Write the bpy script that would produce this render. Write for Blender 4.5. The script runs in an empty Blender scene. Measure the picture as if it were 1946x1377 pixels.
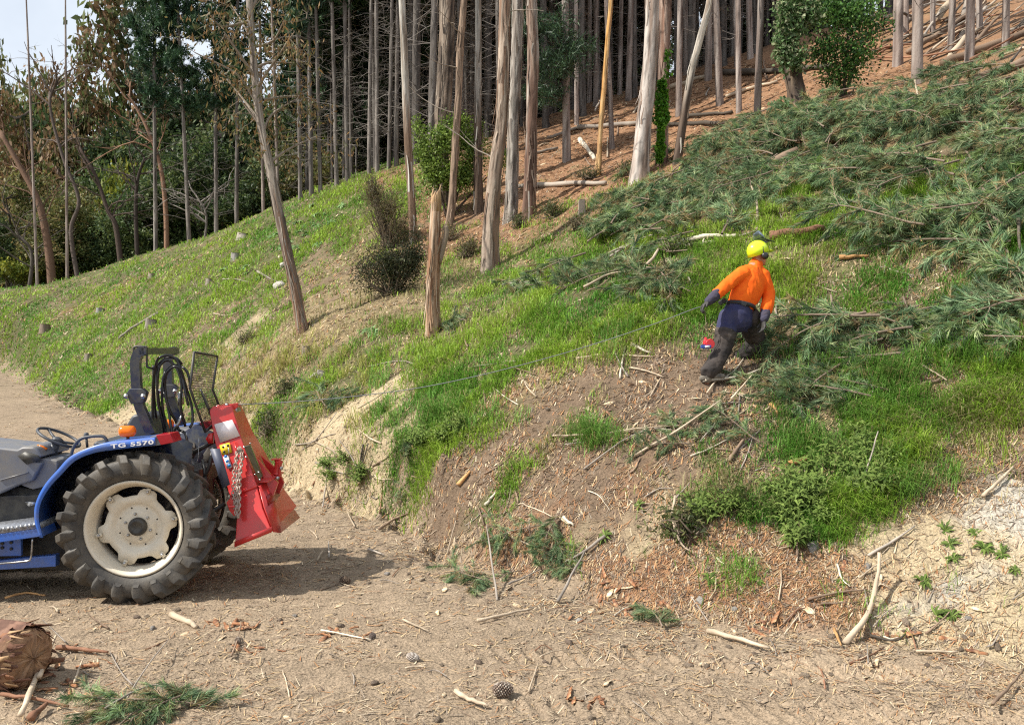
import bpy, math, random
import numpy as np
from mathutils import Vector, Matrix
random.seed(7); rng = np.random.default_rng(7)
sc = bpy.context.scene
R = math.radians
# ---------------------------------------------------------------- camera
H, PITCH, FPX, CX, CY = 2.2, R(1), 1600.0, 973.0, 688.5
cam_d = bpy.data.cameras.new('camera'); cam = bpy.data.objects.new('camera', cam_d)
sc.collection.objects.link(cam); sc.camera = cam
cam_d.sensor_width = 36; cam_d.lens = FPX/1946*36; cam_d.clip_end = 3000; cam_d.clip_start = .05
cam.location = (0, 0, H); cam.rotation_euler = (R(90)-PITCH, 0, 0)
# ---------------------------------------------------------------- sky and sun
SUN = Vector((-1.9, -.55, 2.15)).normalized()
EL = math.asin(SUN.z); AZ = math.atan2(SUN.x, SUN.y)
w = bpy.data.worlds.new('World'); sc.world = w; w.use_nodes = True
nt = w.node_tree; nt.nodes.clear()
wo = nt.nodes.new('ShaderNodeOutputWorld'); bg = nt.nodes.new('ShaderNodeBackground')
sky = nt.nodes.new('ShaderNodeTexSky'); sky.sky_type = 'NISHITA'; sky.sun_disc = False
sky.sun_elevation = EL; sky.sun_rotation = AZ; sky.dust_density = 2.5; sky.air_density = 1.0
# thin bright cloud veil mixed over the sky, by direction
tc = nt.nodes.new('ShaderNodeTexCoord'); no = nt.nodes.new('ShaderNodeTexNoise')
no.inputs['Scale'].default_value = 2.2; no.inputs['Detail'].default_value = 6; no.inputs['Roughness'].default_value = .6
cr = nt.nodes.new('ShaderNodeValToRGB'); cr.color_ramp.elements[0].position = .30; cr.color_ramp.elements[1].position = .62
mx = nt.nodes.new('ShaderNodeMix'); mx.data_type = 'RGBA'
nt.links.new(tc.outputs['Generated'], no.inputs['Vector']); nt.links.new(no.outputs['Fac'], cr.inputs['Fac'])
ml = nt.nodes.new('ShaderNodeMath'); ml.operation = 'MULTIPLY_ADD'; ml.inputs[1].default_value = .35; ml.inputs[2].default_value = .5
nt.links.new(cr.outputs['Color'], ml.inputs[0]); nt.links.new(ml.outputs[0], mx.inputs['Factor'])
nt.links.new(sky.outputs['Color'], mx.inputs['A']); mx.inputs['B'].default_value = (8.6, 9.2, 9.9, 1)
nt.links.new(mx.outputs['Result'], bg.inputs['Color']); bg.inputs['Strength'].default_value = .088
nt.links.new(bg.outputs[0], wo.inputs[0])
sd = bpy.data.lights.new('sun', 'SUN'); so = bpy.data.objects.new('sun', sd); sc.collection.objects.link(so)
sd.energy = 5.0; sd.angle = R(.5); sd.color = (1, .945, .85)
so.rotation_euler = SUN.to_track_quat('Z', 'Y').to_euler(); so.location = (-30, -14, 40)
sc.view_settings.view_transform = 'Standard'; sc.view_settings.look = 'None'
sc.view_settings.exposure = .5; sc.view_settings.gamma = 1
sc.cycles.max_bounces = 6; sc.cycles.diffuse_bounces = 3; sc.cycles.glossy_bounces = 3
sc.cycles.transmission_bounces = 4; sc.cycles.transparent_max_bounces = 8
sc.cycles.use_denoising = False; sc.render.film_transparent = False
sc.cycles.use_adaptive_sampling = True; sc.cycles.adaptive_threshold = .015; sc.cycles.filter_width = 1.2
sc.cycles.sample_clamp_indirect = 6
# ---------------------------------------------------------------- helpers
CP, SP = math.cos(PITCH), math.sin(PITCH)
def ray(px, py):
    a, b = (px-CX)/FPX, -(py-CY)/FPX
    return Vector((a, CP+b*SP, b*CP-SP))
def atz(px, py, zc):          # world point seen at that pixel of the photograph, at axial depth zc
    return Vector((0, 0, H))+ray(px, py)*zc
def to_px(p):
    d = Vector(p)-Vector((0, 0, H)); zc = d.y*CP-d.z*SP
    return CX+FPX*d.x/zc, CY-FPX*(d.y*SP+d.z*CP)/zc, zc
def V(*a): return Vector(a)
def vnoise(x, y, z=None, seed=0):
    x = np.asarray(x, float); y = np.asarray(y, float); z = np.zeros_like(x) if z is None else np.asarray(z, float)
    xi, yi, zi = np.floor(x), np.floor(y), np.floor(z)
    fx, fy, fz = x-xi, y-yi, z-zi
    u, v_, w_ = fx*fx*(3-2*fx), fy*fy*(3-2*fy), fz*fz*(3-2*fz)
    def h(i, j, k):
        n = (i.astype(np.int64)*374761393+j.astype(np.int64)*668265263+k.astype(np.int64)*2147483647+seed*974634777) & 0xffffffff
        n = ((n ^ (n >> 13))*1274126177) & 0xffffffff
        n = ((n ^ (n >> 16))*2246822519) & 0xffffffff
        return ((n ^ (n >> 15)) & 0xffffff)/0xffffff*2-1
    def L(a, b, t): return a+(b-a)*t
    one = 1
    r0 = L(L(h(xi, yi, zi), h(xi+one, yi, zi), u), L(h(xi, yi+one, zi), h(xi+one, yi+one, zi), u), v_)
    if not np.any(fz): return r0
    r1 = L(L(h(xi, yi, zi+1), h(xi+1, yi, zi+1), u), L(h(xi, yi+1, zi+1), h(xi+1, yi+1, zi+1), u), v_)
    return L(r0, r1, w_)
def fbm(x, y, s=1., o=4, seed=0, z=None, g=.5):
    a, t, r = 1., 0., 0.
    for i in range(o):
        r = r+a*vnoise(np.asarray(x)*s+i*17.3, np.asarray(y)*s-i*9.1, None if z is None else np.asarray(z)*s, seed+i); t += a; a *= g; s *= 2.03
    return r/t
def sstep(a, b, x):
    t = np.clip((x-a)/(b-a), 0, 1); return t*t*(3-2*t)

class MB:
    """collects vertices, faces, vertex colours and material slots, then links them as one mesh object"""
    def __init__(s): s.v = []; s.c = []; s.f3 = []; s.f4 = []; s.m3 = []; s.m4 = []; s.n = 0; s.ng = []
    def add(s, v, f, c=(1, 1, 1), m=0):
        v = np.asarray(v, float).reshape(-1, 3); f = np.asarray(f, dtype=np.int64)
        c = np.asarray(c, float)
        if c.ndim == 1: c = np.broadcast_to(c, (len(v), 3))
        s.v.append(v); s.c.append(c)
        if f.size:
            if f.shape[1] == 3: s.f3.append(f+s.n); s.m3.append(np.full(len(f), m))
            else: s.f4.append(f+s.n); s.m4.append(np.full(len(f), m))
        s.n += len(v); return s
    def poly(s, v, c=(1, 1, 1), m=0):     # one n-gon
        v = np.asarray([tuple(q) for q in v], float); k = s.n
        s.v.append(v); s.c.append(np.broadcast_to(np.asarray(c, float), (len(v), 3))); s.ng.append((list(range(k, k+len(v))), m)); s.n += len(v)
    def box(s, c, size, rot=None, col=(1, 1, 1), m=0):
        p = np.array([(x, y, z) for x in (-.5, .5) for y in (-.5, .5) for z in (-.5, .5)])*np.array(size, float)
        if rot is not None: p = p @ np.array(rot.to_3x3()).T
        p = p+np.array(c, float)
        return s.add(p, [(0, 1, 3, 2), (4, 6, 7, 5), (0, 4, 5, 1), (2, 3, 7, 6), (0, 2, 6, 4), (1, 5, 7, 3)], col, m)
    def tube(s, pts, rad, n=8, col=(1, 1, 1), m=0, caps=True, flat=1., ridge=None):
        P = np.array([tuple(p) for p in pts], float); k = len(P); rad = np.broadcast_to(np.asarray(rad, float), (k,))
        T = np.gradient(P, axis=0); T /= np.linalg.norm(T, axis=1)[:, None]+1e-9
        up = np.array((0, 0, 1.)) if abs(T[0][2]) < .9 else np.array((1., 0, 0))
        a = np.cross(T[0], up); a /= np.linalg.norm(a); A = [a]
        for i in range(1, k):
            a = A[-1]-T[i]*np.dot(A[-1], T[i]); a /= np.linalg.norm(a)+1e-9; A.append(a)
        A = np.array(A); B = np.cross(T, A)
        th = np.arange(n)/n*2*math.pi
        rr = rad[:, None]*np.ones(n)
        if ridge is not None: rr = rr*ridge(np.arange(k)[:, None]/max(1, k-1), th[None, :], P)
        v = P[:, None]+rr[..., None]*(np.cos(th)[None, :, None]*A[:, None]+np.sin(th)[None, :, None]*B[:, None]*flat)
        f = []
        i0 = (np.arange(k-1)[:, None]*n+np.arange(n)[None]).ravel(); i1 = (np.arange(k-1)[:, None]*n+(np.arange(n)[None]+1) % n).ravel()
        f = np.stack([i0, i1, i1+n, i0+n], 1)
        v = v.reshape(-1, 3); c = col
        if np.ndim(col) == 2: c = np.repeat(np.asarray(col, float), n, axis=0)
        base = s.n; s.add(v, f, c, m)
        if caps:
            s.ng.append(([base+i for i in range(n)][::-1], m)); s.ng.append(([base+(k-1)*n+i for i in range(n)], m))
        return s
    def sweep(s, o, rings, col=(1, 1, 1), m=0, ax=(0, 0, 1), n=16, caps=True):
        """lathe: rings = [(radius, height)] about axis ax through o"""
        ax = Vector(ax).normalized(); u = ax.orthogonal().normalized(); w_ = ax.cross(u); o = Vector(o)
        th = [2*math.pi*i/n for i in range(n)]
        v = [o+ax*h+(u*math.cos(t)+w_*math.sin(t))*r for r, h in rings for t in th]
        f = [(j*n+i, j*n+(i+1) % n, (j+1)*n+(i+1) % n, (j+1)*n+i) for j in range(len(rings)-1) for i in range(n)]
        base = s.n; s.add([tuple(q) for q in v], f, col, m)
        if caps: s.ng.append(([base+i for i in range(n)][::-1], m)); s.ng.append(([base+(len(rings)-1)*n+i for i in range(n)], m))
        return s
    def prism(s, pa, pb, col=(1, 1, 1), m=0):      # two matching outlines joined into a solid
        n = len(pa); base = s.n
        s.add([tuple(q) for q in list(pa)+list(pb)], [(i, (i+1) % n, n+(i+1) % n, n+i) for i in range(n)], col, m)
        s.ng.append(([base+i for i in range(n)][::-1], m)); s.ng.append(([base+n+i for i in range(n)], m)); return s
    def mesh(s, name, mats, origin=(0, 0, 0), smooth=False):
        me = bpy.data.meshes.new(name)
        v = (np.concatenate(s.v)-np.array(tuple(origin), float)).astype(np.float32); c = np.concatenate(s.c)
        f3 = np.concatenate(s.f3) if s.f3 else np.zeros((0, 3), int); f4 = np.concatenate(s.f4) if s.f4 else np.zeros((0, 4), int)
        m = [np.concatenate(s.m3) if s.m3 else np.zeros(0, int), np.concatenate(s.m4) if s.m4 else np.zeros(0, int), np.array([q[1] for q in s.ng], int)]
        loops = np.concatenate([f3.ravel(), f4.ravel(), np.array([i for q in s.ng for i in q[0]], int)])
        sizes = np.concatenate([np.full(len(f3), 3), np.full(len(f4), 4), np.array([len(q[0]) for q in s.ng], int)]).astype(int)
        st = np.concatenate([[0], np.cumsum(sizes)[:-1]])
        me.vertices.add(len(v)); me.vertices.foreach_set('co', v.ravel())
        me.loops.add(len(loops)); me.loops.foreach_set('vertex_index', loops.astype(np.int32))
        me.polygons.add(len(sizes)); me.polygons.foreach_set('loop_start', st.astype(np.int32)); me.polygons.foreach_set('loop_total', sizes.astype(np.int32))
        me.polygons.foreach_set('material_index', np.concatenate(m).astype(np.int32))
        if smooth: me.polygons.foreach_set('use_smooth', np.ones(len(sizes), bool))
        ca = me.color_attributes.new('col', 'FLOAT_COLOR', 'POINT')
        ca.data.foreach_set('color', np.concatenate([c, np.ones((len(c), 1))], 1).astype(np.float32).ravel())
        for mt in (mats if isinstance(mats, (list, tuple)) else [mats]): me.materials.append(mt)
        me.update(); me.validate(clean_customdata=False)
        return me
    def build(s, name, mats, parent=None, origin=None, smooth=False):
        if origin is None: origin = parent_loc(parent)
        o = bpy.data.objects.new(name, s.mesh(name, mats, origin, smooth)); sc.collection.objects.link(o)
        if parent is not None: o.parent = parent
        else: o.location = origin
        return o
def parent_loc(p):
    l = Vector((0, 0, 0))
    while p is not None: l = l+p.location; p = p.parent
    return l
def tag(o, label=None, cat=None, group=None, kind=None):
    if label: o['label'] = label
    if cat: o['category'] = cat
    if group: o['group'] = group
    if kind: o['kind'] = kind
    return o
def thing(name, label, cat, loc=(0, 0, 0), group=None, rz=0):
    o = bpy.data.objects.new(name, None); sc.collection.objects.link(o); o.location = loc; o.rotation_euler = (0, 0, rz)
    o.empty_display_size = .1
    return tag(o, label, cat, group)
def copy_tree(o, parent=None):
    c = o.copy(); sc.collection.objects.link(c)
    if parent is not None: c.parent = parent
    for ch in o.children: copy_tree(ch, c)
    return c
def rots(rx, ry, rz): return Matrix.Rotation(rz, 4, 'Z') @ Matrix.Rotation(ry, 4, 'Y') @ Matrix.Rotation(rx, 4, 'X')
def smooth_path(pts, k=6):
    P = np.array([tuple(p) for p in pts], float); n = len(P)
    if n < 3: return np.array([P[0]+(P[1]-P[0])*t for t in np.linspace(0, 1, k+1)])
    E = np.vstack([2*P[0]-P[1], P, 2*P[-1]-P[-2]]); out = []
    for i in range(1, n):
        for t in np.arange(k)/k:
            a, b, c_, d = E[i-1], E[i], E[i+1], E[i+2]
            out.append(.5*((2*b)+(-a+c_)*t+(2*a-5*b+4*c_-d)*t*t+(-a+3*b-3*c_+d)*t**3))
    out.append(P[-1]); return np.array(out)

# ---------------------------------------------------------------- materials
def mat(name, col=(.5, .5, .5), rough=.7, metal=0., vcol=False, noise=None, bump=None, rnd=0., spec=.5, stretch=(1, 1, 1), transl=0., coat=0., noise2=None, hue=0.):
    """noise = (scale, other colour, contrast); bump = (scale, distance); rnd = brightness spread between copies"""
    m = bpy.data.materials.new(name); m.use_nodes = True; t = m.node_tree; N = t.nodes; Lk = t.links
    b = N['Principled BSDF']; b.inputs['Roughness'].default_value = rough; b.inputs['Metallic'].default_value = metal
    b.inputs['Specular IOR Level'].default_value = spec
    if coat: b.inputs['Coat Weight'].default_value = coat; b.inputs['Coat Roughness'].default_value = .08
    def mixrgb(bt='MIX', fac=None):
        q = N.new('ShaderNodeMix'); q.data_type = 'RGBA'; q.blend_type = bt
        if fac is not None: q.inputs['Factor'].default_value = fac
        return q
    co = N.new('ShaderNodeTexCoord'); mp = N.new('ShaderNodeMapping'); mp.inputs['Scale'].default_value = stretch
    Lk.new(co.outputs['Object'], mp.inputs['Vector'])
    if vcol:
        a = N.new('ShaderNodeAttribute'); a.attribute_name = 'col'; cur = a.outputs['Color']
        q = mixrgb('MULTIPLY', 1); Lk.new(cur, q.inputs['A']); q.inputs['B'].default_value = (*col, 1); cur = q.outputs['Result']
    else:
        rg = N.new('ShaderNodeRGB'); rg.outputs[0].default_value = (*col, 1); cur = rg.outputs[0]
    for nz in (noise, noise2):
        if not nz: continue
        x = N.new('ShaderNodeTexNoise'); x.inputs['Scale'].default_value = nz[0]; x.inputs['Detail'].default_value = 6; x.inputs['Roughness'].default_value = .65
        Lk.new(mp.outputs[0], x.inputs['Vector'])
        rp = N.new('ShaderNodeValToRGB'); k = nz[2]; rp.color_ramp.elements[0].position = .5-k; rp.color_ramp.elements[1].position = .5+k
        Lk.new(x.outputs['Fac'], rp.inputs['Fac']); q = mixrgb(); Lk.new(rp.outputs[0], q.inputs['Factor']); Lk.new(cur, q.inputs['A'])
        q.inputs['B'].default_value = (*nz[1], 1); cur = q.outputs['Result']
    if rnd:
        oi = N.new('ShaderNodeObjectInfo'); mr = N.new('ShaderNodeMapRange'); mr.inputs['To Min'].default_value = 1-rnd; mr.inputs['To Max'].default_value = 1+rnd
        Lk.new(oi.outputs['Random'], mr.inputs['Value']); hs = N.new('ShaderNodeHueSaturation'); Lk.new(mr.outputs[0], hs.inputs['Value']); Lk.new(cur, hs.inputs['Color']); cur = hs.outputs[0]
    Lk.new(cur, b.inputs['Base Color'])
    if bump:
        x = N.new('ShaderNodeTexNoise'); x.inputs['Scale'].default_value = bump[0]; x.inputs['Detail'].default_value = 5; Lk.new(mp.outputs[0], x.inputs['Vector'])
        bp = N.new('ShaderNodeBump'); bp.inputs['Strength'].default_value = 1; bp.inputs['Distance'].default_value = bump[1]
        Lk.new(x.outputs['Fac'], bp.inputs['Height']); Lk.new(bp.outputs[0], b.inputs['Normal'])
    if transl:
        tr = N.new('ShaderNodeBsdfTranslucent'); Lk.new(cur, tr.inputs['Color']); ms = N.new('ShaderNodeMixShader'); ms.inputs[0].default_value = transl
        Lk.new(b.outputs[0], ms.inputs[1]); Lk.new(tr.outputs[0], ms.inputs[2]); Lk.new(ms.outputs[0], N['Material Output'].inputs[0])
    return m
# ---------------------------------------------------------------- terrain
TOE = [(2600, 1400), (2300, 1340), (1946, 1275), (1700, 1235), (1450, 1205), (1250, 1172), (1050, 1125), (880, 1075), (740, 1000), (640, 962), (540, 930), (440, 880), (300, 835), (200, 800), (120, 775), (60, 730), (0, 700), (-260, 672), (-600, 660)]
def track_z(y): return .06*(np.sqrt((np.asarray(y, float)-11.5)**2+4)+(np.asarray(y, float)-11.5))/2
def on0(px, py):
    r = ray(px, py); lo, hi = 1., 60.
    for i in range(50):
        t = (lo+hi)/2
        if H+r.z*t > track_z(r.y*t): lo = t
        else: hi = t
    return Vector((0, 0, H))+r*t
TP = np.array([tuple(on0(*p))[:2] for p in TOE])
# width of the cut face along the toe
TW = np.interp(np.arange(len(TOE)), [0, 5, 6, 7, 8, 9, 11, 13, 15, 18], [.35, .35, .4, .5, .55, .5, .45, .5, .8, 1.2])
def toe_dist(x, y):
    """signed distance to the toe of the bank (positive uphill) and the face width there"""
    x = np.asarray(x, float); y = np.asarray(y, float); best = np.full(x.shape, 1e9); sg = np.zeros(x.shape); w_ = np.ones(x.shape)
    for i in range(len(TP)-1):
        a, b = TP[i], TP[i+1]; d = b-a; L = d@d
        t = np.clip(((x-a[0])*d[0]+(y-a[1])*d[1])/L, 0, 1)
        qx, qy = a[0]+t*d[0], a[1]+t*d[1]; D = np.hypot(x-qx, y-qy)
        s_ = np.sign(d[0]*(y-a[1])-d[1]*(x-a[0]))     # toe runs right to left: uphill is the right-hand side
        m_ = D < best; best = np.where(m_, D, best); sg = np.where(m_, -s_, sg); w_ = np.where(m_, TW[i]+(TW[i+1]-TW[i])*t, w_)
    return best*sg, w_
CTL = [(0, 550, 40), (250, 490, 38), (500, 402, 34), (770, 322, 30), (578, 625, 17), (822, 635, 14), (925, 510, 19), (1005, 412, 22), (1220, 338, 19.5),
 (1080, 305, 27), (1370, 200, 28), (1519, 203, 19.5), (1743, 155, 21), (1946, 75, 22), (1946, 300, 12.2), (1946, 650, 8.7), (1946, 900, 7.3), (1700, 500, 10.6),
 (1700, 800, 8.2), (1500, 950, 7.6), (1200, 700, 9.5), (1100, 900, 8.55), (1000, 600, 12), (820, 800, 10.8), (600, 700, 14.5), (300, 640, 25), (100, 650, 30), (0, 640, 33),
 (620, 800, 12.6), (740, 872, 10.7), (1345, 735, 9.0), (1392, 702, 9.6), (1200, 170, 36), (1000, 232, 35), (1550, 90, 30), (1345, 450, 12.8), (1600, 330, 14.7),
 (500, 785, 14.6), (1300, 1000, 7.55), (1000, 1000, 8.4), (1800, 1000, 7.05), (350, 480, 34), (700, 420, 26), (450, 560, 25), (1200, 500, 15), (300, 790, 19.5)]
cp = [tuple(atz(*c)) for c in CTL]
cp += [(-38, 54, 1), (-20, 52, 3), (-8, 48, 6.8), (-28, 40, 5.), (-50, 40, 1), (8, 52, 15), (22, 52, 22), (30, 25, 16), (15, 10, 8.), (11, 4, 4), (20, 0, 5), (45, 45, 28), (-40, 62, -4), (-12, 66, 2), (12, 66, 16), (35, 62, 30), (52, 20, 26), (7, 6.5, 2.6)]
cp += [(TP[i][0], TP[i][1], -.02) for i in range(0, 8)]
cp = np.array(cp)
def tps_fit(P):
    n = len(P); r = np.hypot(P[:, None, 0]-P[None, :, 0], P[:, None, 1]-P[None, :, 1])
    K = np.where(r > 0, r*r*np.log(r+1e-12), 0)+np.eye(n)*.15
    Q = np.c_[np.ones(n), P[:, :2]]; A = np.zeros((n+3, n+3)); A[:n, :n] = K; A[:n, n:] = Q; A[n:, :n] = Q.T
    return np.linalg.solve(A, np.r_[P[:, 2], 0, 0, 0])
TPSW = tps_fit(cp)
def tps(x, y):
    r = TPSW[-3]+TPSW[-2]*x+TPSW[-1]*y
    for w_, p in zip(TPSW[:-3], cp):
        q = (x-p[0])**2+(y-p[1])**2; r = r+w_*.5*q*np.log(q+1e-12)
    return r
def far_z(x, y):
    az = np.arctan2(x, y); d = np.hypot(x, y)
    right = sstep(-.05, .45, az)
    zl = -6+sstep(60, 95, d)*1.+sstep(140, 330, d)*(17+8*np.sin(az*9+1.))+3*fbm(x, y, .012, 3, 5)
    return zl*(1-right)+(10+d*.28)*right
def base_z(x, y):
    x = np.asarray(x, float); y = np.asarray(y, float)
    hz = tps(np.clip(x, -55, 60), np.clip(y, -5, 70))
    d = np.hypot(x, y); dd, w_ = toe_dist(x, y)
    f = sstep(58, 85, d); hz = hz*(1-f)+far_z(x, y)*f
    wob = .10*fbm(x, y, 1.6, 3, 11)
    k = sstep(0, 1, np.clip((dd+wob)/w_, 0, 1))
    k = np.where(w_ < .75, sstep(0., 1., k), k)
    tr = track_z(y)+.02*fbm(x, y, .5, 2, 3)
    side = sstep(-1.5, -6, dd)            # below the track the ground falls away gently on the valley side
    back = np.where(y > 40, sstep(40, 60, y), 0)*-4.
    return tr*(1-k)+hz*k+back*(1-k)
def detail_z(x, y):
    """clods, ruts, tufts: the small relief"""
    dd, w_ = toe_dist(x, y); d = np.hypot(x, y); near = 1-sstep(18, 40, d)
    on = sstep(-.1, .5, dd)
    n1 = fbm(x, y, 2.2, 4, 21)*.05; n2 = fbm(x, y, 9, 3, 31, g=.6); n3 = fbm(x, y, 26, 2, 41)
    face = np.exp(-((dd-w_*.5)/(w_*.6))**2)*(w_ < 1.4)
    rill = (fbm(x*5, y*2.2, 1.2, 4, 51, g=.6)*.20+fbm(x*2, y*2, 2.5, 3, 52)*.12)*face*(x < -.6)
    cl = np.maximum(0, n2)**1.5*.05+n3*.006
    z = n1*(.35+on*1.3)+cl*(.75+.5*on)*near+rill
    # tyre prints pressed across the track, chevron bars either side of each rut
    tm = np.exp(-((y-(5.85-.12*(x-1.2)))/.17)**4)+np.exp(-((y-(5.15-.08*x))/.15)**4)*.9
    tm = tm*(1-sstep(-.2, .1, dd))*sstep(-.5, .6, x)*(.5+.5*np.clip(fbm(x, y, 1.1, 2, 61)*3+.4, 0, 1))
    z = z*(1-.5*tm)-tm*.030+tm*.030*(np.tanh(2*np.sin(x*2*math.pi/.11+(y-5.75)*16))+.4*n2)
    # the scraped gully where logs slid down
    gy = y-(8.85+.16*(x+.6)); g = np.exp(-(gy/.42)**2)*sstep(-1.2, -.6, x)*(1-sstep(1.6, 2.4, x)); z = z-g*.12+g*n2*.03
    return z
def ground_z(x, y):
    return base_z(x, y)+detail_z(x, y)
def gz(x, y): return float(ground_z(np.array([x]), np.array([y]))[0])

# non-uniform grid: fine where the camera is, coarse far away
def axis(segs):
    out = [segs[0][0]]
    for a, b, s0, s1 in segs:
        p = a
        while p < b-1e-6:
            t = (p-a)/(b-a); p = p+s0+(s1-s0)*t; out.append(min(p, b))
    return np.unique(np.round(out, 4))
GX = axis([(-700, -100, 40, 14), (-100, -35, 9, 1.6), (-35, -14, .5, .1), (-14, -5, .08, .028), (-5, 5.5, .024, .024), (5.5, 14, .03, .2), (14, 45, .25, 1.6), (45, 120, 2, 14), (120, 700, 16, 50)])
GY = axis([(-60, -2, 10, 1.), (-2, 3.6, .5, .06), (3.6, 10.5, .022, .027), (10.5, 18, .03, .06), (18, 42, .065, .3), (42, 80, .4, 3), (80, 200, 4, 14), (200, 900, 16, 50)])
XX, YY = np.meshgrid(GX, GY); ZZ = ground_z(XX.ravel(), YY.ravel()).reshape(XX.shape)
def gh(x, y):                 # bilinear height of the built mesh
    x = np.asarray(x, float); y = np.asarray(y, float)
    i = np.clip(np.searchsorted(GX, x)-1, 0, len(GX)-2); j = np.clip(np.searchsorted(GY, y)-1, 0, len(GY)-2)
    u = np.clip((x-GX[i])/(GX[i+1]-GX[i]), 0, 1); v_ = np.clip((y-GY[j])/(GY[j+1]-GY[j]), 0, 1)
    return (ZZ[j, i]*(1-u)+ZZ[j, i+1]*u)*(1-v_)+(ZZ[j+1, i]*(1-u)+ZZ[j+1, i+1]*u)*v_
def ghs(x, y): return float(gh(np.array([x]), np.array([y]))[0])
def hit(px, py, tmax=90.):    # where the ray through that pixel first meets the ground
    r = ray(px, py); t = np.arange(4.5, tmax, .04); x, y, z = r.x*t, r.y*t, H+r.z*t
    below = np.nonzero(z < gh(x, y))[0]
    k = below[0] if len(below) else len(t)-1
    return Vector((x[k], y[k], ghs(x[k], y[k])))
def hits(P, tmax=70.):        # many pixels at once
    P = np.asarray(P, float); a = (P[:, 0]-CX)/FPX; b = -(P[:, 1]-CY)/FPX
    rx, ry, rz = a, CP+b*SP, b*CP-SP; t = 4.4*np.ones(len(P)); done = np.zeros(len(P), bool)
    while t.min() < tmax and not done.all():
        z = H+rz*t; g = gh(rx*t, ry*t); done |= z < g
        t = np.where(done, t, t+np.maximum(.03, .35*(z-g))); t = np.minimum(t, tmax+1)
        if (t[~done] > tmax).all(): break
    return np.c_[rx*t, ry*t, gh(rx*t, ry*t)], done
# --- zones: what covers the ground, as patches with world centres and radii
ZN = {'green': 0, 'dry': 1, 'clay': 2, 'soil': 3, 'needle': 4, 'dust': 5}
ZC = {'green': (.105, .105, .045), 'dry': (.24, .185, .105), 'clay': (.40, .32, .205), 'soil': (.175, .125, .085), 'needle': (.265, .150, .085), 'dust': (.285, .218, .152), 'grey': (.36, .33, .28)}
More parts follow.
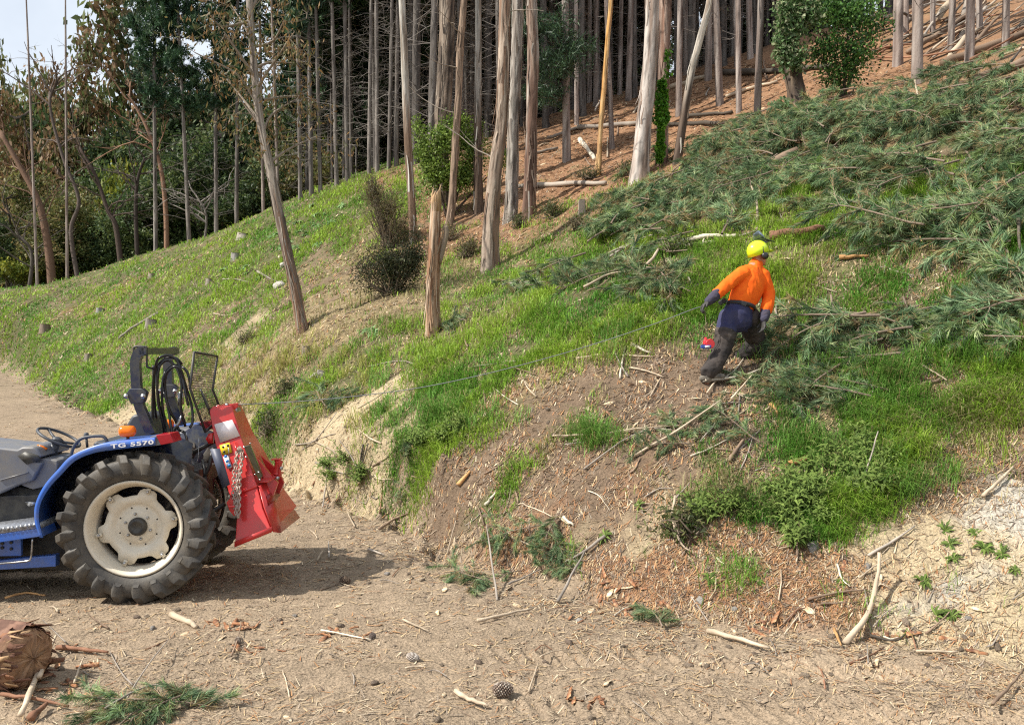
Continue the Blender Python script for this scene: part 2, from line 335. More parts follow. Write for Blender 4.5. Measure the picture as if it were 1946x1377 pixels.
# (px, py, half width px, half height px, kind, weight); the patch is laid on the ground where that pixel falls
PATCH = [
 (800, 790, 200, 40, 'green', .9), (600, 740, 170, 60, 'green', 1.), (1000, 640, 260, 110, 'green', .9), (200, 620, 420, 130, 'green', 1.6), (450, 480, 260, 90, 'green', 1.3), (640, 390, 120, 50, 'green', 1.2),
 (1050, 480, 200, 70, 'green', 1.), (1450, 560, 130, 40, 'green', 1.), (1250, 500, 250, 60, 'green', .8), (1600, 590, 170, 40, 'green', .6), (1650, 400, 400, 130, 'green', .9), (1800, 690, 220, 60, 'green', 1.2),
 (1650, 880, 180, 90, 'green', 1.1), (1880, 760, 110, 60, 'green', 1.), (1500, 1000, 110, 60, 'green', .8), (1180, 840, 60, 30, 'green', .8), (860, 850, 90, 40, 'green', 1.), (960, 930, 60, 40, 'green', .7), (1850, 560, 120, 50, 'green', .8),
 (1920, 720, 60, 40, 'green', .8), (1230, 640, 140, 40, 'green', .8), (1380, 870, 40, 30, 'green', .5),
 (560, 690, 170, 40, 'dry', 1.1), (680, 620, 130, 60, 'dry', 1.), (730, 560, 100, 50, 'dry', .8), (880, 610, 60, 40, 'dry', .5), (600, 800, 80, 25, 'dry', 1.), (1380, 930, 160, 60, 'dry', .6), (1080, 450, 130, 50, 'dry', .7), (1850, 760, 90, 50, 'dry', .9), (1750, 860, 80, 60, 'dry', .5), (1650, 520, 180, 60, 'dry', .5), (1400, 500, 200, 40, 'dry', .5), (300, 540, 120, 25, 'dry', .3),
 (600, 520, 80, 30, 'soil', .8), (640, 560, 50, 30, 'dry', .8), (615, 515, 40, 16, 'clay', .6), (580, 860, 150, 60, 'clay', 8.), (600, 920, 150, 40, 'clay', 5.), (710, 915, 75, 45, 'clay', 6.), (220, 800, 60, 18, 'clay', 1.2), (470, 790, 60, 40, 'clay', 1.4), (1770, 1060, 150, 110, 'clay', 4.), (1880, 1190, 140, 100, 'clay', 3.), (1240, 970, 50, 60, 'clay', 1.2), (1130, 1010, 60, 30, 'clay', .6), (1340, 1080, 70, 50, 'clay', .8), (1900, 990, 80, 70, 'grey', 3.4), (1870, 1130, 90, 50, 'grey', 2.6), (1740, 1150, 50, 40, 'grey', 1.6), (470, 620, 40, 60, 'clay', .5),
 (1050, 790, 100, 50, 'soil', 2.2), (950, 860, 90, 40, 'soil', 2.2), (860, 940, 110, 50, 'soil', 2.2), (1200, 780, 150, 70, 'soil', 1.8), (1050, 960, 160, 60, 'soil', 1.3), (1300, 920, 120, 60, 'soil', 1.), (1330, 700, 90, 50, 'soil', 1.2), (1180, 700, 120, 50, 'soil', 1.), (1380, 760, 130, 60, 'soil', 1.), (1300, 700, 60, 60, 'soil', 1.), (1380, 860, 130, 50, 'soil', 1.2), (1150, 930, 120, 60, 'soil', 1.2), (1560, 640, 90, 40, 'soil', 1.), (1730, 560, 70, 30, 'soil', 1.), (1880, 900, 120, 60, 'soil', 1.6), (700, 1010, 100, 40, 'soil', .9), (350, 1090, 260, 60, 'soil', 2.), (300, 560, 60, 14, 'soil', .7), (180, 660, 60, 14, 'soil', .7), (400, 620, 60, 16, 'soil', .8), (480, 560, 50, 14, 'soil', .8), (250, 650, 60, 14, 'dry', .9), (350, 520, 60, 12, 'dry', .8), (120, 600, 60, 10, 'needle', .8), (500, 470, 50, 12, 'dry', .7), (900, 680, 90, 14, 'dry', .9), (1000, 720, 100, 14, 'needle', .9), (700, 820, 90, 14, 'dry', .8), (1150, 610, 90, 14, 'dry', .9), (1550, 560, 60, 14, 'dry', .8), (310, 650, 40, 60, 'soil', .5), (600, 420, 60, 25, 'soil', .5),  # widest soil patch, under the tractor, also paints darker ground in its shade
 (260, 545, 110, 22, 'needle', 1.1), (180, 580, 50, 25, 'needle', .6), (1200, 1130, 200, 50, 'needle', 1.1), (1450, 1150, 200, 60, 'needle', .8), (1000, 1030, 240, 70, 'needle', 1.3), (1300, 1060, 260, 60, 'needle', 1.), (1600, 1080, 120, 60, 'needle', .9), (1240, 260, 330, 90, 'needle', 3.2), (1450, 180, 180, 90, 'needle', 3.), (1050, 330, 90, 60, 'needle', 2.4), (720, 345, 70, 22, 'needle', 1.6), (1300, 60, 900, 60, 'needle', 2.5), (1800, 80, 220, 60, 'needle', 1.6), (1930, 1290, 40, 40, 'needle', 1.), (640, 940, 60, 30, 'needle', .6), (680, 1190, 110, 25, 'needle', .4), (150, 1250, 160, 60, 'needle', .5),
]
def make_zones():
    Z = []
    for px, py, hw, hh, k, wt in PATCH:
        c = hit(px, py); l = hit(px-hw, py); r_ = hit(px+hw, py); u = hit(px, py-hh); d = hit(px, py+hh)
        zc = to_px(c)[2]; rx = max(.12, hw*zc/FPX); ru = max(.12, min(abs(u.y-c.y), hw*zc/FPX*2.5, 7)); rd = max(.12, min(abs(c.y-d.y), 7))
        Z.append((c.x, c.y, rx, ru, rd, k, wt))
    return Z
ZONES = make_zones()
KINDS = ['green', 'dry', 'clay', 'soil', 'needle', 'dust', 'grey']
def zone_w(x, y):
    x = np.asarray(x, float); y = np.asarray(y, float)
    W = np.zeros((len(KINDS),)+x.shape)
    wd_ = .10+.022*np.hypot(x, y); wx = x+wd_*fbm(x, y, 1.6, 3, 71); wy = y+wd_*fbm(x, y, 1.6, 3, 72)
    for cx, cy, rx, ru, rd, k, wt in ZONES:
        W[KINDS.index(k)] += wt*np.exp(-(((wx-cx)/rx)**2+((wy-cy)/np.where(wy > cy, ru, rd))**2)*1.1)
    dd, w_ = toe_dist(x, y); d = np.hypot(x, y)
    W[5] += (1-sstep(-.15, .35, dd+.2*fbm(x, y, 1.5, 3, 73)))*4
    W[0] += .12*sstep(0, .5, dd); W[3] += .12; W[4] += sstep(30, 38, d)*1.6*(x > -3); W[0] += sstep(34, 50, d)*.8*(x < -3)
    for i, s_ in enumerate((.9, 1., .8, 1., 1., .4, .8)):
        W[i] *= np.clip(1+s_*1.5*fbm(x, y, 2.6, 4, 80+i, g=.65), .03, 9)
    pt = fbm(x, y, 1.15, 4, 111, g=.6); W[1] += .85*sstep(.08, .40, pt)*sstep(.6, 1.5, dd); W[3] += .85*sstep(.10, .42, -pt)*sstep(.6, 1.5, dd)
    W = W**2.4
    return W/W.sum(0)
ZW = zone_w(XX.ravel(), YY.ravel())
gc = sum(ZW[i][:, None]*np.array(ZC[k]) for i, k in enumerate(KINDS))
xr, yr = XX.ravel(), YY.ravel(); gc = gc*(1+.22*fbm(xr, yr, .9, 4, 95, g=.6)+.12*fbm(xr, yr*3.5, 1.2, 3, 96))[:, None]
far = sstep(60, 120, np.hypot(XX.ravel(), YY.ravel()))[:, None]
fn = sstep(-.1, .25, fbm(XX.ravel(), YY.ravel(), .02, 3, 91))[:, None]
gc = gc*(1-far)+far*(np.array((.020, .036, .045))*(1-fn)+np.array((.10, .15, .06))*fn)  # forest share of the far ground is tinted with haze blue
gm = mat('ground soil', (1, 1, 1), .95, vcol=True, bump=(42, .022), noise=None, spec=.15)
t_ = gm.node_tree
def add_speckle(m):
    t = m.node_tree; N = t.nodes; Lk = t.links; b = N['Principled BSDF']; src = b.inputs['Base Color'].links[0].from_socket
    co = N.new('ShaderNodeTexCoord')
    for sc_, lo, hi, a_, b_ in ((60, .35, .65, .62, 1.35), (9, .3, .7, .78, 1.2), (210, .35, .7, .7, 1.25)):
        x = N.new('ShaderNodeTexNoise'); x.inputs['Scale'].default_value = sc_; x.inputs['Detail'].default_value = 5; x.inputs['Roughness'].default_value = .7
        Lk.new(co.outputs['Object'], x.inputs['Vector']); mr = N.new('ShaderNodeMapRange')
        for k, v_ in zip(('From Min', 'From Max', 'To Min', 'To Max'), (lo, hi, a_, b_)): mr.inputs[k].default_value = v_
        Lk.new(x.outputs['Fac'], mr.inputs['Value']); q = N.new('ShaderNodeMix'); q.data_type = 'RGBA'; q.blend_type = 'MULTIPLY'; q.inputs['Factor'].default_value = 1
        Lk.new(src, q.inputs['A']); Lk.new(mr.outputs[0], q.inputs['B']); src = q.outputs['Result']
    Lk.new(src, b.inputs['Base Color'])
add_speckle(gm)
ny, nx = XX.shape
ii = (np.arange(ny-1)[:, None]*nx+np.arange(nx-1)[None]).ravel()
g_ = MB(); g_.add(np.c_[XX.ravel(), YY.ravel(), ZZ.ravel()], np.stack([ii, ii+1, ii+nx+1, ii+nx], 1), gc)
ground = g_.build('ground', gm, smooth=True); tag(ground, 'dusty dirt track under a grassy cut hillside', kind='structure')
# far hills beyond the valley
hm = mat('haze-tinted forest hill', (.030, .044, .055), 1, noise=(.03, (.02, .035, .04), .2), spec=0)  # distance haze is painted in as a bluer forest colour
h_ = MB(); n_ = 90; az = np.linspace(R(-62), R(20), n_)
for k, (d0, hh) in enumerate(((420, 30), (640, 66))):
    prof = hh*(.72+.35*np.sin(az*6+k*2)+.10*np.sin(az*23+k))
    rows = []
    for f_, hf in ((.8, 0), (.9, .6), (1., 1.), (1.12, .7), (1.25, 0)):
        rows.append(np.c_[np.sin(az)*d0*f_, np.cos(az)*d0*f_, -14+prof*hf*1.9+18*hf])
    v_ = np.concatenate(rows); i_ = (np.arange(4)[:, None]*n_+np.arange(n_-1)[None]).ravel()
    h_.add(v_, np.stack([i_, i_+1, i_+n_+1, i_+n_], 1))
tag(h_.build('hills', hm, smooth=True), 'dark forested hills across the valley, tinted with blue haze', kind='structure')
print('ground verts', XX.size, 'hit person', hit(1345, 735))
# ---------------------------------------------------------------- tractor
YAW = R(4)
AX = V(-math.sin(YAW), math.cos(YAW), 0)       # along the axle, away from the camera
BK = V(math.cos(YAW), math.sin(YAW), 0)        # towards the tractor's rear
HUB = atz(253, 1005, 7.2)
def tp(px, py, lat=0.):
    r = ray(px, py); o = HUB+AX*lat; c = V(0, 0, H)
    return c+r*((o-c).dot(AX)/r.dot(AX))
def plate(mb, poly, l0, l1, col=(1, 1, 1), m=0):
    a = [tp(x, y, l0) for x, y in poly]; return mb.prism(a, [p+AX*(l1-l0) for p in a], col, m)
def bevel(o, w_=.006, seg=2):
    b = o.modifiers.new('bevel', 'BEVEL'); b.width = w_; b.segments = seg; b.limit_method = 'ANGLE'; b.angle_limit = R(35)
    o.data.polygons.foreach_set('use_smooth', np.ones(len(o.data.polygons), bool)); 
    n = o.modifiers.new('normals', 'WEIGHTED_NORMAL'); n.keep_sharp = False; return o
M_rub = mat('tyre rubber', (.030, .031, .033), .58, noise=(6, (.125, .108, .085), .2), bump=(60, .002), spec=.35)
M_cream = mat('cream wheel paint', (.72, .66, .54), .45, noise=(5, (.60, .53, .41), .2))
M_blue = mat('blue tractor paint', (.015, .13, .60), .32, coat=.35, noise=(5, (.10, .15, .32), .2))
M_navy = mat('navy steel', (.012, .018, .045), .35, coat=.3, noise=(14, (.05, .05, .05), .08))
M_dark = mat('greasy black steel', (.018, .018, .02), .5, noise=(9, (.06, .055, .045), .1))
M_grey = mat('grey blue plastic', (.105, .125, .175), .42, noise=(5, (.20, .185, .165), .2))
M_seat = mat('black vinyl', (.05, .055, .065), .5)
M_hose = mat('black hose', (.012, .012, .013), .3)
M_steel = mat('zinc steel', (.55, .56, .58), .32, metal=.9, noise=(30, (.25, .24, .22), .12))
M_orange = mat('orange lens', (.95, .22, .01), .2, transl=.25)
M_redlens = mat('red lens', (.35, .01, .02), .2)
M_red = mat('red winch paint', (.64, .010, .014), .34, coat=.25, noise=(4, (.40, .05, .04), .2))
M_white = mat('white sticker', (.8, .8, .8), .4)
M_yel = mat('yellow sticker', (.80, .58, .03), .4)
M_alu = mat('worn tread plate', (.42, .44, .48), .4, metal=.5, noise=(40, (.2, .2, .2), .1))
M_bluest = mat('blue sticker sign', (.02, .22, .62), .4)
tr_loc = HUB+AX*.7; tr_loc.z = 0
tractor = thing('tractor', 'blue compact tractor with cream rear wheels and folding roll bar, parked on the dirt track', 'tractor', tr_loc)

def tyre_mesh(o, R_, W, rim, n_lug, side=1):
    """tyre about AX through o (o = centre of the tyre)"""
    mb = MB(); u = V(0, 0, 1); w_ = BK; n = 96
    def P(lat, r, th): return o+AX*lat+(u*math.cos(th)+w_*math.sin(th))*r
    h = W/2; rb = R_-.042
    prof = [(-h*.62, rim-.012), (-h*.70, rim+.012), (-h*.95, rim+.05), (-h*1.02, rim+.10), (-h*1.0, rb-.05), (-h*.86, rb-.012), (-h*.5, rb), (0, rb+.004), (h*.5, rb), (h*.86, rb-.012), (h*1.0, rb-.05), (h*1.02, rim+.10), (h*.95, rim+.05), (h*.70, rim+.012), (h*.62, rim-.012)]
    v = [tuple(P(a, r+(.006 if 2 < i < 12 and 0 else 0), 2*math.pi*k/n)) for i, (a, r) in enumerate(prof) for k in range(n)]
    f = [(i*n+k, i*n+(k+1) % n, (i+1)*n+(k+1) % n, (i+1)*n+k) for i in range(len(prof)-1) for k in range(n)]
    mb.add(v, f)
    for s_ in (-1, 1):
        for k in range(n_lug):
            t0 = 2*math.pi*(k+(.5 if s_ > 0 else 0))/n_lug
            # path of the lug: from the centre line to the shoulder, then down the side wall
            path = [(.03*h, rb, 0, .034), (-.30*h, rb, .055, .034), (-.62*h, rb-.003, .125, .037), (-.90*h, rb-.016, .20, .042), (-1.03*h, rb-.052, .235, .050), (-1.035*h, rb-.125, .25, .034)]
            tops = [R_+.002, R_+.002, R_, R_-.006, rb-.022, rb-.118]; out = [0, 0, 0, -.012, -.028, -.012]
            rows = []
            for (a, r, dt, hw), top, oo in zip(path, tops, out):
                th = t0+side*dt; hw_ = hw/R_; lat = 0 if a > 0 else -abs(a)*-s_; lo = abs(oo)*s_
                rows.append([P(lat, r-.012, th-hw_*1.25), P(lat+lo, top, th-hw_*.72), P(lat+lo, top, th+hw_*.72), P(lat, r-.012, th+hw_*1.25)])
            vv = [tuple(p) for r_ in rows for p in r_]
            ff = [(4*i+j, 4*i+j+1, 4*i+j+5, 4*i+j+4) for i in range(len(rows)-1) for j in range(3)]
            ff += [(0, 1, 2, 3)]; e = 4*(len(rows)-1); ff += [(e+3, e+2, e+1, e)]
            mb.add(vv, ff)
    return mb
def wheel(o, R_, W, rim, n_lug, face, par, near=True):
    """face: -1 the dished side looks at the camera"""
    wh = thing('wheel', None, None, o-parent_loc(par)); wh.parent = par; 
    t = tyre_mesh(o, R_, W, rim, n_lug).build('tyre', M_rub, wh, smooth=False)
    m_ = t.modifiers.new('bevel', 'BEVEL'); m_.width = .006; m_.segments = 2; m_.limit_method = 'ANGLE'; m_.angle_limit = R(40)
    t.data.polygons.foreach_set('use_smooth', np.ones(len(t.data.polygons), bool)); nm = t.modifiers.new('n', 'WEIGHTED_NORMAL')
    f = face; h = W/2
    rg = MB(); ax = AX*f
    rg.sweep(o, [(rim-.015, h*.60), (rim+.012, h*.74), (rim+.016, h*.80), (rim+.002, h*.82), (rim-.014, h*.74), (rim-.028, h*.50), (rim-.05, h*.30), (rim-.055, -h*.3), (rim-.03, -h*.55), (rim+.01, -h*.8), (rim+.01, -h*.74), (rim-.015, -h*.60)], ax=ax, n=72, caps=False)
    rr = rg.build('rim', M_cream, wh, smooth=True)
    # pressed disc with six lugs
    d = MB(); u = V(0, 0, 1); w_ = u.cross(ax).normalized() if f < 0 else u.cross(ax).normalized()
    w_ = BK
    def P(r, th, l): return o+ax*l+(w_*math.cos(th)+u*math.sin(th))*r
    n = 72; k_ = rim/.40; outer = []
    for i in range(n):
        th = 2*math.pi*i/n; q = (math.degrees(th)-12) % 60; q = min(q, 60-q)
        outer.append(.335*k_ if q < 11 else .335*k_-(q-11)/7*.062*k_ if q < 18 else .273*k_)
    l0 = h*.30; rings = []
    rings.append([P(r, 2*math.pi*i/n, l0-.012) for i, r in enumerate(outer)]); rings.append([P(r, 2*math.pi*i/n, l0) for i, r in enumerate(outer)])
    for r, l in ((.215*k_, l0), (.195*k_, l0-.03), (.185*k_, l0-.032), (.15*k_, l0-.032), (.145*k_, l0-.022), (.075*k_, l0-.022)):
        rings.append([P(r, 2*math.pi*i/n, l) for i in range(n)])
    rings.append([P(.01, 2*math.pi*i/n, l0-.022) for i in range(n)])
    d.add([tuple(p) for r_ in rings for p in r_], [(a*n+i, a*n+(i+1) % n, (a+1)*n+(i+1) % n, (a+1)*n+i) for a in range(len(rings)-1) for i in range(n)])
    for j in range(6):
        th = R(12+60*j); c = P(.325*k_, th, l0+.002); d.box(c+ax*.01, (.05*k_, .02, .03*k_), rot=Matrix.Rotation(-th, 4, AX))
    d.build('wheel_disc', M_cream, wh)
    for j in range(6 if near else 0):
        b = MB(); c = P(.112*k_, R(42+60*j), l0-.022); b.sweep(c, [(.013, 0), (.013, .012), (.008, .022)], ax=ax, n=6); b.build('wheel_bolt', M_steel, wh)
        b = MB(); c = P(.322*k_, R(12+60*j), l0+.012); b.sweep(c, [(.014, 0), (.014, .018), (.008, .03)], ax=ax, n=6); b.build('rim_bolt', M_steel, wh)
    hb = MB(); hb.sweep(P(0, 0, l0-.03), [(.079*k_, 0), (.079*k_, .03), (.07*k_, .05), (.045*k_, .055), (.04*k_, .05)], ax=ax, n=32)
    for j in range(8):
        hb.sweep(P(.168*k_, R(20+45*j), l0-.034), [(.008, 0), (.008, .003)], ax=ax, n=10)
    hb.build('hub_cap', M_dark, wh, smooth=False)
    return wh
TW_ = .36
wheel(HUB+AX*.15, .645, TW_, .40, 20, -1, tractor)
wheel(HUB+AX*1.40, .645, TW_, .40, 20, 1, tractor, False)
FR = HUB-BK*2.05
for l_ in (.20, 1.32):
    o_ = FR+AX*l_; o_.z = .42; wheel(o_, .42, .26, .25, 16, -1 if l_ < 1 else 1, tractor, False)

# fender: side wall inboard of the tyre, cover strip and down-turned flange
F_out = [(82, 1018), (72, 985), (74, 953), (91, 918), (116, 889), (138, 866), (173, 849), (210, 839), (283, 831), (300, 829)]
F_in = [(300, 844), (283, 846), (212, 854), (180, 860), (148, 874), (124, 898), (100, 924), (83, 955), (80, 985), (88, 1018)]
def fender(l_out, l_in, name='fender'):
    mb = MB(); k = 1 if l_in > l_out else -1; sh = AX*(l_out-.08)
    so_ = smooth_path([tp(x, y, .08) for x, y in F_out], 5)+np.array(sh); si = smooth_path([tp(x, y, .08) for x, y in F_in[::-1]], 5)+np.array(sh)
    n = len(so_); A_ = np.array(AX)*k; wd = abs(l_in-l_out)
    rows = [si+A_*.012, si, so_-0*A_, so_+A_*wd]
    rows[2] = so_+A_*.004; mid = (so_*.93+si*.07)-A_*.004
    rows = [si+A_*.012, si, mid, so_+A_*.010, so_+A_*wd]
    mb.add(np.concatenate(rows), [(a*n+i, a*n+i+1, (a+1)*n+i+1, (a+1)*n+i) for a in range(4) for i in range(n-1)])
    o = mb.build(name, M_blue, tractor, smooth=True); s_ = o.modifiers.new('s', 'SOLIDIFY'); s_.thickness = .004
    w2 = MB(); lo = [tuple(p) for p in so_+A_*(wd-.004)]
    bl = tp(130, 1040, .08)+sh+Vector(A_)*(wd-.004); br = tp(330, 1040, .08)+sh+Vector(A_)*(wd-.004)
    tl = tp(345, 850, .08)+sh+Vector(A_)*(wd-.004)
    pl = [Vector(p) for p in lo]+[tl, br, bl]
    w2.prism(pl, [p+Vector(A_)*.01 for p in pl]); w2.build('inner_fender', M_navy, tractor); return o  # inner panel in navy, its shade put into the colour
f1 = fender(.02, .40); fender(1.60, 1.22)
# lettering on the flange
fo = bpy.data.curves.new('fender_lettering', 'FONT'); fo.body = 'TG 5570'; fo.size = .088; fo.extrude = .002; fo.space_character = 1.12; fo.offset = .0025
fl = bpy.data.objects.new('fender_lettering', fo); sc.collection.objects.link(fl); fl.parent = tractor; fo.materials.append(M_white)
p0, p1 = tp(211, 851.5, .008), tp(277, 844.5, .008); ex = (p1-p0).normalized(); ez = AX*-1; ey = ez.cross(ex).normalized()
fl_mat = Matrix.Translation(p0-tr_loc) @ Matrix((ex, ey, ez)).transposed().to_4x4() @ Matrix.Diagonal((1.02, .55, 1, 1))
bpy.context.view_layer.update(); fm = bpy.data.meshes.new_from_object(fl.evaluated_get(bpy.context.evaluated_depsgraph_get())); bpy.data.objects.remove(fl)
fl = bpy.data.objects.new('fender_lettering', fm); sc.collection.objects.link(fl); fl.parent = tractor; fl.matrix_local = fl_mat
def tail(shift, nm='tail_lamp'):
    mb = MB(); a = [(283, 830), (300, 828), (304, 846), (283, 848)]; b = [(294, 827), (322, 824), (329, 841), (304, 846)]
    q = [tp(x, y, .015)+AX*shift for x, y in a]; mb.prism(q, [p+AX*.30 for p in q]); q = [tp(x, y, .0)+AX*shift for x, y in b]
    bevel(mb.build('lamp_bracket', M_grey, tractor), .004); l_ = MB(); l_.prism(q, [p+AX*.22 for p in q]); bevel(l_.build(nm, M_redlens, tractor), .006)
tail(.02); tail(1.28)
def indicator(c, r=.05):
    mb = MB(); mb.sweep(c-BK*.065, [(r*.75, 0), (r*.95, .008), (r, .03), (r, .085), (r*.93, .112), (r*.6, .125)], ax=BK, n=20)
    i_ = mb.build('indicator_lamp', M_orange, tractor, smooth=True); s_ = MB(); s_.tube([c-V(0, 0, r), c-V(0, 0, r+.06)], .014, 8); s_.build('stalk', M_dark, i_)
indicator(tp(243, 819, .16)); indicator(tp(318, 806, 1.24), .05)
# side board, tread plate, step
sb = MB(); plate(sb, [(-260, 1052), (79, 1003), (84, 1018), (-260, 1068)], .06, .30); bevel(sb.build('side_board', M_blue, tractor), .006)
tr_ = MB(); plate(tr_, [(-260, 1038), (74, 993), (79, 1003), (-260, 1051)], .065, .75)
for i in range(26):
    c = tp(-140+i*8.2, 1026-i*1.15, .055); tr_.box(c, (.022, .008, .03), rot=Matrix.Rotation(R(40 if i % 2 else -40), 4, AX))
tr_.build('footplate', M_alu, tractor)
st = MB(); st.tube(smooth_path([tp(62, 1022, .10), tp(60.5, 1045, .10), tp(58, 1061, .10), tp(48, 1066, .10), tp(0, 1070, .10), tp(-60, 1075, .10)], 4), .009, 8); st.tube([tp(-60, 1075, .10), tp(-56, 1030, .10)], .009, 8); st.build('step', M_steel, tractor)
# chassis
ch = MB(); plate(ch, [(-330, 1096), (106, 1054), (106, 1076), (-330, 1102)], .22, .30); plate(ch, [(-330, 1096), (106, 1054), (106, 1076), (-330, 1102)], 1.10, 1.18)
plate(ch, [(-330, 1030), (40, 1000), (40, 1056), (-330, 1062)], .24, .28)
bevel(ch.build('chassis_rail', M_blue, tractor), .006)
for x, y in ((5, 1032), (5, 1040), (22, 1030), (22, 1042)):
    b_ = MB(); b_.sweep(tp(x, y, .24), [(.014, 0), (.014, .012), (.007, .014)], ax=AX*-1, n=6); b_.build('bolt', M_dark, tractor)
tm = MB(); plate(tm, [(-330, 960), (30, 940), (330, 935), (345, 1040), (250, 1085), (-330, 1080)], .48, .95)
tm.tube([HUB+AX*.2, HUB+AX*1.35], .10, 16); tm.box(HUB+AX*.75+BK*.18+V(0, 0, .1), (.42, .45, .55)); tm.box(HUB+AX*.75+BK*.30+V(0, 0, .36), (.25, .5, .14))
tm.tube([HUB+AX*.75-BK*.1, FR+AX*.75], .11, 14); tm.tube([FR+AX*.3+V(0, 0, -.2), FR+AX*1.2+V(0, 0, -.2)], .06, 10)
bevel(tm.build('transmission', M_dark, tractor), .015)
# bonnet and console
bn = MB(); plate(bn, [(-420, 830), (-300, 822), (-40, 846), (32, 854), (42, 849), (64, 849), (72, 855), (79, 868), (60, 874), (80, 880), (62, 914), (37, 921), (0, 938), (-60, 962), (-420, 985)], .42, 1.0)
bevel(bn.build('bonnet', M_grey, tractor), .03, 3)
cs = MB(); plate(cs, [(58, 872), (84, 871), (109, 875), (109, 892), (86, 924), (62, 930), (40, 922)], .47, .93); bevel(cs.build('console', M_grey, tractor), .012)
rb_ = MB(); rb_.tube([tp(0, 912, .415), tp(54, 897, .415)], .006, 6); rb_.build('bonnet_crease', M_grey, tractor)
sc_ = MB(); plate(sc_, [(33, 866), (48, 858), (71, 865), (77, 874), (50, 882)], .405, .43); sc_.build('instrument_cover', M_dark, tractor)
pd = MB(); plate(pd, [(46, 953), (70, 955), (66, 959), (55, 962)], .45, .52); pd.tube([tp(56, 958, .48), tp(38, 935, .52)], .008, 6); pd.build('pedal', M_steel, tractor)
fw = MB(); plate(fw, [(-60, 935), (30, 925), (60, 930), (100, 905), (110, 995), (-60, 1015)], .50, .60); fw.build('firewall', M_dark, tractor)
sw = MB(); C_ = tp(112, 831, .72); nrm = (BK*.46+V(0, 0, .9)).normalized(); u_ = (BK-nrm*BK.dot(nrm)).normalized(); rr_ = .19
cir = [C_+(u_*math.cos(t)+AX*math.sin(t))*rr_ for t in np.linspace(0, 2*math.pi, 41)]
sw.tube(cir, .0135, 10, caps=False)
for t in (.5, 2.6, 4.7): sw.tube([C_-nrm*.035, C_-nrm*.02+(u_*math.cos(t)+AX*math.sin(t))*rr_*.5, C_+(u_*math.cos(t)+AX*math.sin(t))*rr_], [.016, .012, .011], 8)
sw.sweep(C_-nrm*.05, [(.05, 0), (.045, .04), (.02, .05)], ax=nrm, n=20)
swo = sw.build('steering_wheel', M_seat, tractor, smooth=True)
cl = MB(); cl.tube([C_-nrm*.05, tp(95, 872, .72)], [.035, .05], 14); cl.build('steering_column', M_seat, swo)
hr = MB(); hr.tube(smooth_path([tp(134, 868, .30), tp(140, 849, .30), tp(150, 836, .30), tp(165, 830, .30), tp(190, 828, .30), tp(199, 831, .30), tp(204, 840, .30)], 4), .014, 10); hr.build('grab_rail', M_seat, tractor, smooth=True)
lv = MB(); lv.tube([tp(85, 878, .55), tp(88, 853, .55)], .006, 6); lo_ = lv.build('lever', M_dark, tractor); lk = MB(); lk.tube([tp(89, 853, .55), tp(80, 849, .55), tp(71, 846, .55)], [.012, .014, .010], 8); lk.build('lever_grip', M_orange, lo_)
lv = MB(); lv.tube([tp(166, 850, .5), tp(164, 832, .5)], .012, 8); lo_ = lv.build('lever', M_dark, tractor); lk = MB(); lk.sweep(tp(164, 833, .5), [(.016, 0), (.024, .01), (.022, .045), (.012, .055)], n=12); lk.build('lever_grip', M_seat, lo_)
se = MB(); plate(se, [(232, 846), (240, 806), (250, 789), (262, 786), (280, 794), (296, 846)], .45, .95); plate(se, [(170, 862), (178, 838), (240, 842), (260, 862)], .42, .98)
bevel(se.build('seat', M_seat, tractor), .04, 4)
bk_ = MB(); plate(bk_, [(-4, 846), (12, 843), (22, 845), (24, 856), (10, 862), (-6, 862)], 1.05, 1.15); bevel(bk_.build('loader_bracket', M_blue, tractor), .008)
# roll bar
def bar(mb, pts, a, b, ax=AX):
    """square tube along a traced path: a = width in the picture plane, b = across"""
    P = [Vector(p) for p in pts]; rows = []
    for i, p in enumerate(P):
        t = (P[min(i+1, len(P)-1)]-P[max(i-1, 0)]).normalized(); n_ = t.cross(ax).normalized(); m_ = ax
        rows += [p+n_*a/2-m_*b/2, p+n_*a/2+m_*b/2, p-n_*a/2+m_*b/2, p-n_*a/2-m_*b/2]
    k = len(P); base = mb.n
    mb.add([tuple(q) for q in rows], [(4*i+j, 4*i+(j+1) % 4, 4*i+4+(j+1) % 4, 4*i+4+j) for i in range(k-1) for j in range(4)])
    mb.ng.append(([base+i for i in range(4)][::-1], 0)); mb.ng.append(([base+4*(k-1)+i for i in range(4)], 0))
post = [(288, 824), (280, 806), (272, 786), (265, 768), (261, 742), (259, 712), (258, 690), (261, 676), (267, 668), (276, 667)]
mb = MB(); P1 = smooth_path([tp(x, y, .42) for x, y in post], 3); bar(mb, P1, .082, .06); ro = bevel(mb.build('roll_bar', M_navy, tractor), .008)
SH = .86
mb = MB(); P2 = P1+np.array(AX)*SH; bar(mb, P2, .082, .06)
a_, b_ = Vector(P1[-1]), Vector(P2[-1]); bar(mb, [a_-AX*.03-BK*.01, b_+AX*.03-BK*.01], .06, .06, ax=BK); bevel(mb.build('roll_bar', M_navy, tractor), .008)
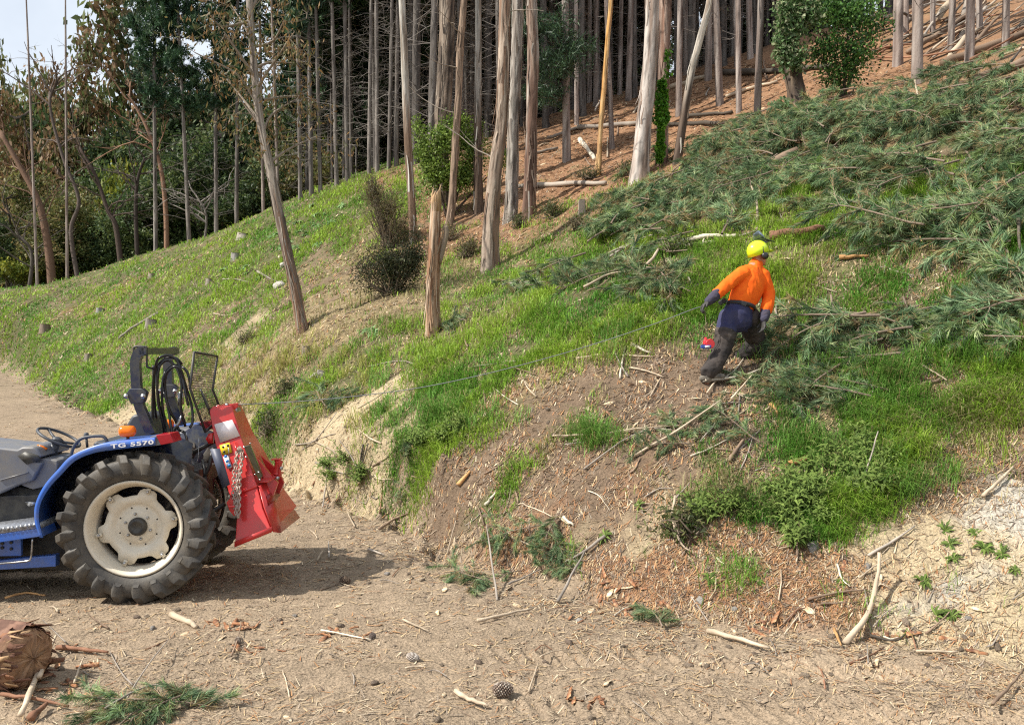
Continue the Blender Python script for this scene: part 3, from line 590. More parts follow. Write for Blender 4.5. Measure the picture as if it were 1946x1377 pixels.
for s_ in (0, SH):
    hb_ = MB(); c = tp(260, 752, .42)+AX*s_
    hb_.prism([c+q-AX*.042 for q in (V(-.085, 0, .02), V(-.05, 0, .07), V(.06, 0, .07), V(.10, 0, .03), V(.07, 0, -.06), V(-.04, 0, -.07))], [c+q+AX*.042 for q in (V(-.085, 0, .02), V(-.05, 0, .07), V(.06, 0, .07), V(.10, 0, .03), V(.07, 0, -.06), V(-.04, 0, -.07))])
    ho = bevel(hb_.build('roll_bar_hinge', M_navy, tractor), .008)
    for dx in (-.075, .075):
        bb = MB(); bb.sweep(c+BK*dx-AX*.045, [(.024, 0), (.024, .015), (.014, .017), (.014, .03)], ax=AX*-1, n=6); bb.build('hinge_bolt', M_steel, ho)
br_ = MB(); br_.tube(smooth_path([tp(254, 668, .42), tp(256, 659, .42), tp(275, 659, .42), tp(279, 663, .42), tp(279, 694, .42), tp(283, 698, .42), tp(292, 701, .50)], 4), .010, 8); br_.build('lamp_guard', M_dark, tractor, smooth=True)
# hydraulic hoses
HO = [[(292, 850), (290, 800), (291, 730), (297, 690), (306, 678), (322, 676), (338, 688), (346, 715), (352, 745), (358, 770)],
      [(302, 862), (312, 820), (300, 760), (301, 705), (310, 688), (322, 686), (336, 700), (345, 730), (343, 770), (352, 810)],
      [(318, 862), (314, 810), (308, 760), (311, 715), (325, 697), (340, 694), (354, 704), (360, 722), (362, 742)],
      [(325, 870), (318, 830), (305, 780), (297, 720), (300, 694), (315, 681), (334, 680), (346, 692)],
      [(345, 880), (330, 840), (322, 790), (314, 740), (316, 712), (330, 697), (343, 702), (352, 730), (364, 770), (366, 800), (361, 812)],
      [(360, 860), (352, 824), (340, 816), (334, 800), (322, 778), (312, 745)],
      [(330, 858), (345, 842), (352, 850), (349, 866), (336, 872), (322, 862)],
      [(296, 850), (298, 810), (294, 770), (292, 720), (292, 694)]]
for i, h0 in enumerate(HO):
    mb = MB(); pts = smooth_path([tp(x, y, .55+.035*(i % 4)+.04*math.sin(j*1.3+i)) for j, (x, y) in enumerate(h0)], 6); mb.tube(pts, .0125, 8); mb.build('hydraulic_hose', M_hose, tractor, smooth=True)
cp_ = MB(); cp_.tube([tp(342, 746, .62), tp(342, 770, .62)], .02, 10); cp_.tube([tp(344, 744, .68), tp(346, 768, .68)], .02, 10); cp_.build('hose_coupling', M_steel, tractor)
bd = MB(); bd.tube([tp(348, 786, .60), tp(338, 806, .60), tp(328, 822, .60)], .014, 10); bd.build('control_lever', M_steel, tractor)
# three point linkage
ln = MB()
for l_ in (.52, 1.02):
    ln.tube([HUB+AX*l_+BK*.25+V(0, 0, -.12), tp(428, 957, l_)], [.026, .02], 8); ln.tube([tp(385, 872, l_), tp(398, 950, l_)], .016, 8)
    ln.tube([tp(405, 850, l_), tp(398, 885, l_), tp(380, 925, l_)], [.012, .02, .014], 8)
ln.tube([tp(352, 868, .75), tp(412, 836, .75)], .02, 8); ln.build('three_point_linkage', M_dark, tractor)
wr = MB()
wr.tube(smooth_path([tp(354, 822, .5), tp(356, 850, .5), tp(366, 880, .5), tp(376, 872, .5), tp(378, 830, .55)], 5), .003, 5)
wr.tube(smooth_path([tp(434, 850, .45), tp(438, 905, .45), tp(431, 950, .45)], 5), .004, 5); wr.build('linkage_cable', M_steel, tractor)

# ---------------------------------------------------------------- logging winch on the linkage
WC = .78   # lateral centre
wl = tp(470, 1000, WC); wl.z = .15
winch = thing('logging_winch', 'bright red logging winch with flared blade, hitched tilted behind the blue tractor', 'winch', wl)
# outline levels: (front px, rear px, half width)
LV = [((404, 772), (440, 770), .16), ((398, 782), (447, 792), .19), ((408, 838), (457, 827), .23), ((424, 895), (473, 875), .33), ((438, 949), (488, 923), .42), ((450, 982), (499, 966), .50), ((446, 1039), (517, 1010), .60)]
def wp(px, py, lat): return tp(px, py, lat)
top_z = []
mb = MB(); rows = []
for (f_, r_, hw) in LV:
    a = wp(*f_, WC-hw); b = wp(*r_, WC-hw); rows.append([a, b, b+AX*2*hw, a+AX*2*hw])
n = len(rows)
mb.add([tuple(p) for r_ in rows for p in r_], [(4*i+j, 4*i+(j+1) % 4, 4*i+4+(j+1) % 4, 4*i+4+j) for i in range(n-1) for j in range(4)])
base = 0; mb.ng.append(([0, 1, 2, 3][::-1], 0)); mb.ng.append(([4*(n-1)+i for i in range(4)], 0))
bevel(mb.build('winch_body', M_red, winch), .008)
# blade skirt: flared plate behind and below
bl = MB(); r4, r6 = rows[5], rows[6]
ext = BK*.10+V(0, 0, -.02)
for i, (k, w2) in enumerate(((4, .0), (6, .0))): pass
far_c = tp(568, 983, WC+.62); near_c = tp(531, 1012, WC-.40)
q = [rows[4][1]+BK*.012, rows[5][1]+BK*.012, rows[6][1]+BK*.01-AX*.01, near_c, far_c, tp(541, 944, WC+.50), rows[4][2]+BK*.012]
bl.prism(q, [p+BK*.012 for p in q])
bl.build('blade', M_red, winch)
# fold line and lower panel lip
lp = MB(); a, b = wp(440, 938, WC-.42), wp(489, 921, WC-.42); lp.prism([a-AX*.014, b-AX*.014, b-AX*.014+V(0, 0, -.022), a-AX*.014+V(0, 0, -.022)], [a+AX*.01, b+AX*.01, b+AX*.01+V(0, 0, -.022), a+AX*.01+V(0, 0, -.022)])
a = [rows[6][0]-AX*.012, rows[6][1]-AX*.012, rows[6][1]-AX*.012+V(0, 0, .05), rows[6][0]-AX*.012+V(0, 0, .05)]; lp.prism(a, [p+AX*.01 for p in a]); lp.build('reinforcing_strip', M_red, winch)
# head with the upper pulley
hd = MB(); plate(hd, [(400, 776), (416, 768), (420, 770), (452, 765), (452, 773), (446, 778), (447, 793), (400, 786)], WC-.11, WC-.09); plate(hd, [(400, 776), (416, 768), (420, 770), (452, 765), (452, 773), (446, 778), (447, 793), (400, 786)], WC+.09, WC+.11)
plate(hd, [(398, 779), (416, 769), (418, 774), (401, 784)], WC-.16, WC+.16); ho = bevel(hd.build('winch_head', M_red, winch), .004)
pu = MB(); pu.tube([wp(438, 783, WC-.09), wp(438, 783, WC-.09)+AX*.18], .055, 18); pu.build('pulley', M_steel, ho, smooth=True)
pb = MB()
for x, y in ((428.5, 783), (431, 769), (441, 792)): pb.sweep(wp(x, y, WC-.11), [(.018, 0), (.018, .01), (.009, .018)], ax=AX*-1, n=6)
pb.build('pulley_bolt', M_steel, ho)
# side stickers, black panel, blue-grey guard
def on_side(px, py, off=.004):      # a point on the camera-side panel, found between the outline levels
    lo = 0
    best = None
    for i in range(n-1):
        a, b = LV[i], LV[i+1]
        for t in np.linspace(0, 1, 12):
            hw = a[2]+(b[2]-a[2])*t; fy = (a[0][1]+(b[0][1]-a[0][1])*t); ry = (a[1][1]+(b[1][1]-a[1][1])*t); fx = a[0][0]+(b[0][0]-a[0][0])*t; rx = a[1][0]+(b[1][0]-a[1][0])*t
            yy = fy+(ry-fy)*(px-fx)/(rx-fx); e = abs(yy-py)
            if best is None or e < best[0]: best = (e, hw)
    return wp(px, py, WC-best[1]-off-.010)
def sticker(name, quad, m_, off=.006, par=winch):
    s_ = MB(); q = [on_side(x, y, off) for x, y in quad]; s_.prism(q, [p+AX*.003 for p in q]); return s_.build(name, m_, par)
sticker('reflective_panel', [(407, 806), (441, 797), (456, 828), (419, 841)], mat('glossy panel', (.78, .70, .70), .12, coat=.8))
ye = sticker('warning_sticker', [(417, 846), (436, 840), (441, 859), (422, 865)], M_yel)
for (x, y) in ((424, 849), (433, 846), (426, 858), (435, 855)):
    s_ = MB(); c = on_side(x, y, .0095); s_.sweep(c, [(.011, 0), (.011, .002)], ax=AX*-1, n=8); s_.box(c+V(.004, 0, -.018), (.012, .003, .02)); s_.build('warning_symbol', M_dark, ye)
wh_ = sticker('instruction_sticker', [(424, 868), (433, 865), (441, 887), (432, 891)], M_white)
for (x, y) in ((429, 867), (432, 876), (436, 884)):
    s_ = MB(); s_.sweep(on_side(x, y, .0095), [(.015, 0), (.015, .002)], ax=AX*-1, n=14); s_.build('instruction_symbol', M_bluest, wh_)
gd = MB(); plate(gd, [(399, 853), (417, 852), (437, 920), (423, 928)], WC-.44, WC-.43); gd.build('side_guard', mat('slate panel', (.07, .08, .12), .5), winch)
bp_ = MB(); plate(bp_, [(463, 848), (474, 845), (498, 905), (492, 914)], WC-.40, WC-.34); bevel(bp_.build('belt_cover', mat('dark olive cover', (.05, .045, .02), .25, coat=.5), winch), .006)
bt = MB()
for x, y in ((464, 849), (476, 842), (468, 868), (485, 901), (494, 911), (492, 897)): bt.sweep(wp(x, y, WC-.41), [(.009, 0), (.009, .01)], ax=AX*-1, n=6)
bt.build('cover_bolt', M_steel, winch)
# rear face fittings: gusset and lower snatch pulley
def rear(s, t, off=.0):      # s: 0 near edge .. 1 far edge, t: level index (float)
    i = min(int(t), n-2); k = t-i; a = rows[i][1].lerp(rows[i+1][1], k); b = rows[i][2].lerp(rows[i+1][2], k); return a.lerp(b, s)+BK*off
gs = MB()
gs.prism([rear(.30, 2.9, .015), rear(.34, 3.9, .10), rear(.36, 4.1, .12), rear(.34, 4.9, .015)], [rear(.36, 2.9, .015), rear(.40, 3.9, .10), rear(.42, 4.1, .12), rear(.40, 4.9, .015)])
gs.prism([rear(.05, 3.9, .015), rear(.05, 3.9, .10), rear(.75, 3.9, .13), rear(.9, 3.9, .015)], [p+V(0, 0, .012) for p in [rear(.05, 3.9, .015), rear(.05, 3.9, .10), rear(.75, 3.9, .13), rear(.9, 3.9, .015)]])
gs.prism([rear(.6, 3.0, .015), rear(.6, 3.7, .12), rear(.6, 4.3, .12), rear(.6, 5.0, .015)], [rear(.65, 3.0, .015), rear(.65, 3.7, .12), rear(.65, 4.3, .12), rear(.65, 5.0, .015)])
bevel(gs.build('gusset', M_red, winch), .004)
lp_ = MB(); c = wp(526, 888, WC-.05); lp_.sweep(c-V(0, 0, .07), [(.032, 0), (.042, .01), (.034, .025), (.034, .115), (.042, .13), (.032, .14)], ax=(.15, 0, 1), n=18); lp_.box(c+V(.0, 0, .08), (.09, .08, .012)); lp_.box(c+V(-.03, 0, -.08), (.13, .11, .012)); lp_.box(c+V(.035, -.03, 0), (.02, .02, .15))
lo_ = bevel(lp_.build('lower_pulley', M_red, winch), .004); lb = MB(); lb.sweep(c+V(.05, -.04, 0), [(.018, 0), (.018, .02), (.010, .022)], ax=(.6, -.8, 0), n=6); lb.sweep(c+V(.02, -.06, -.09), [(.018, 0), (.018, .02)], ax=(.6, -.8, 0), n=6); lb.build('pulley_bolt', M_steel, lo_)
tl_ = MB(); q = [rear(.12, 4.55, .031), rear(.62, 4.55, .031), rear(.62, 4.95, .031), rear(.12, 4.95, .031)]; tl_.prism(q, [p+BK*.004 for p in q]); tl_.build('dark_red_plate', mat('dark red plate', (.28, .01, .012), .3), winch)
lv_ = MB(); plate(lv_, [(430, 955), (437, 946), (449, 958), (452, 978), (444, 980), (436, 970)], WC-.52, WC-.49); lv_.tube([wp(434, 962, WC-.54), wp(446, 962, WC-.54)], .012, 8); bevel(lv_.build('hitch_lug', M_red, winch), .004)
tl2 = MB(); plate(tl2, [(391, 834), (396, 824), (405, 822), (404, 842), (396, 843)], WC-.2, WC-.17); tl2.build('top_link_lug', M_red, winch)
# mesh guard
GL = [(369, 668), (360, 736), (364, 752), (386, 815), (396, 822), (406, 820)]; GRr = [(412, 676), (403, 738), (413, 765)]
Gp = WC-.30; dlat = .48
mb = MB(); pl_ = [tp(369, 669, WC-.24), tp(361, 737, WC-.24), tp(390, 820, WC-.24)]; pr_ = [tp(413, 677, WC+.26), tp(404, 740, WC+.26), tp(424, 790, WC+.26)]
fr_ = [pr_[2], pr_[1], pr_[0], pl_[0], pl_[1], pl_[2], pr_[2]]
mb.tube([pl_[0], pl_[1], pl_[2]], .0125, 8); mb.tube([pr_[0], pr_[1], pr_[2]], .0125, 8); mb.tube([pl_[0], pr_[0]], .0125, 8); mb.tube([pl_[2], pr_[2]], .0125, 8); mb.tube([pl_[2].lerp(pr_[2], .5), pl_[1].lerp(pr_[1], .45)], .012, 8)
gf = mb.build('guard_frame', M_dark, winch, smooth=True)
ms = MB()
for t in np.linspace(0, 1, 21)[1:-1]: ms.tube([pl_[0].lerp(pr_[0], t), pl_[1].lerp(pr_[1], t), pl_[2].lerp(pr_[2], t)], .0024, 4, caps=False)
for (a0, a1, b0, b1, k) in ((pl_[0], pl_[1], pr_[0], pr_[1], 15), (pl_[1], pl_[2], pr_[1], pr_[2], 15)):
    for t in np.linspace(0, 1, k): ms.tube([a0.lerp(a1, t), b0.lerp(b1, t)], .0024, 4, caps=False)
ms.build('guard_mesh', M_dark, gf)
# chain hung on the winch side
chn = thing('steel_chain', 'rusty brown steel chain hanging in a doubled loop on the red winch side', 'chain', tp(452, 850, WC-.45))
M_chain = mat('rusty chain', (.30, .20, .15), .5, metal=.3, noise=(30, (.45, .38, .33), .15))
cb = MB()
def link(mb, c, t, up, L=.034, W=.013, r=.0052):
    t = t.normalized(); s_ = t.cross(up).normalized(); pts = []
    for k in range(13):
        a = 2*math.pi*k/12; pts.append(c+t*(math.cos(a)*L*.5+(1 if math.cos(a) > 0 else -1)*L*.12)+s_*math.sin(a)*W)
    mb.tube(pts, r, 5, caps=False)
for path in ([(455, 852), (447, 885), (445, 912), (445, 950), (453, 985)], [(456, 852), (460, 875), (457, 905), (456, 940), (455, 985)], [(452, 854), (450, 880), (452, 920), (453, 960), (454, 986)], [(459, 852), (462, 866), (455, 900), (449, 940), (450, 970)]):
    sp = smooth_path([on_side(x, y, .05)-AX*.02 for x, y in path], 10); d_ = np.r_[0, np.cumsum(np.linalg.norm(np.diff(sp, axis=0), axis=1))]; m_ = int(d_[-1]/.030)
    for i in range(m_):
        s0 = d_[-1]*i/m_; p = Vector([np.interp(s0, d_, sp[:, k]) for k in range(3)]); q = Vector([np.interp(s0+.01, d_, sp[:, k]) for k in range(3)])
        link(cb, p, (q-p) if (q-p).length > 1e-5 else V(0, 0, 1), AX if i % 2 else (BK+AX*.4))
tag(cb.build('steel_chain', M_chain, chn), None)
bpy.data.objects[chn.name].children[0].name = 'chain_links'
hk = MB(); hk.tube([on_side(446, 838, .0)-AX*.02, on_side(452, 855, .05)-AX*.04], .008, 6); hk.build('chain_hook', M_red, winch)
# ---------------------------------------------------------------- the worker
def seg(mb, pts, n=20, wide=None):
    """rounded tube through pts = [(point, half width, half depth)], 'wide' the direction of the half width; hemispherical ends"""
    P = smooth_path([p for p, _, _ in pts], 5); k = len(pts); tt = np.linspace(0, k-1, len(P))
    A_ = np.interp(tt, range(k), [a for _, a, _ in pts]); B_ = np.interp(tt, range(k), [b for _, _, b in pts])
    rows = []; m_ = len(P)
    T = [Vector(P[min(i+1, m_-1)]-P[max(i-1, 0)]).normalized() for i in range(m_)]
    ring = []
    for e, i, s_ in ((0, 0, -1), (1, m_-1, 1)):
        for q in (.97, .8, .5, .2) if e else (.2, .5, .8, .97):
            c = math.sqrt(1-q*q)
            ring.append((e, Vector(P[i])+T[i]*s_*c*min(A_[i], B_[i]), T[i], A_[i]*q, B_[i]*q))
    seq = [r[1:] for r in ring if r[0] == 0]+[(Vector(P[i]), T[i], A_[i], B_[i]) for i in range(m_)]+[r[1:] for r in ring if r[0] == 1]
    prev = wide if wide is not None else V(1, 0, 0)
    for c, t, a, b in seq:
        u = (prev-t*prev.dot(t)).normalized(); w_ = t.cross(u); prev = u
        rows += [tuple(c+u*math.cos(x)*a+w_*math.sin(x)*b) for x in np.arange(n)/n*2*math.pi]
    L = len(seq); base = mb.n
    mb.add(rows, [(i*n+j, i*n+(j+1) % n, (i+1)*n+(j+1) % n, (i+1)*n+j) for i in range(L-1) for j in range(n)])
    mb.ng.append(([base+i for i in range(n)][::-1], 0)); mb.ng.append(([base+(L-1)*n+i for i in range(n)], 0))
def fuse(mb, name, m_, parent, vox=.009, sm=4, fold=None, origin=None):
    """fuses the collected volumes into one skin, smooths it and presses folds into it"""
    t = mb.build('tmp', m_, None, origin=V(0, 0, 0)); r = t.modifiers.new('r', 'REMESH'); r.mode = 'VOXEL'; r.voxel_size = vox; r.adaptivity = 0
    s_ = t.modifiers.new('s', 'SMOOTH'); s_.iterations = sm; s_.factor = .5
    bpy.context.view_layer.update(); me = bpy.data.meshes.new_from_object(t.evaluated_get(bpy.context.evaluated_depsgraph_get()))
    bpy.data.objects.remove(t); me.name = name
    n = len(me.vertices); co = np.empty(n*3, np.float32); me.vertices.foreach_get('co', co); co = co.reshape(-1, 3).astype(float)
    if fold:
        no_ = np.empty(n*3, np.float32); me.vertices.foreach_get('normal', no_); no_ = no_.reshape(-1, 3)
        d = fold(co); co = co+no_*d[:, None]
    co = co-np.array(tuple(parent_loc(parent) if origin is None else origin)); me.vertices.foreach_set('co', co.astype(np.float32).ravel())
    me.polygons.foreach_set('use_smooth', np.ones(len(me.polygons), bool)); me.materials.clear(); me.materials.append(m_); me.update()
    o = bpy.data.objects.new(name, me); sc.collection.objects.link(o); o.parent = parent; return o
def ridges(s, a, seed=0, st=(1, 1, 1)):
    def f(co):
        q = co*np.array(st); n1 = fbm(q[:, 0], q[:, 1], s, 3, seed, z=q[:, 2]); return a*(1-np.abs(n1)*2.6).clip(-1, 1)
    return f
M_or = mat('hi-vis orange cotton', (.93, .16, .012), .85, noise=(12, (.84, .12, .01), .12), bump=(220, .0008), spec=.2)
M_nv = mat('navy cotton', (.030, .034, .095), .9, noise=(9, (.055, .055, .10), .15), bump=(220, .0008), spec=.2)
M_ch = mat('black chainsaw chaps', (.018, .017, .018), .85, noise=(5, (.085, .07, .062), .16), bump=(120, .001), spec=.2)
M_cu = mat('charcoal cuff cotton', (.045, .045, .075), .9, noise=(20, (.07, .06, .08), .15), spec=.2)
M_gl = mat('black work glove', (.022, .021, .022), .65, noise=(40, (.05, .045, .04), .15))
M_bt = mat('dusty boot leather', (.05, .046, .04), .8, noise=(18, (.22, .19, .15), .15))
M_sk = mat('ruddy skin', (.55, .24, .16), .55, noise=(30, (.48, .17, .11), .1))
M_hv = mat('fluorescent yellow shell', (.70, .92, .02), .3, coat=.4)
M_bk = mat('black plastic', (.012, .012, .012), .3, coat=.3)
M_web = mat('black belt webbing', (.018, .018, .02), .7)
foot = hit(1343, 733)
Zf = to_px(foot)[2]
person = thing('person', 'forestry worker in orange shirt, yellow helmet and black chaps pulling the line up the slope', 'person', foot)
def J(px, py, dz): return atz(px, py, Zf+dz)
SHL = (J(1457, 520, .40)-J(1404, 513, .22)).normalized()      # shoulder line
# joints
pel = J(1401, 598, .22); waist = J(1408, 576, .24); chest = J(1425, 543, .30); nb = J(1434, 510, .36); hd_ = J(1442, 484, .40)
Ls, Le, Lw = J(1408, 519, .22), J(1377, 546, .10), J(1346, 573, .02)
Rs, Re, Rw = J(1453, 524, .38), J(1461, 562, .34), J(1452, 607, .16)
Lh, Lk, La = J(1384, 608, .20), J(1373, 662, .12), J(1344, 723, .0)
Rh, Rk, Ra = J(1419, 610, .34), J(1438, 646, .54), J(1400, 692, .62)
# body: one continuous skin under the clothes
b = MB()
seg(b, [(pel, .13, .10), (waist, .125, .09), (chest, .15, .10), (nb, .09, .07)], wide=SHL)
seg(b, [(nb-V(0, 0, .03), .062, .062), (nb.lerp(hd_, .5), .058, .058), (hd_, .055, .06)], wide=SHL)
fwd = (V(.80, .55, -.05)).normalized()       # where the face looks
seg(b, [(hd_+V(0, 0, -.06)+fwd*.02, .066, .078), (hd_+V(0, 0, .02), .078, .094), (hd_+V(0, 0, .07)-fwd*.01, .07, .085)], wide=fwd.cross(V(0, 0, 1)))
seg(b, [(hd_+fwd*.07+V(0, 0, -.085), .035, .04), (hd_+fwd*.082+V(0, 0, -.07), .025, .022)], n=12)      # chin
seg(b, [(hd_+fwd*.092+V(0, 0, .01), .011, .011), (hd_+fwd*.112+V(0, 0, -.022), .014, .013)], n=10)     # nose
seg(b, [(hd_+fwd*.088+V(0, 0, -.048)-SHL*.018, .010, .008), (hd_+fwd*.088+V(0, 0, -.048)+SHL*.018, .010, .008)], n=10)   # lips
for s_ in (-1, 1): seg(b, [(hd_+SHL*s_*.078+V(0, 0, -.02), .014, .01), (hd_+SHL*s_*.082+V(0, 0, .015), .016, .01)], n=10)
for a, m_, c, q in ((Ls, Le, Lw, .045), (Rs, Re, Rw, .045)): seg(b, [(a, q, q), (m_, q*.85, q*.85), (c, .027, .030)], n=14)
for a, m_, c in ((Lh, Lk, La), (Rh, Rk, Ra)): seg(b, [(a, .085, .085), (m_, .058, .058), (c, .04, .045)], n=14)
body = fuse(b, 'body', M_sk, person, .008, 3)
# shirt
s_ = MB()
seg(s_, [(waist+V(0, 0, -.015), .155, .115), (waist.lerp(chest, .4), .168, .125), (chest, .178, .128), (chest.lerp(nb, .55), .165, .11), (nb+V(0, 0, -.01), .085, .075)], wide=SHL, n=28)
seg(s_, [(Ls+SHL*.03, .072, .072), (Ls.lerp(Le, .5), .068, .068), (Le, .062, .062), (Le.lerp(Lw, .42), .060, .060)])
seg(s_, [(Rs-SHL*.03, .072, .072), (Rs.lerp(Re, .5), .068, .068), (Re, .064, .064), (Re.lerp(Rw, .60), .060, .060)])
seg(s_, [(Ls, .06, .06), (nb+V(0, 0, -.02), .07, .07), (Rs, .06, .06)])
seg(s_, [(nb+V(0, 0, -.01), .072, .072), (nb.lerp(hd_, .30), .066, .066)])
f1_ = ridges(5.5, .010, 3, (1.3, 1.3, .5)); f2_ = ridges(14, .0035, 9, (1, 1, .6))
fuse(s_, 'shirt', M_or, person, .0075, 3, lambda c: f1_(c)+f2_(c))
for e, w_, k0, k1 in ((Le, Lw, .44, .98), (Re, Rw, .60, .98)):
    c = MB(); seg(c, [(e.lerp(w_, k0), .058, .058), (e.lerp(w_, (k0+k1)/2), .055, .055), (e.lerp(w_, k1), .044, .044)]); fuse(c, 'sleeve_cuff', M_cu, person, .007, 2, ridges(26, .005, 12))
# trousers and chaps
t = MB()
seg(t, [(waist+V(0, 0, -.03), .150, .115), (pel, .164, .145), (pel+V(.01, 0, -.06), .15, .14)], wide=SHL, n=28)
seg(t, [(Lh+V(0, 0, .03), .11, .12), (Lh.lerp(Lk, .45), .108, .108)])
seg(t, [(Rh+V(0, 0, .03), .12, .13), (Rh.lerp(Rk, .4), .11, .11)])
fuse(t, 'trousers', M_nv, person, .008, 4, ridges(9, .006, 5, (1, 1, .6)))
c = MB(); seg(c, [(Lh.lerp(Lk, .46), .116, .118), (Lh.lerp(Lk, .75), .106, .104), (Lk, .096, .093), (Lk.lerp(La, .5), .094, .092), (La+V(.012, 0, .10), .086, .084)], n=26); g1 = ridges(10, .009, 7, (1, 1, 1.3))
fuse(c, 'chaps_leg', M_ch, person, .008, 2, g1)
c = MB(); seg(c, [(Rh+V(.05, 0, .05), .10, .13), (Rh.lerp(Rk, .3)+V(.01, 0, 0), .118, .124), (Rh.lerp(Rk, .7), .108, .11), (Rk, .100, .100), (Rk.lerp(Ra, .5), .088, .088), (Ra+V(.02, 0, .05), .084, .084)], n=26)
fuse(c, 'chaps_leg', M_ch, person, .008, 2, ridges(11, .008, 8, (1, 1, 1.3)))
# belt with buckle
def ringband(name, c, a, b_, nrm_, hgt, th, m_, par):
    mb = MB(); u = (SHL-nrm_*SHL.dot(nrm_)).normalized(); w_ = nrm_.cross(u); n = 40; rr = []
    for k, (dh, q) in enumerate(((-hgt/2, 0), (-hgt/2, th), (hgt/2, th), (hgt/2, 0))):
        rr += [tuple(c+nrm_*dh+u*math.cos(x)*(a+q)+w_*math.sin(x)*(b_+q)) for x in np.arange(n)/n*2*math.pi]
    mb.add(rr, [(k*n+j, k*n+(j+1) % n, ((k+1) % 4)*n+(j+1) % n, ((k+1) % 4)*n+j) for k in range(4) for j in range(n)]); return mb.build(name, m_, par)
tilt = ((chest-waist).normalized()*.55+V(-.25, 0, .9)*.45).normalized()
belt = ringband('belt', waist+V(.0, 0, -.030), .168, .132, tilt, .042, .008, M_web, person)
bu = MB(); bc = J(1414, 577, .10); bu.box(bc, (.06, .012, .045), rot=rots(0, R(20), R(8))); bevel(bu.build('buckle', M_bk, belt), .003)
ps = MB(); ps.box(J(1373, 573, .18), (.09, .05, .05), rot=rots(0, R(-30), 0)); bevel(ps.build('belt_pouch', M_web, belt), .01)
# boots
for a, d, nm in ((La, V(1, .12, .10), 0), (Ra, V(.6, .7, .2), 1)):
    d = d.normalized(); g = ghs(a.x, a.y); gt = max(min(a.z-.09, g+.05), g+.02) if nm == 0 else a.z-.085
    bt = MB(); hl = V(a.x, a.y, gt)-d*.05
    seg(bt, [(a+V(0, 0, .02), .055, .060), (V(a.x, a.y, gt+.06), .055, .06)], n=16); seg(bt, [(hl+V(0, 0, .035), .042, .04), (hl+d*.10+V(0, 0, .045), .045, .045), (hl+d*.22+V(0, 0, .03), .046, .034)], wide=d.cross(V(0, 0, 1)), n=18)
    bo = fuse(bt, 'boot', M_bt, person, .007, 2); so2 = MB(); seg(so2, [(hl, .046, .014), (hl+d*.23, .048, .014)], wide=d.cross(V(0, 0, 1)), n=16); so2.build('boot_sole', M_bt, bo)
# gloves: palm, four fingers, thumb
def glove(w_, dirn, palmn, curl, thumbside):
    g = MB(); d = dirn.normalized(); p = palmn.normalized(); s2 = d.cross(p).normalized()*thumbside
    seg(g, [(w_, .033, .028), (w_+d*.03, .036, .024), (w_+d*.085, .044, .020)], wide=s2, n=16)
    for i, (off, L) in enumerate(((.033, .072), (.011, .080), (-.011, .075), (-.032, .060))):
        k = w_+d*.085+s2*off; a1 = curl*(.55+.06*i); e1 = k+(d*math.cos(a1)+p*math.sin(a1))*L*.45; a2 = curl*(1.25+.05*i); e2 = e1+(d*math.cos(a2)+p*math.sin(a2))*L*.33; a3 = curl*(1.9); e3 = e2+(d*math.cos(a3)+p*math.sin(a3))*L*.27
        seg(g, [(k-d*.015, .0125, .0125), (e1, .0115, .0115), (e2, .0105, .0105), (e3, .0095, .0095)], n=10)
    t0 = w_+d*.03+s2*.03; t1 = t0+(d*.5+s2*.75+p*.2).normalized()*.045; t2 = t1+(d*.85+s2*.15+p*.6).normalized()*.035
    seg(g, [(t0, .016, .016), (t1, .0135, .0135), (t2, .011, .011)], n=10)
    return fuse(g, 'glove', M_gl, person, .0042, 1)
glove(Lw+(Lw-Le).normalized()*.0, (Lw-Le)+V(-.02, 0, -.02), V(.2, -.2, -1), 1.15, 1)
glove(Rw, V(-.12, -.12, -1), V(-.9, -.3, 0), .6, 1)
grip = J(1336, 585.5, .0)
# helmet
he = MB(); hc = hd_+V(-.012, 0, .040); hup = V(-.22, -.05, .97).normalized(); hf = (fwd-hup*fwd.dot(hup)).normalized(); hs = hup.cross(hf)
n = 36; rows = []
for k, q in enumerate(np.linspace(0, 1, 12)):
    ph = q*math.pi/2*1.08
    for j in range(n):
        x = 2*math.pi*j/n; r = math.cos(ph) if ph < math.pi/2 else 0; rid = 1+.025*max(0, math.cos(x*2))*(q > .2)+(.02 if abs(math.sin(x)) < .22 and q > .15 else 0)
        lo = -.030-.022*max(0, -math.cos(x)) if q == 0 else 0
        rows.append(tuple(hc+hf*math.cos(x)*.136*r*rid+hs*math.sin(x)*.115*r*rid+hup*(.124*math.sin(min(ph, math.pi/2))+lo)))
he.add(rows, [(i*n+j, i*n+(j+1) % n, (i+1)*n+(j+1) % n, (i+1)*n+j) for i in range(11) for j in range(n)])
ho = he.build('helmet', M_hv, person, smooth=True); sm_ = ho.modifiers.new('s', 'SOLIDIFY'); sm_.thickness = .004
bm_ = MB(); xs = np.linspace(-1, 1, 9); ot = [hc+hf*(.135+.085*math.sqrt(max(0, 1-x*x)))+hs*x*.10+hup*(-.028-.02*(1-x*x)) for x in xs]; inn = [hc+hf*(.125-.05*x*x)+hs*x*.115+hup*(-.016) for x in xs[::-1]]
bm_.prism(ot+inn, [p+hup*.005 for p in ot+inn]); bm_.build('helmet_peak', M_hv, ho)
sg = -1 if (J(1450, 485, 0)-hd_).dot(hs) < 0 else 1
mc = hd_+V(.036, -.098, -.024); mu = MB(); ma = (mc-hd_).normalized(); ma = (V(.15, -.98, .0)).normalized()
mu.sweep(mc, [(.030, -.005), (.040, 0), (.042, .012), (.036, .030), (.018, .038)], ax=ma, n=24); mo = mu.build('ear_muff', M_bk, ho, smooth=True)
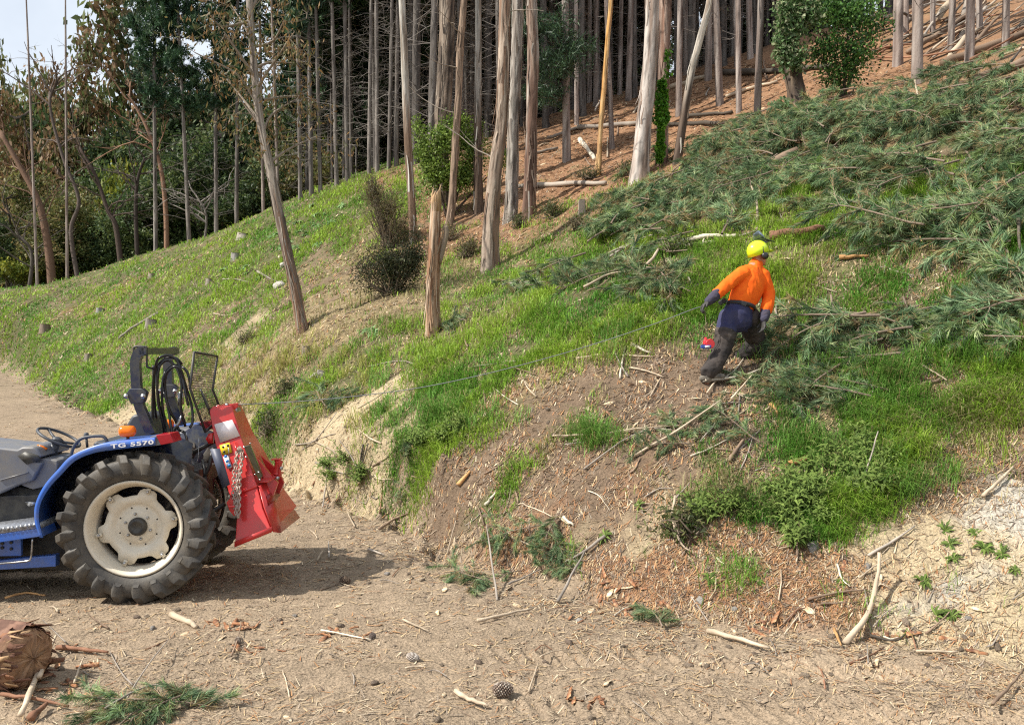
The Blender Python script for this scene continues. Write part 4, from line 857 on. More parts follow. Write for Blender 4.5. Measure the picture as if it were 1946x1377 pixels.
ar = MB(); ar.tube([mc+ma*.02, mc+ma*.012+V(-.02, 0, .05), hc+hf*.03+V(0, -.118, .03), hc+hf*.09+V(0, -.09, .055)], [.008, .008, .010, .008], 8); ar.build('muff_arm', M_bk, mo)
m2 = MB(); m2.sweep(hd_+V(-.015, .075, -.008), [(.030, -.005), (.040, 0), (.042, .012), (.036, .030), (.018, .038)], ax=-ma, n=20); m2.build('ear_muff', M_bk, ho, smooth=True)
# raised visor: brow plate above the shell, mesh panel tipped forward
vi = MB(); rows = []
for k, (f_, u2) in enumerate(((.08, .115), (.085, .18), (.055, .228))):
    for x in np.linspace(-1, 1, 11): rows.append(tuple(hc+hf*(f_+.03-.05*x*x)+hs*x*(.10-.028*k)+hup*(u2-.03*x*x)))
vi.add(rows, [(i*11+j, i*11+j+1, (i+1)*11+j+1, (i+1)*11+j) for i in range(2) for j in range(10)]); vb = vi.build('visor_brow', mat('smoky grey plastic', (.10, .13, .18), .25, coat=.4), ho, smooth=True); sm_ = vb.modifiers.new('s', 'SOLIDIFY'); sm_.thickness = .006
vm = MB()
def vp(x, q): return hc+hf*(.10+.16*q-.05*x*x)+hs*x*(.105-.02*q)+hup*(.135-.055*q-.02*x*x)
for x in np.linspace(-1, 1, 23): vm.tube([vp(x, q) for q in (0, .5, 1)], .0020, 3, caps=False)
for q in np.linspace(0, 1, 20): vm.tube([vp(x, q) for x in np.linspace(-1, 1, 9)], .0020, 3, caps=False)
vm.tube([vp(-1, 0), vp(-1, .5), vp(-1, 1)]+[vp(x, 1) for x in np.linspace(-.8, .8, 7)]+[vp(1, 1), vp(1, .5), vp(1, 0)], .004, 6); vm.build('visor_mesh', M_bk, ho)
hr_ = MB(); seg(hr_, [(hd_+V(-.055, -.02, -.015), .05, .03), (hd_+V(-.06, .03, -.015), .05, .03)], n=12); 
# winch line from the pulley to the gloved hand
M_cab = mat('braided winch line', (.20, .21, .22), .55, metal=.2, bump=(300, .002))
c0 = tp(452, 768.5, WC)
cabn = thing('winch_cable', 'thin grey winch line strung from the red winch up to the worker', 'cable', c0)
pts = []
cpx = [(452, 768.5), (560, 763), (680, 752), (800, 736), (920, 711), (1040, 680), (1150, 647), (1250, 613), (1322, 585.5), (1336, 584.5)]
z0, z1 = to_px(c0)[2], to_px(grip)[2]
for i, (x, y) in enumerate(cpx):
    t = (x-452)/(1336-452); pts.append(atz(x, y, 1/((1-t)/z0+t/z1)))
mb = MB(); mb.tube(smooth_path(pts, 8), .0046, 6); tail_ = mb.build('cable_strand', M_cab, cabn, smooth=True)
# release pulley hanging below the hand on its cord
blk = J(1341, 655, .0)
pb_ = thing('snatch_block', 'small red and blue cable block dangling on a cord beside the worker', 'pulley block', blk)
M_rb = mat('red enamel', (.70, .01, .015), .25, coat=.6); M_be = mat('blue enamel', (.02, .06, .30), .3, coat=.5)
mb = MB(); mb.sweep(blk+V(.0, 0, .0), [(.022, 0), (.030, .01), (.028, .04), (.018, .055), (.016, .075), (.008, .082)], n=14); mb.sweep(blk+V(.045, -.01, .01), [(.05, -.012), (.055, 0), (.05, .012)], ax=(.2, -1, 0), n=20); bevel(mb.build('block_shell', M_rb, pb_), .003)
mb = MB(); mb.box(blk+V(0, -.008, -.02), (.11, .05, .035)); bevel(mb.build('block_cheek', M_be, pb_), .006)
mb = MB(); mb.box(blk+V(.01, -.036, -.02), (.05, .008, .02)); mb.build('cheek_plate', M_white, pb_)
for dx in (-.016, .02):
    mb = MB(); mb.tube([blk+V(dx, -.01, -.035), blk+V(dx, -.01, -.065)], .010, 10); mb.build('block_pin', M_steel, pb_)
mb = MB(); mb.tube([grip+V(.02, 0, -.02), grip.lerp(blk, .5)+V(.02, 0, 0), blk+V(0, 0, .08)], .0035, 5); mb.build('cord', mat('brown cord', (.20, .15, .10), .9), pb_)
# ---------------------------------------------------------------- trees
ORD = ['first', 'second', 'third', 'fourth', 'fifth', 'sixth', 'seventh', 'eighth', 'ninth', 'tenth', 'eleventh', 'twelfth', 'thirteenth', 'fourteenth', 'fifteenth', 'sixteenth', 'seventeenth', 'eighteenth', 'nineteenth', 'twentieth']
M_bark = mat('tree bark', (1, 1, 1), .9, vcol=True, bump=(16, .02), stretch=(1, 1, .22), spec=.15, noise2=None)
M_pbark = mat('pine bark', (1, 1, 1), .92, vcol=True, bump=(22, .015), stretch=(1, 1, .4), spec=.15, rnd=.22)
M_leaf = mat('leaves', (1, 1, 1), .55, vcol=True, transl=.35, spec=.3)
M_needle = mat('pine needles', (1, 1, 1), .5, vcol=True, transl=.22, spec=.35)
M_wood = mat('broken wood', (1, 1, 1), .85, vcol=True, bump=(50, .004), stretch=(1, 1, 1), spec=.2, rnd=.12)
def C(*a): return np.array(a)
def bark_trunk(mb, path, rad, cols, seed=0, n=26, amp=.12, strips=0, strip_z=(0, 4), step=.09, low=None, lowz=2.5):
    """trunk with stringy ridged bark; cols = 3 colours; low = darker lower bark up to height lowz"""
    P = np.array([tuple(p) for p in path], float); L = np.r_[0, np.cumsum(np.linalg.norm(np.diff(P, axis=0), axis=1))]
    m_ = max(6, int(L[-1]/step)); s_ = np.linspace(0, L[-1], m_)
    sp = smooth_path(P, 8); Ls = np.r_[0, np.cumsum(np.linalg.norm(np.diff(sp, axis=0), axis=1))]; Ls = Ls/Ls[-1]*L[-1]
    Q = np.stack([np.interp(s_, Ls, sp[:, k]) for k in range(3)], 1)
    Rr = np.interp(s_, L, rad)
    th = np.arange(n)/n*2*math.pi
    u = np.array((1., 0, 0)); w_ = np.array((0, 1., 0))
    T = np.gradient(Q, axis=0); T /= np.linalg.norm(T, axis=1)[:, None]; w0 = np.cross(T, u); w0 /= np.linalg.norm(w0, axis=1)[:, None]; u0 = np.cross(w0, T)
    zz = s_[:, None]*np.ones(n); cx = np.cos(th)[None]*2.2+zz*.25; cy = np.sin(th)[None]*2.2
    n1 = fbm(cx, cy, 1.6, 3, seed, z=zz*.35); n2 = fbm(cx*2, cy*2, 2.2, 3, seed+7, z=zz*.9, g=.6); n3 = fbm(cx, cy, .8, 2, seed+9, z=zz*1.1)
    flare = 1+.35*np.exp(-zz/.28)
    r = Rr[:, None]*(1+amp*n1*1.3+amp*.8*n2)*flare
    v = Q[:, None]+r[..., None]*(np.cos(th)[None, :, None]*u0[:, None]+np.sin(th)[None, :, None]*w0[:, None])
    a, b, c = [np.array(q) for q in cols]
    k1 = sstep(-.14, .18, n1+.5*n2)[..., None]; k2 = sstep(.05, .45, n3)[..., None]
    col = a*(1-k1)+b*k1; col = col*(1-k2)+c*k2
    ck = fbm(cx*3.2, cy*3.2, 2.4, 2, seed+21, z=zz*.5); col = col*(1-.55*sstep(.12, .42, ck)+.18*sstep(-.1, -.4, ck))[..., None]
    if low is not None:
        kl = sstep(lowz+.8, lowz-.8, zz+n3*1.6)[..., None]; col = col*(1-kl)+(np.array(low)*(.7+.6*k1))*kl
    i0 = (np.arange(m_-1)[:, None]*n+np.arange(n)[None]).ravel(); i1 = (np.arange(m_-1)[:, None]*n+(np.arange(n)[None]+1) % n).ravel()
    mb.add(v.reshape(-1, 3), np.stack([i0, i1, i1+n, i0+n], 1), col.reshape(-1, 3))
    rg = np.random.default_rng(seed+100)
    for _ in range(strips):      # hanging ribbons of bark
        z0 = rg.uniform(*strip_z); ln = rg.uniform(.25, 1.1); j = rg.integers(n); wd = rg.uniform(.008, .03); out = rg.uniform(.01, .09); fl = rg.choice([-1, 1]); vv = []
        cc = (a, b, c)[rg.integers(3)]*rg.uniform(.6, 1.3)
        for k in range(5):
            z = z0+fl*ln*k/4; i = int(np.clip(z/L[-1]*(m_-1), 0, m_-1)); p = v[i, j]; o = (v[i, j]-Q[i]); o /= np.linalg.norm(o)+1e-9; sd_ = np.cross(o, T[i]); q = p+o*(.004+out*(k/4)**1.6)+sd_*.02*math.sin(k+z0*9); ww = wd*(1-k/5.5)
            vv += [q-sd_*ww, q+sd_*ww]
        mb.add(vv, [(2*k, 2*k+1, 2*k+3, 2*k+2) for k in range(4)], cc)
    return Q, Rr, v
def branch(mb, p, d, L, r, rg, droop=0, wig=.12, col=(.2, .17, .14), n=5, sub=0, k=6, subL=.4):
    pts = [np.array(p, float)]; d = np.array(d, float); d /= np.linalg.norm(d)
    for i in range(k): d = d+rg.normal(0, wig, 3)+np.array((0, 0, droop)); d /= np.linalg.norm(d); pts.append(pts[-1]+d*L/k)
    mb.tube(pts, np.linspace(r, r*.25, k+1), n, col, caps=False)
    tips = [(pts[-1], d)]
    for _ in range(sub):
        i = rg.integers(1, k); e = pts[i+1]-pts[i]; e /= np.linalg.norm(e); q = e+rg.normal(0, .7, 3); tips += branch(mb, pts[i], q, L*subL*rg.uniform(.6, 1.2), r*.45, rg, droop, wig, col, 3, 0, 3)
    return tips
def quads(mb, c, d, L, W, col, rg, fold=0.):
    """many small leaf-shaped faces: centres c, directions d, length L, width W"""
    c = np.asarray(c); n = len(c); d = d/(np.linalg.norm(d, axis=1)[:, None]+1e-9); s_ = np.cross(d, rg.normal(0, 1, (n, 3))); s_ /= np.linalg.norm(s_, axis=1)[:, None]+1e-9
    L = np.broadcast_to(L, (n,))[:, None]; W = np.broadcast_to(W, (n,))[:, None]
    v = np.stack([c, c+d*L*.45+s_*W*.5, c+d*L, c+d*L*.5-s_*W*.5], 1).reshape(-1, 3)
    i = np.arange(n)*4; mb.add(v, np.stack([i, i+1, i+2, i+3], 1), np.repeat(col, 4, axis=0))
def tris(mb, c, d, L, W, col, rg):
    c = np.asarray(c); n = len(c); d = d/(np.linalg.norm(d, axis=1)[:, None]+1e-9); s_ = np.cross(d, rg.normal(0, 1, (n, 3))); s_ /= np.linalg.norm(s_, axis=1)[:, None]+1e-9
    L = np.broadcast_to(L, (n,))[:, None]; W = np.broadcast_to(W, (n,))[:, None]
    v = np.stack([c-s_*W*.5, c+s_*W*.5, c+d*L], 1).reshape(-1, 3); i = np.arange(n)*3
    mb.add(v, np.stack([i, i+1, i+2], 1), np.repeat(col, 3, axis=0))
def vcols(rg, n, pal, j=.25):
    pal = np.array(pal); k = rg.integers(len(pal), size=n); return pal[k]*rg.uniform(1-j, 1+j, (n, 1))
def leaf_blob(mb, c, rad, n, rg, pal, L=.12, W=.07, clump=14, spread=.25, shell=.55, droop=.3):
    """n leaves in clumps filling an ellipsoid, thinned unevenly so gaps show"""
    m_ = max(1, n//clump); d = rg.normal(0, 1, (m_, 3)); d /= np.linalg.norm(d, axis=1)[:, None]; q = d*(shell+(1-shell)*rg.random((m_, 1)))**1.0
    q = q*np.array(rad)+np.array(c); nz = fbm(q[:, 0], q[:, 1], 1.1/max(.5, min(rad)), 3, int(rg.integers(999)), z=q[:, 2]); keep = nz > -.2; q = q[keep]
    q = q+rg.normal(0, .06, q.shape)*np.array(rad); m_ = len(q)
    cc = vcols(rg, m_, pal, .22); cen = np.repeat(q, clump, 0)+rg.normal(0, spread, (m_*clump, 3)); col = np.repeat(cc, clump, 0)*rg.uniform(.8, 1.2, (m_*clump, 1))
    dd = rg.normal(0, 1, cen.shape); dd[:, 2] -= droop
    quads(mb, cen, dd, L*rg.uniform(.6, 1.3, len(cen)), W, col, rg)
def tree_up(px, py, Z=None):
    """base on the ground where the pixel falls"""
    return hit(px, py)
def px_path(pts, Z):
    return [atz(x, y, Z) for x, y in pts]
def extend(path, top):
    a, b = path[-2], path[-1]; d = (b-a).normalized(); d = (d*.5+V(0, 0, 1)).normalized(); return path+[b+d*top*.5, b+d*top*.5+V(0, 0, top*.5)]
def hero(name, label, cat, pts, widths, cols, seed, top=4, strips=40, strip_z=(.2, 5), amp=.12, low=None, lowz=2.5, crown=None, group=None, n=26, branches=0, bcol=(.28, .24, .2)):
    base = hit(*pts[0]); Z = to_px(base)[2]; path = [base-V(0, 0, .25)]+[atz(x, y, Z) for x, y in pts[1:]]; rad = [w_*.47*Z/FPX for w_ in widths]
    rad = [rad[0]]+rad[1:]
    if top: path = extend(path, top); rad += [rad[-1]*.8, rad[-1]*.4]
    t = thing(name, label, cat, base, group); mb = MB(); rg = np.random.default_rng(seed)
    Q, Rr, v = bark_trunk(mb, path, rad, cols, seed, n, amp, strips, strip_z, low=low, lowz=lowz)
    if not top: pass
    mb.build('trunk', M_bark, t, smooth=True)
    if branches:
        mb = MB()
        for _ in range(branches):
            i = rg.integers(int(len(Q)*.25), len(Q)); a = rg.uniform(0, 6.28); branch(mb, Q[i], (math.cos(a), math.sin(a), rg.uniform(.1, .9)), rg.uniform(.5, 1.9), .018, rg, 0, .16, bcol, 4, 3)
        mb.build('branches', M_bark, t)
    return t, Q, Rr, rg
G_PALE, G_GREY, G_BRN, G_RED, G_DK = (.38, .34, .30), (.23, .20, .175), (.155, .115, .085), (.22, .13, .08), (.065, .052, .044)
BR = 'brown'
# the gum leaning over the grass, its sparse drooping crown at the top of the picture
t1, Q1, R1, rg1 = hero('gum_tree', 'slender gum leaning over the grassy slope, peeling brown bark at its foot', 'tree', [(578, 625), (563, 562), (546, 480), (529, 400), (511, 310), (496, 240), (487, 170), (481, 100), (474, 0)], [23, 21, 20, 19, 17, 15, 14, 13, 13], (G_GREY, (.33, .29, .24), (.17, .14, .115)), 1, 3, 60, (.1, 3.5), low=(.20, .125, .085), lowz=2.2)
mb = MB(); lf = MB(); PAL_E = [(.16, .13, .05), (.20, .12, .05), (.09, .10, .04), (.26, .16, .07), (.12, .13, .06)]
Z1 = to_px(Q1[0])[2]
for (x0, y0), (x1, y1), L_ in (((497, 240), (450, 180), 1), ((487, 150), (425, 60), 1), ((483, 110), (440, 10), 1), ((481, 90), (540, 40), 1), ((484, 130), (555, 120), 1), ((500, 250), (560, 190), 1), ((497, 235), (430, 150), 1), ((478, 40), (400, 30), 1), ((512, 310), (600, 260), 1), ((500, 190), (600, 190), 1), ((476, 20), (530, -40), 1), ((490, 200), (370, 100), 1), ((486, 170), (560, 60), 1)):
    a, b = atz(x0, y0, Z1), atz(x1, y1, Z1+rg1.uniform(-1, 1)); pts = smooth_path([a, a.lerp(b, .5)+V(*rg1.normal(0, .12, 3)), b], 4); mb.tube(pts, np.linspace(.035, .010, len(pts)), 5, (.25, .21, .17), caps=False)
    for p in pts[3:]:
        for tip, dd in branch(mb, p, rg1.normal(0, 1, 3)+np.array((0, 0, -.2)), rg1.uniform(.4, .9), .008, rg1, -.05, .3, (.22, .18, .14), 3, 2, 4):
            m_ = int(rg1.integers(4, 16)); cen = tip+rg1.normal(0, .13, (m_, 3)); quads(lf, cen, rg1.normal(0, .6, (m_, 3))+np.array((0, 0, -1.)), rg1.uniform(.09, .17, m_), .035, vcols(rg1, m_, PAL_E, .35), rg1)
mb.build('branches', M_bark, t1); lf.build('crown', M_leaf, t1)
hero('gum_tree', 'straight gum, pale grey above and rough brown at the foot, beside the round bush', 'tree', [(785, 462), (783, 400), (779, 335), (773, 216), (767, 72), (764, 0)], [15, 15, 15, 15, 14, 14], ((.36, .34, .30), (.50, .48, .44), (.24, .20, .16)), 2, 4, 26, (.1, 3), low=(.17, .115, .08), lowz=4.0)
# snag
ts, Qs, Rs_, rgs = hero('tree_snag', 'broken off trunk with splintered top and reddish peeling bark above the cable', 'dead tree', [(822, 635), (823, 580), (824, 500), (827, 430), (829, 385)], [28, 26, 25, 22, 19], ((.34, .22, .14), (.44, .34, .25), (.22, .12, .07)), 3, 0, 70, (.05, 2.1), amp=.14)
mb = MB(); tp_ = Qs[-1]
for i in range(16):
    a = i/16*6.28; p = tp_+np.array((math.cos(a), math.sin(a), 0))*Rs_[-1]*.8; h_ = rgs.uniform(.05, .3); mb.tube([p-np.array((0, 0, .15)), p+np.array((0, 0, h_*.6)), p+np.array((.02, 0, h_))], [.03, .022, .004], 4, (.45, .30, .17))
mb.build('splintered_top', M_wood, ts)
mb = MB(); Zs = to_px(Qs[0])[2]
mb.tube(smooth_path([atz(834, 500, Zs), atz(842, 470, Zs), atz(848, 445, Zs), atz(846, 430, Zs)], 4), [.05]*13, 6, (.24, .19, .14)); mb.build('side_limb', M_bark, ts)
hero('stringybark_tree', 'thick shaggy dark trunk directly behind the round green bush', 'tree', [(836, 392), (838, 330), (842, 220), (848, 100), (851, 0)], [32, 31, 30, 29, 29], (G_DK, (.20, .155, .12), (.30, .25, .20)), 4, 4, 110, (.2, 13), amp=.2)
hero('gum_tree', 'thin reddish brown gum rising in front of the round green bush', 'tree', [(852, 425), (859, 383), (866, 264), (872, 170), (874, 96), (882, 0)], [15, 15, 14, 13, 13, 12], (G_BRN, (.28, .20, .145), (.35, .26, .19)), 5, 4, 60, (.1, 8), branches=14)
hero('gum_tree', 'slim trunk, smooth grey above, dark shaggy below, just behind the thick peeling gum', 'tree', [(911, 402), (909, 380), (908, 200), (909, 90), (909, 0)], [20, 19, 14, 13, 13], ((.30, .28, .25), (.40, .38, .34), (.2, .17, .14)), 6, 4, 30, (.1, 5), low=(.085, .06, .045), lowz=3.4)
hero('gum_tree', 'big gum with long peeling strips, standing forward on the green slope', 'tree', [(931, 510), (933, 440), (940, 335), (952, 240), (957, 120), (960, 0)], [36, 32, 28, 24, 23, 22], ((.26, .19, .145), (.36, .29, .23), (.20, .125, .085)), 7, 4, 120, (.1, 8), amp=.13, branches=8)
hero('gum_tree', 'grey furrowed gum close behind the big peeling gum', 'tree', [(969, 420), (972, 380), (976, 240), (982, 100), (984, 0)], [26, 25, 23, 22, 21], (G_GREY, (.38, .35, .31), (.15, .12, .095)), 8, 4, 90, (.1, 10), amp=.18)
hero('gum_tree', 'dark red brown fibrous trunk standing at the end of the fallen grey log', 'tree', [(1005, 414), (1008, 330), (1010, 216), (1013, 100), (1011, 0)], [27, 24, 22, 22, 20], ((.16, .105, .08), (.25, .19, .15), (.35, .31, .27)), 9, 4, 90, (.1, 8), amp=.18, low=(.13, .08, .06), lowz=3)
hero('dead_pine', 'thin golden barkless dead trunk leaning beside the fallen log', 'dead tree', [(1137, 333), (1141, 250), (1149, 150), (1155, 72), (1161, 0)], [11, 10, 10, 9, 9], ((.50, .27, .09), (.58, .40, .20), (.32, .18, .09)), 10, 4, 20, (.2, 8), n=14)
hero('gum_tree', 'broad smooth pinkish grey gum flaring at the foot, above the felled branches', 'tree', [(1214, 340), (1222, 250), (1233, 144), (1238, 60), (1240, 0)], [38, 31, 29, 28, 28], ((.36, .30, .26), (.47, .42, .38), (.26, .19, .15)), 11, 4, 50, (.1, 9), amp=.08)
ti, Qi, Ri, rgi = hero('gum_tree', 'stringy red barked gum with a column of bright green ivy on its side', 'tree', [(1257, 312), (1259, 220), (1261, 120), (1264, 0)], [24, 23, 23, 24], ((.25, .15, .11), (.36, .27, .22), (.19, .12, .09)), 12, 4, 80, (.3, 10), amp=.16)
Zi = to_px(Qi[0])[2]
iv = thing('ivy_vine', 'bright lime green ivy climbing the stringy red barked gum', 'ivy', atz(1252, 306, Zi-.2)); mb = MB()
m_ = 1500; yy = rgi.uniform(150, 306, m_)**1.0; wv = (13*np.sin(np.clip((yy-130)/180, 0, 1)*2.6)**.6+2)*(.72+.5*vnoise(yy*.05, yy*0)); xx = 1256+rgi.uniform(-1, 1, m_)*wv+ (yy-230)*-.03
extra = rgi.random(m_) < .05; yy = np.where(extra, rgi.uniform(90, 150, m_), yy); xx = np.where(extra, 1268+rgi.normal(0, 3, m_), xx)
cen = np.array([tuple(atz(a, b, Zi-.26-rgi.random()*.12)) for a, b in zip(xx, yy)]); quads(mb, cen, rgi.normal(0, .5, (m_, 3))+np.array((0, -.5, -.8)), rgi.uniform(.07, .12, m_), .085, vcols(rgi, m_, [(.10, .26, .02), (.16, .34, .03), (.07, .18, .02)], .2), rgi); mb.build('leaves', M_leaf, iv)
hero('dead_gum', 'bare leaning pole, dark at the foot and white above, beside the lime ivy', 'dead tree', [(1284, 312), (1300, 220), (1314, 140), (1331, 70), (1348, 0)], [17, 16, 13, 13, 11], ((.46, .42, .36), (.56, .52, .46), (.33, .26, .20)), 13, 3, 16, (.5, 6), low=(.09, .065, .05), lowz=2.3, n=16)
# ivy-clad leaning tree and the glossy evergreen against it
ty, Qy, Ry, rgy = hero('old_tree', 'stout dark leaning trunk wrapped in ivy above the felled branches', 'tree', [(1519, 205), (1510, 160), (1500, 109), (1494, 50), (1490, 0)], [37, 33, 31, 28, 26], (G_DK, (.15, .11, .08), (.22, .17, .12)), 14, 4, 60, (.2, 5), amp=.2)
Zy = to_px(Qy[0])[2]; iv = thing('ivy_vine', 'dull grey green ivy draped over the stout leaning trunk', 'ivy', atz(1510, 180, Zy-.3)); mb = MB()
for (x, y, rx, ry, k) in ((1500, 40, 26, 45, 1500), (1490, 90, 18, 35, 700), (1530, 20, 30, 30, 800), (1512, 110, 16, 25, 400), (1484, 200, 16, 14, 200)):
    a = np.random.default_rng(int(x+y)); q = a.normal(0, .5, (k, 2)); cen = np.array([tuple(atz(x+u*rx, y+v_*ry, Zy-.3-a.random()*.35)) for u, v_ in q]); quads(mb, cen, a.normal(0, .6, (k, 3))+np.array((0, -.3, -.8)), a.uniform(.07, .13, k), .085, vcols(a, k, [(.10, .18, .06), (.16, .24, .11), (.06, .12, .035), (.26, .29, .16)], .25), a)
mb.build('leaves', M_leaf, iv)
sb_ = thing('evergreen_shrub', 'glossy dark evergreen shrub hanging beside the ivy clad trunk', 'shrub', atz(1600, 180, Zy+.5)); mb = MB(); a = np.random.default_rng(21)
for (x, y, rx, ry, k) in ((1600, 30, 62, 48, 3600), (1570, 95, 40, 40, 1800), (1625, 100, 40, 40, 1800), (1600, 145, 34, 28, 1100), (1650, 40, 40, 45, 1600), (1560, 20, 40, 40, 1500)):
    Z_ = Zy+.3; leaf_blob(mb, tuple(atz(x, y, Z_)), (rx*Z_/FPX, .6, ry*Z_/FPX), int(k*.85), a, [(.04, .11, .025), (.075, .18, .035), (.12, .25, .055), (.025, .06, .02), (.16, .27, .07)], .085, .05, 22, .14, .15)
mb.build('foliage', M_leaf, sb_); mb = MB()
for x, y in ((1570, 60), (1610, 40), (1640, 60), (1600, 110)): mb.tube(smooth_path([atz(1600, 190, Zy+.5), atz((x+1600)/2+5, (y+190)/2, Zy+.4), atz(x, y, Zy+.3)], 4), np.linspace(.045, .015, 9), 6, (.10, .08, .06))
mb.build('stem', M_bark, sb_)

# ---- plantation pines: prototypes
def pine_proto(seed, Ht=24, r0=.13, dead=(1.2, 13), green=None, dense=1., bl=(.5, 1.9), cols=None, crown_r=2.4, name='pine_tree', gn=42, tuft=13, tw=.035):
    rg = np.random.default_rng(seed); t = bpy.data.objects.new(name, None); sc.collection.objects.link(t)
    cols = cols or ((.115, .10, .092), (.20, .178, .16), (.27, .245, .22))
    lean = rg.normal(0, .22, 2); path = [(0, 0, -.4), (lean[0]*.2, lean[1]*.2, Ht*.3), (lean[0]*.7, lean[1]*.5, Ht*.6), (lean[0], lean[1], Ht)]
    mb = MB(); Q, Rr, v = bark_trunk(mb, path, [r0, r0*.80, r0*.58, r0*.12], cols, seed, 12, .10, 0, step=.30)
    mb.build('trunk', M_pbark, t, origin=V(0, 0, 0), smooth=True)
    mb = MB(); z = dead[0]
    while z < dead[1]:
        i = int(np.clip((z+.4)/(Ht+.4)*len(Q), 0, len(Q)-1)); k = rg.integers(2, 6)
        for _ in range(k):
            if rg.random() > dense: continue
            a = rg.uniform(0, 6.28); branch(mb, Q[i], (math.cos(a), math.sin(a), rg.uniform(-.25, .45)), rg.uniform(*bl), .011, rg, -.01, .10, np.array((.23, .205, .185))*rg.uniform(.6, 1.25), 3, 2, 4)
        z += rg.uniform(.28, .62)
    if mb.n: mb.build('dead_branches', M_pbark, t, origin=V(0, 0, 0))
    if green:
        mb = MB(); wb = MB(); z = green[0]; PAL = [(.03, .075, .036), (.05, .11, .05), (.075, .14, .06), (.022, .052, .032)]
        while z < Ht-.3:
            i = int(np.clip((z+.4)/(Ht+.4)*len(Q), 0, len(Q)-1)); f_ = (z-green[0])/(Ht-green[0]); env = crown_r*(min(1, f_*3+.45))*(1-f_*.75)
            for _ in range(rg.integers(3, 6)):
                a = rg.uniform(0, 6.28); L_ = env*rg.uniform(.55, 1.15); d = np.array((math.cos(a), math.sin(a), rg.uniform(-.05, .45))); d /= np.linalg.norm(d)
                p0_ = Q[i]; wb.tube([p0_, p0_+d*L_*.5, p0_+d*L_+np.array((0, 0, .12))], [.025, .016, .006], 4, (.12, .10, .085), caps=False)
                m_ = max(3, int(gn*L_/2.4)); s_ = rg.uniform(.25, 1.05, m_); tc_ = p0_+d*L_*s_[:, None]+rg.normal(0, .20, (m_, 3))*(.6+.4*s_[:, None])
                cen = np.repeat(tc_, tuft, 0)+rg.normal(0, .05, (m_*tuft, 3)); dd = np.repeat(np.tile(d, (m_, 1)), tuft, 0)*.5+rg.normal(0, .7, cen.shape)+np.array((0, 0, .25)); tris(mb, cen, dd, rg.uniform(.14, .30, len(cen))*(1+tw*2), tw, np.repeat(vcols(rg, m_, PAL, .25), tuft, 0), rg)
            z += rg.uniform(.32, .6)
        mb.build('crown', M_needle, t, origin=V(0, 0, 0)); wb.build('crown_limbs', M_pbark, t, origin=V(0, 0, 0))
    return t
def place(proto, loc, rz=0., s=1., lean=(0, 0), label=None, cat='tree', group=None, first=set()):
    if proto.name in first: o = copy_tree(proto)
    else: o = proto; first.add(proto.name)
    o.location = loc; o.rotation_euler = (lean[0], lean[1], rz); o.scale = (s, s, s) if np.isscalar(s) else s
    return tag(o, label, cat, group)
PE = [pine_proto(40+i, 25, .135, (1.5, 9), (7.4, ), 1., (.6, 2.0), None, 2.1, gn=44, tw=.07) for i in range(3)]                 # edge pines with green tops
PD = [pine_proto(50+i, 22, .14, (.8, 15), (11.5, ), 1., (.6, 1.9), ((.075, .066, .06), (.13, .116, .105), (.18, .165, .15)), 2.9, gn=40, tuft=9, tw=.16) for i in range(3)]         # plantation interior: bark colours darkened for shade, crown needles oversized to block light
PB = [pine_proto(60+i, 20, .13, (1.8, 12), None, .45, (.25, 1.1), ((.15, .115, .10), (.245, .20, .175), (.33, .29, .26))) for i in range(4)]   # bare clean boles
big = pine_proto(70, 23, .15, (2, 7), (6.2, ), .8, (.8, 2.6), None, 3.6, gn=120, tuft=16, tw=.07)
rp = np.random.default_rng(77)
def base_of(px, py): return hit(px, py)
# left edge of the hill, from the track end towards the plantation
EDGE = [(71, 540, 5, 1), (128, 520, 6, 1), (296, 470, 8, 0), (360, 448, 8, 0), (411, 428, 8, 0), (449, 416, 8, 2), (501, 400, 7, 1), (529, 392, 7, 2), (571, 382, 8, 0), (592, 374, 9, 1), (609, 366, 8, 2), (640, 354, 8, 0), (660, 346, 9, 1), (701, 332, 8, 2), (717, 328, 9, 0), (739, 322, 8, 1), (753, 318, 9, 2)]
for i, (x, y, w_, k) in enumerate(EDGE):
    pr_ = PB if i < 2 or i in (6, 7) else PE
    b_ = base_of(x, y-2 if x > 5 else y); Z_ = to_px(b_)[2]
    if Z_ > 80: b_ = atz(x, y, 40); b_.z = ghs(b_.x, b_.y); Z_ = 40
    s_ = w_*.5*Z_/FPX/.135; s2 = max(.55, min(1.1, s_))
    place(pr_[k], b_, rp.uniform(0, 6.28), (s2, s2, rp.uniform(.86, 1.05)), (rp.normal(0, .012), rp.normal(-.01, .015)), 'slim grey pine on the grassy crest, %s counting up from the track end' % ORD[i], 'pine tree', 'pines along the crest of the grassy hill')
b_ = base_of(243, 489); place(big, b_, .4, (.9, .9, .93), (0, -.035), 'tall crest pine with the fullest dark green crown', 'pine tree')
# named pines on the brown needle floor
FLOOR = [(1077, 307, 16, 1), (1096, 237, 9, 0), (1103, 203, 10, 1), (1120, 195, 9, 2), (1132, 201, 11, 3), (1163, 283, 10, 0), (1178, 180, 9, 1), (1194, 191, 12, 2), (1290, 220, 12, 3), (1304, 142, 11, 0), (1346, 152, 13, 1), (1359, 122, 11, 2), (1368, 200, 14, 3), (1401, 126, 11, 0), (1404, 214, 11, 1), (1426, 112, 12, 2), (1439, 228, 14, 3)]
for i, (x, y, w_, k) in enumerate(FLOOR):
    b_ = base_of(x, y); Z_ = to_px(b_)[2]; s_ = max(.5, min(1.5, w_*.5*Z_/FPX/.13))
    place(PB[k], b_, rp.uniform(0, 6.28), (s_, s_, 1), (rp.normal(0, .02), rp.normal(.02, .02)), 'bare pine on the brown needle floor, %s from the fallen grey log' % ORD[i], 'pine tree', 'pines on the brown needle floor')
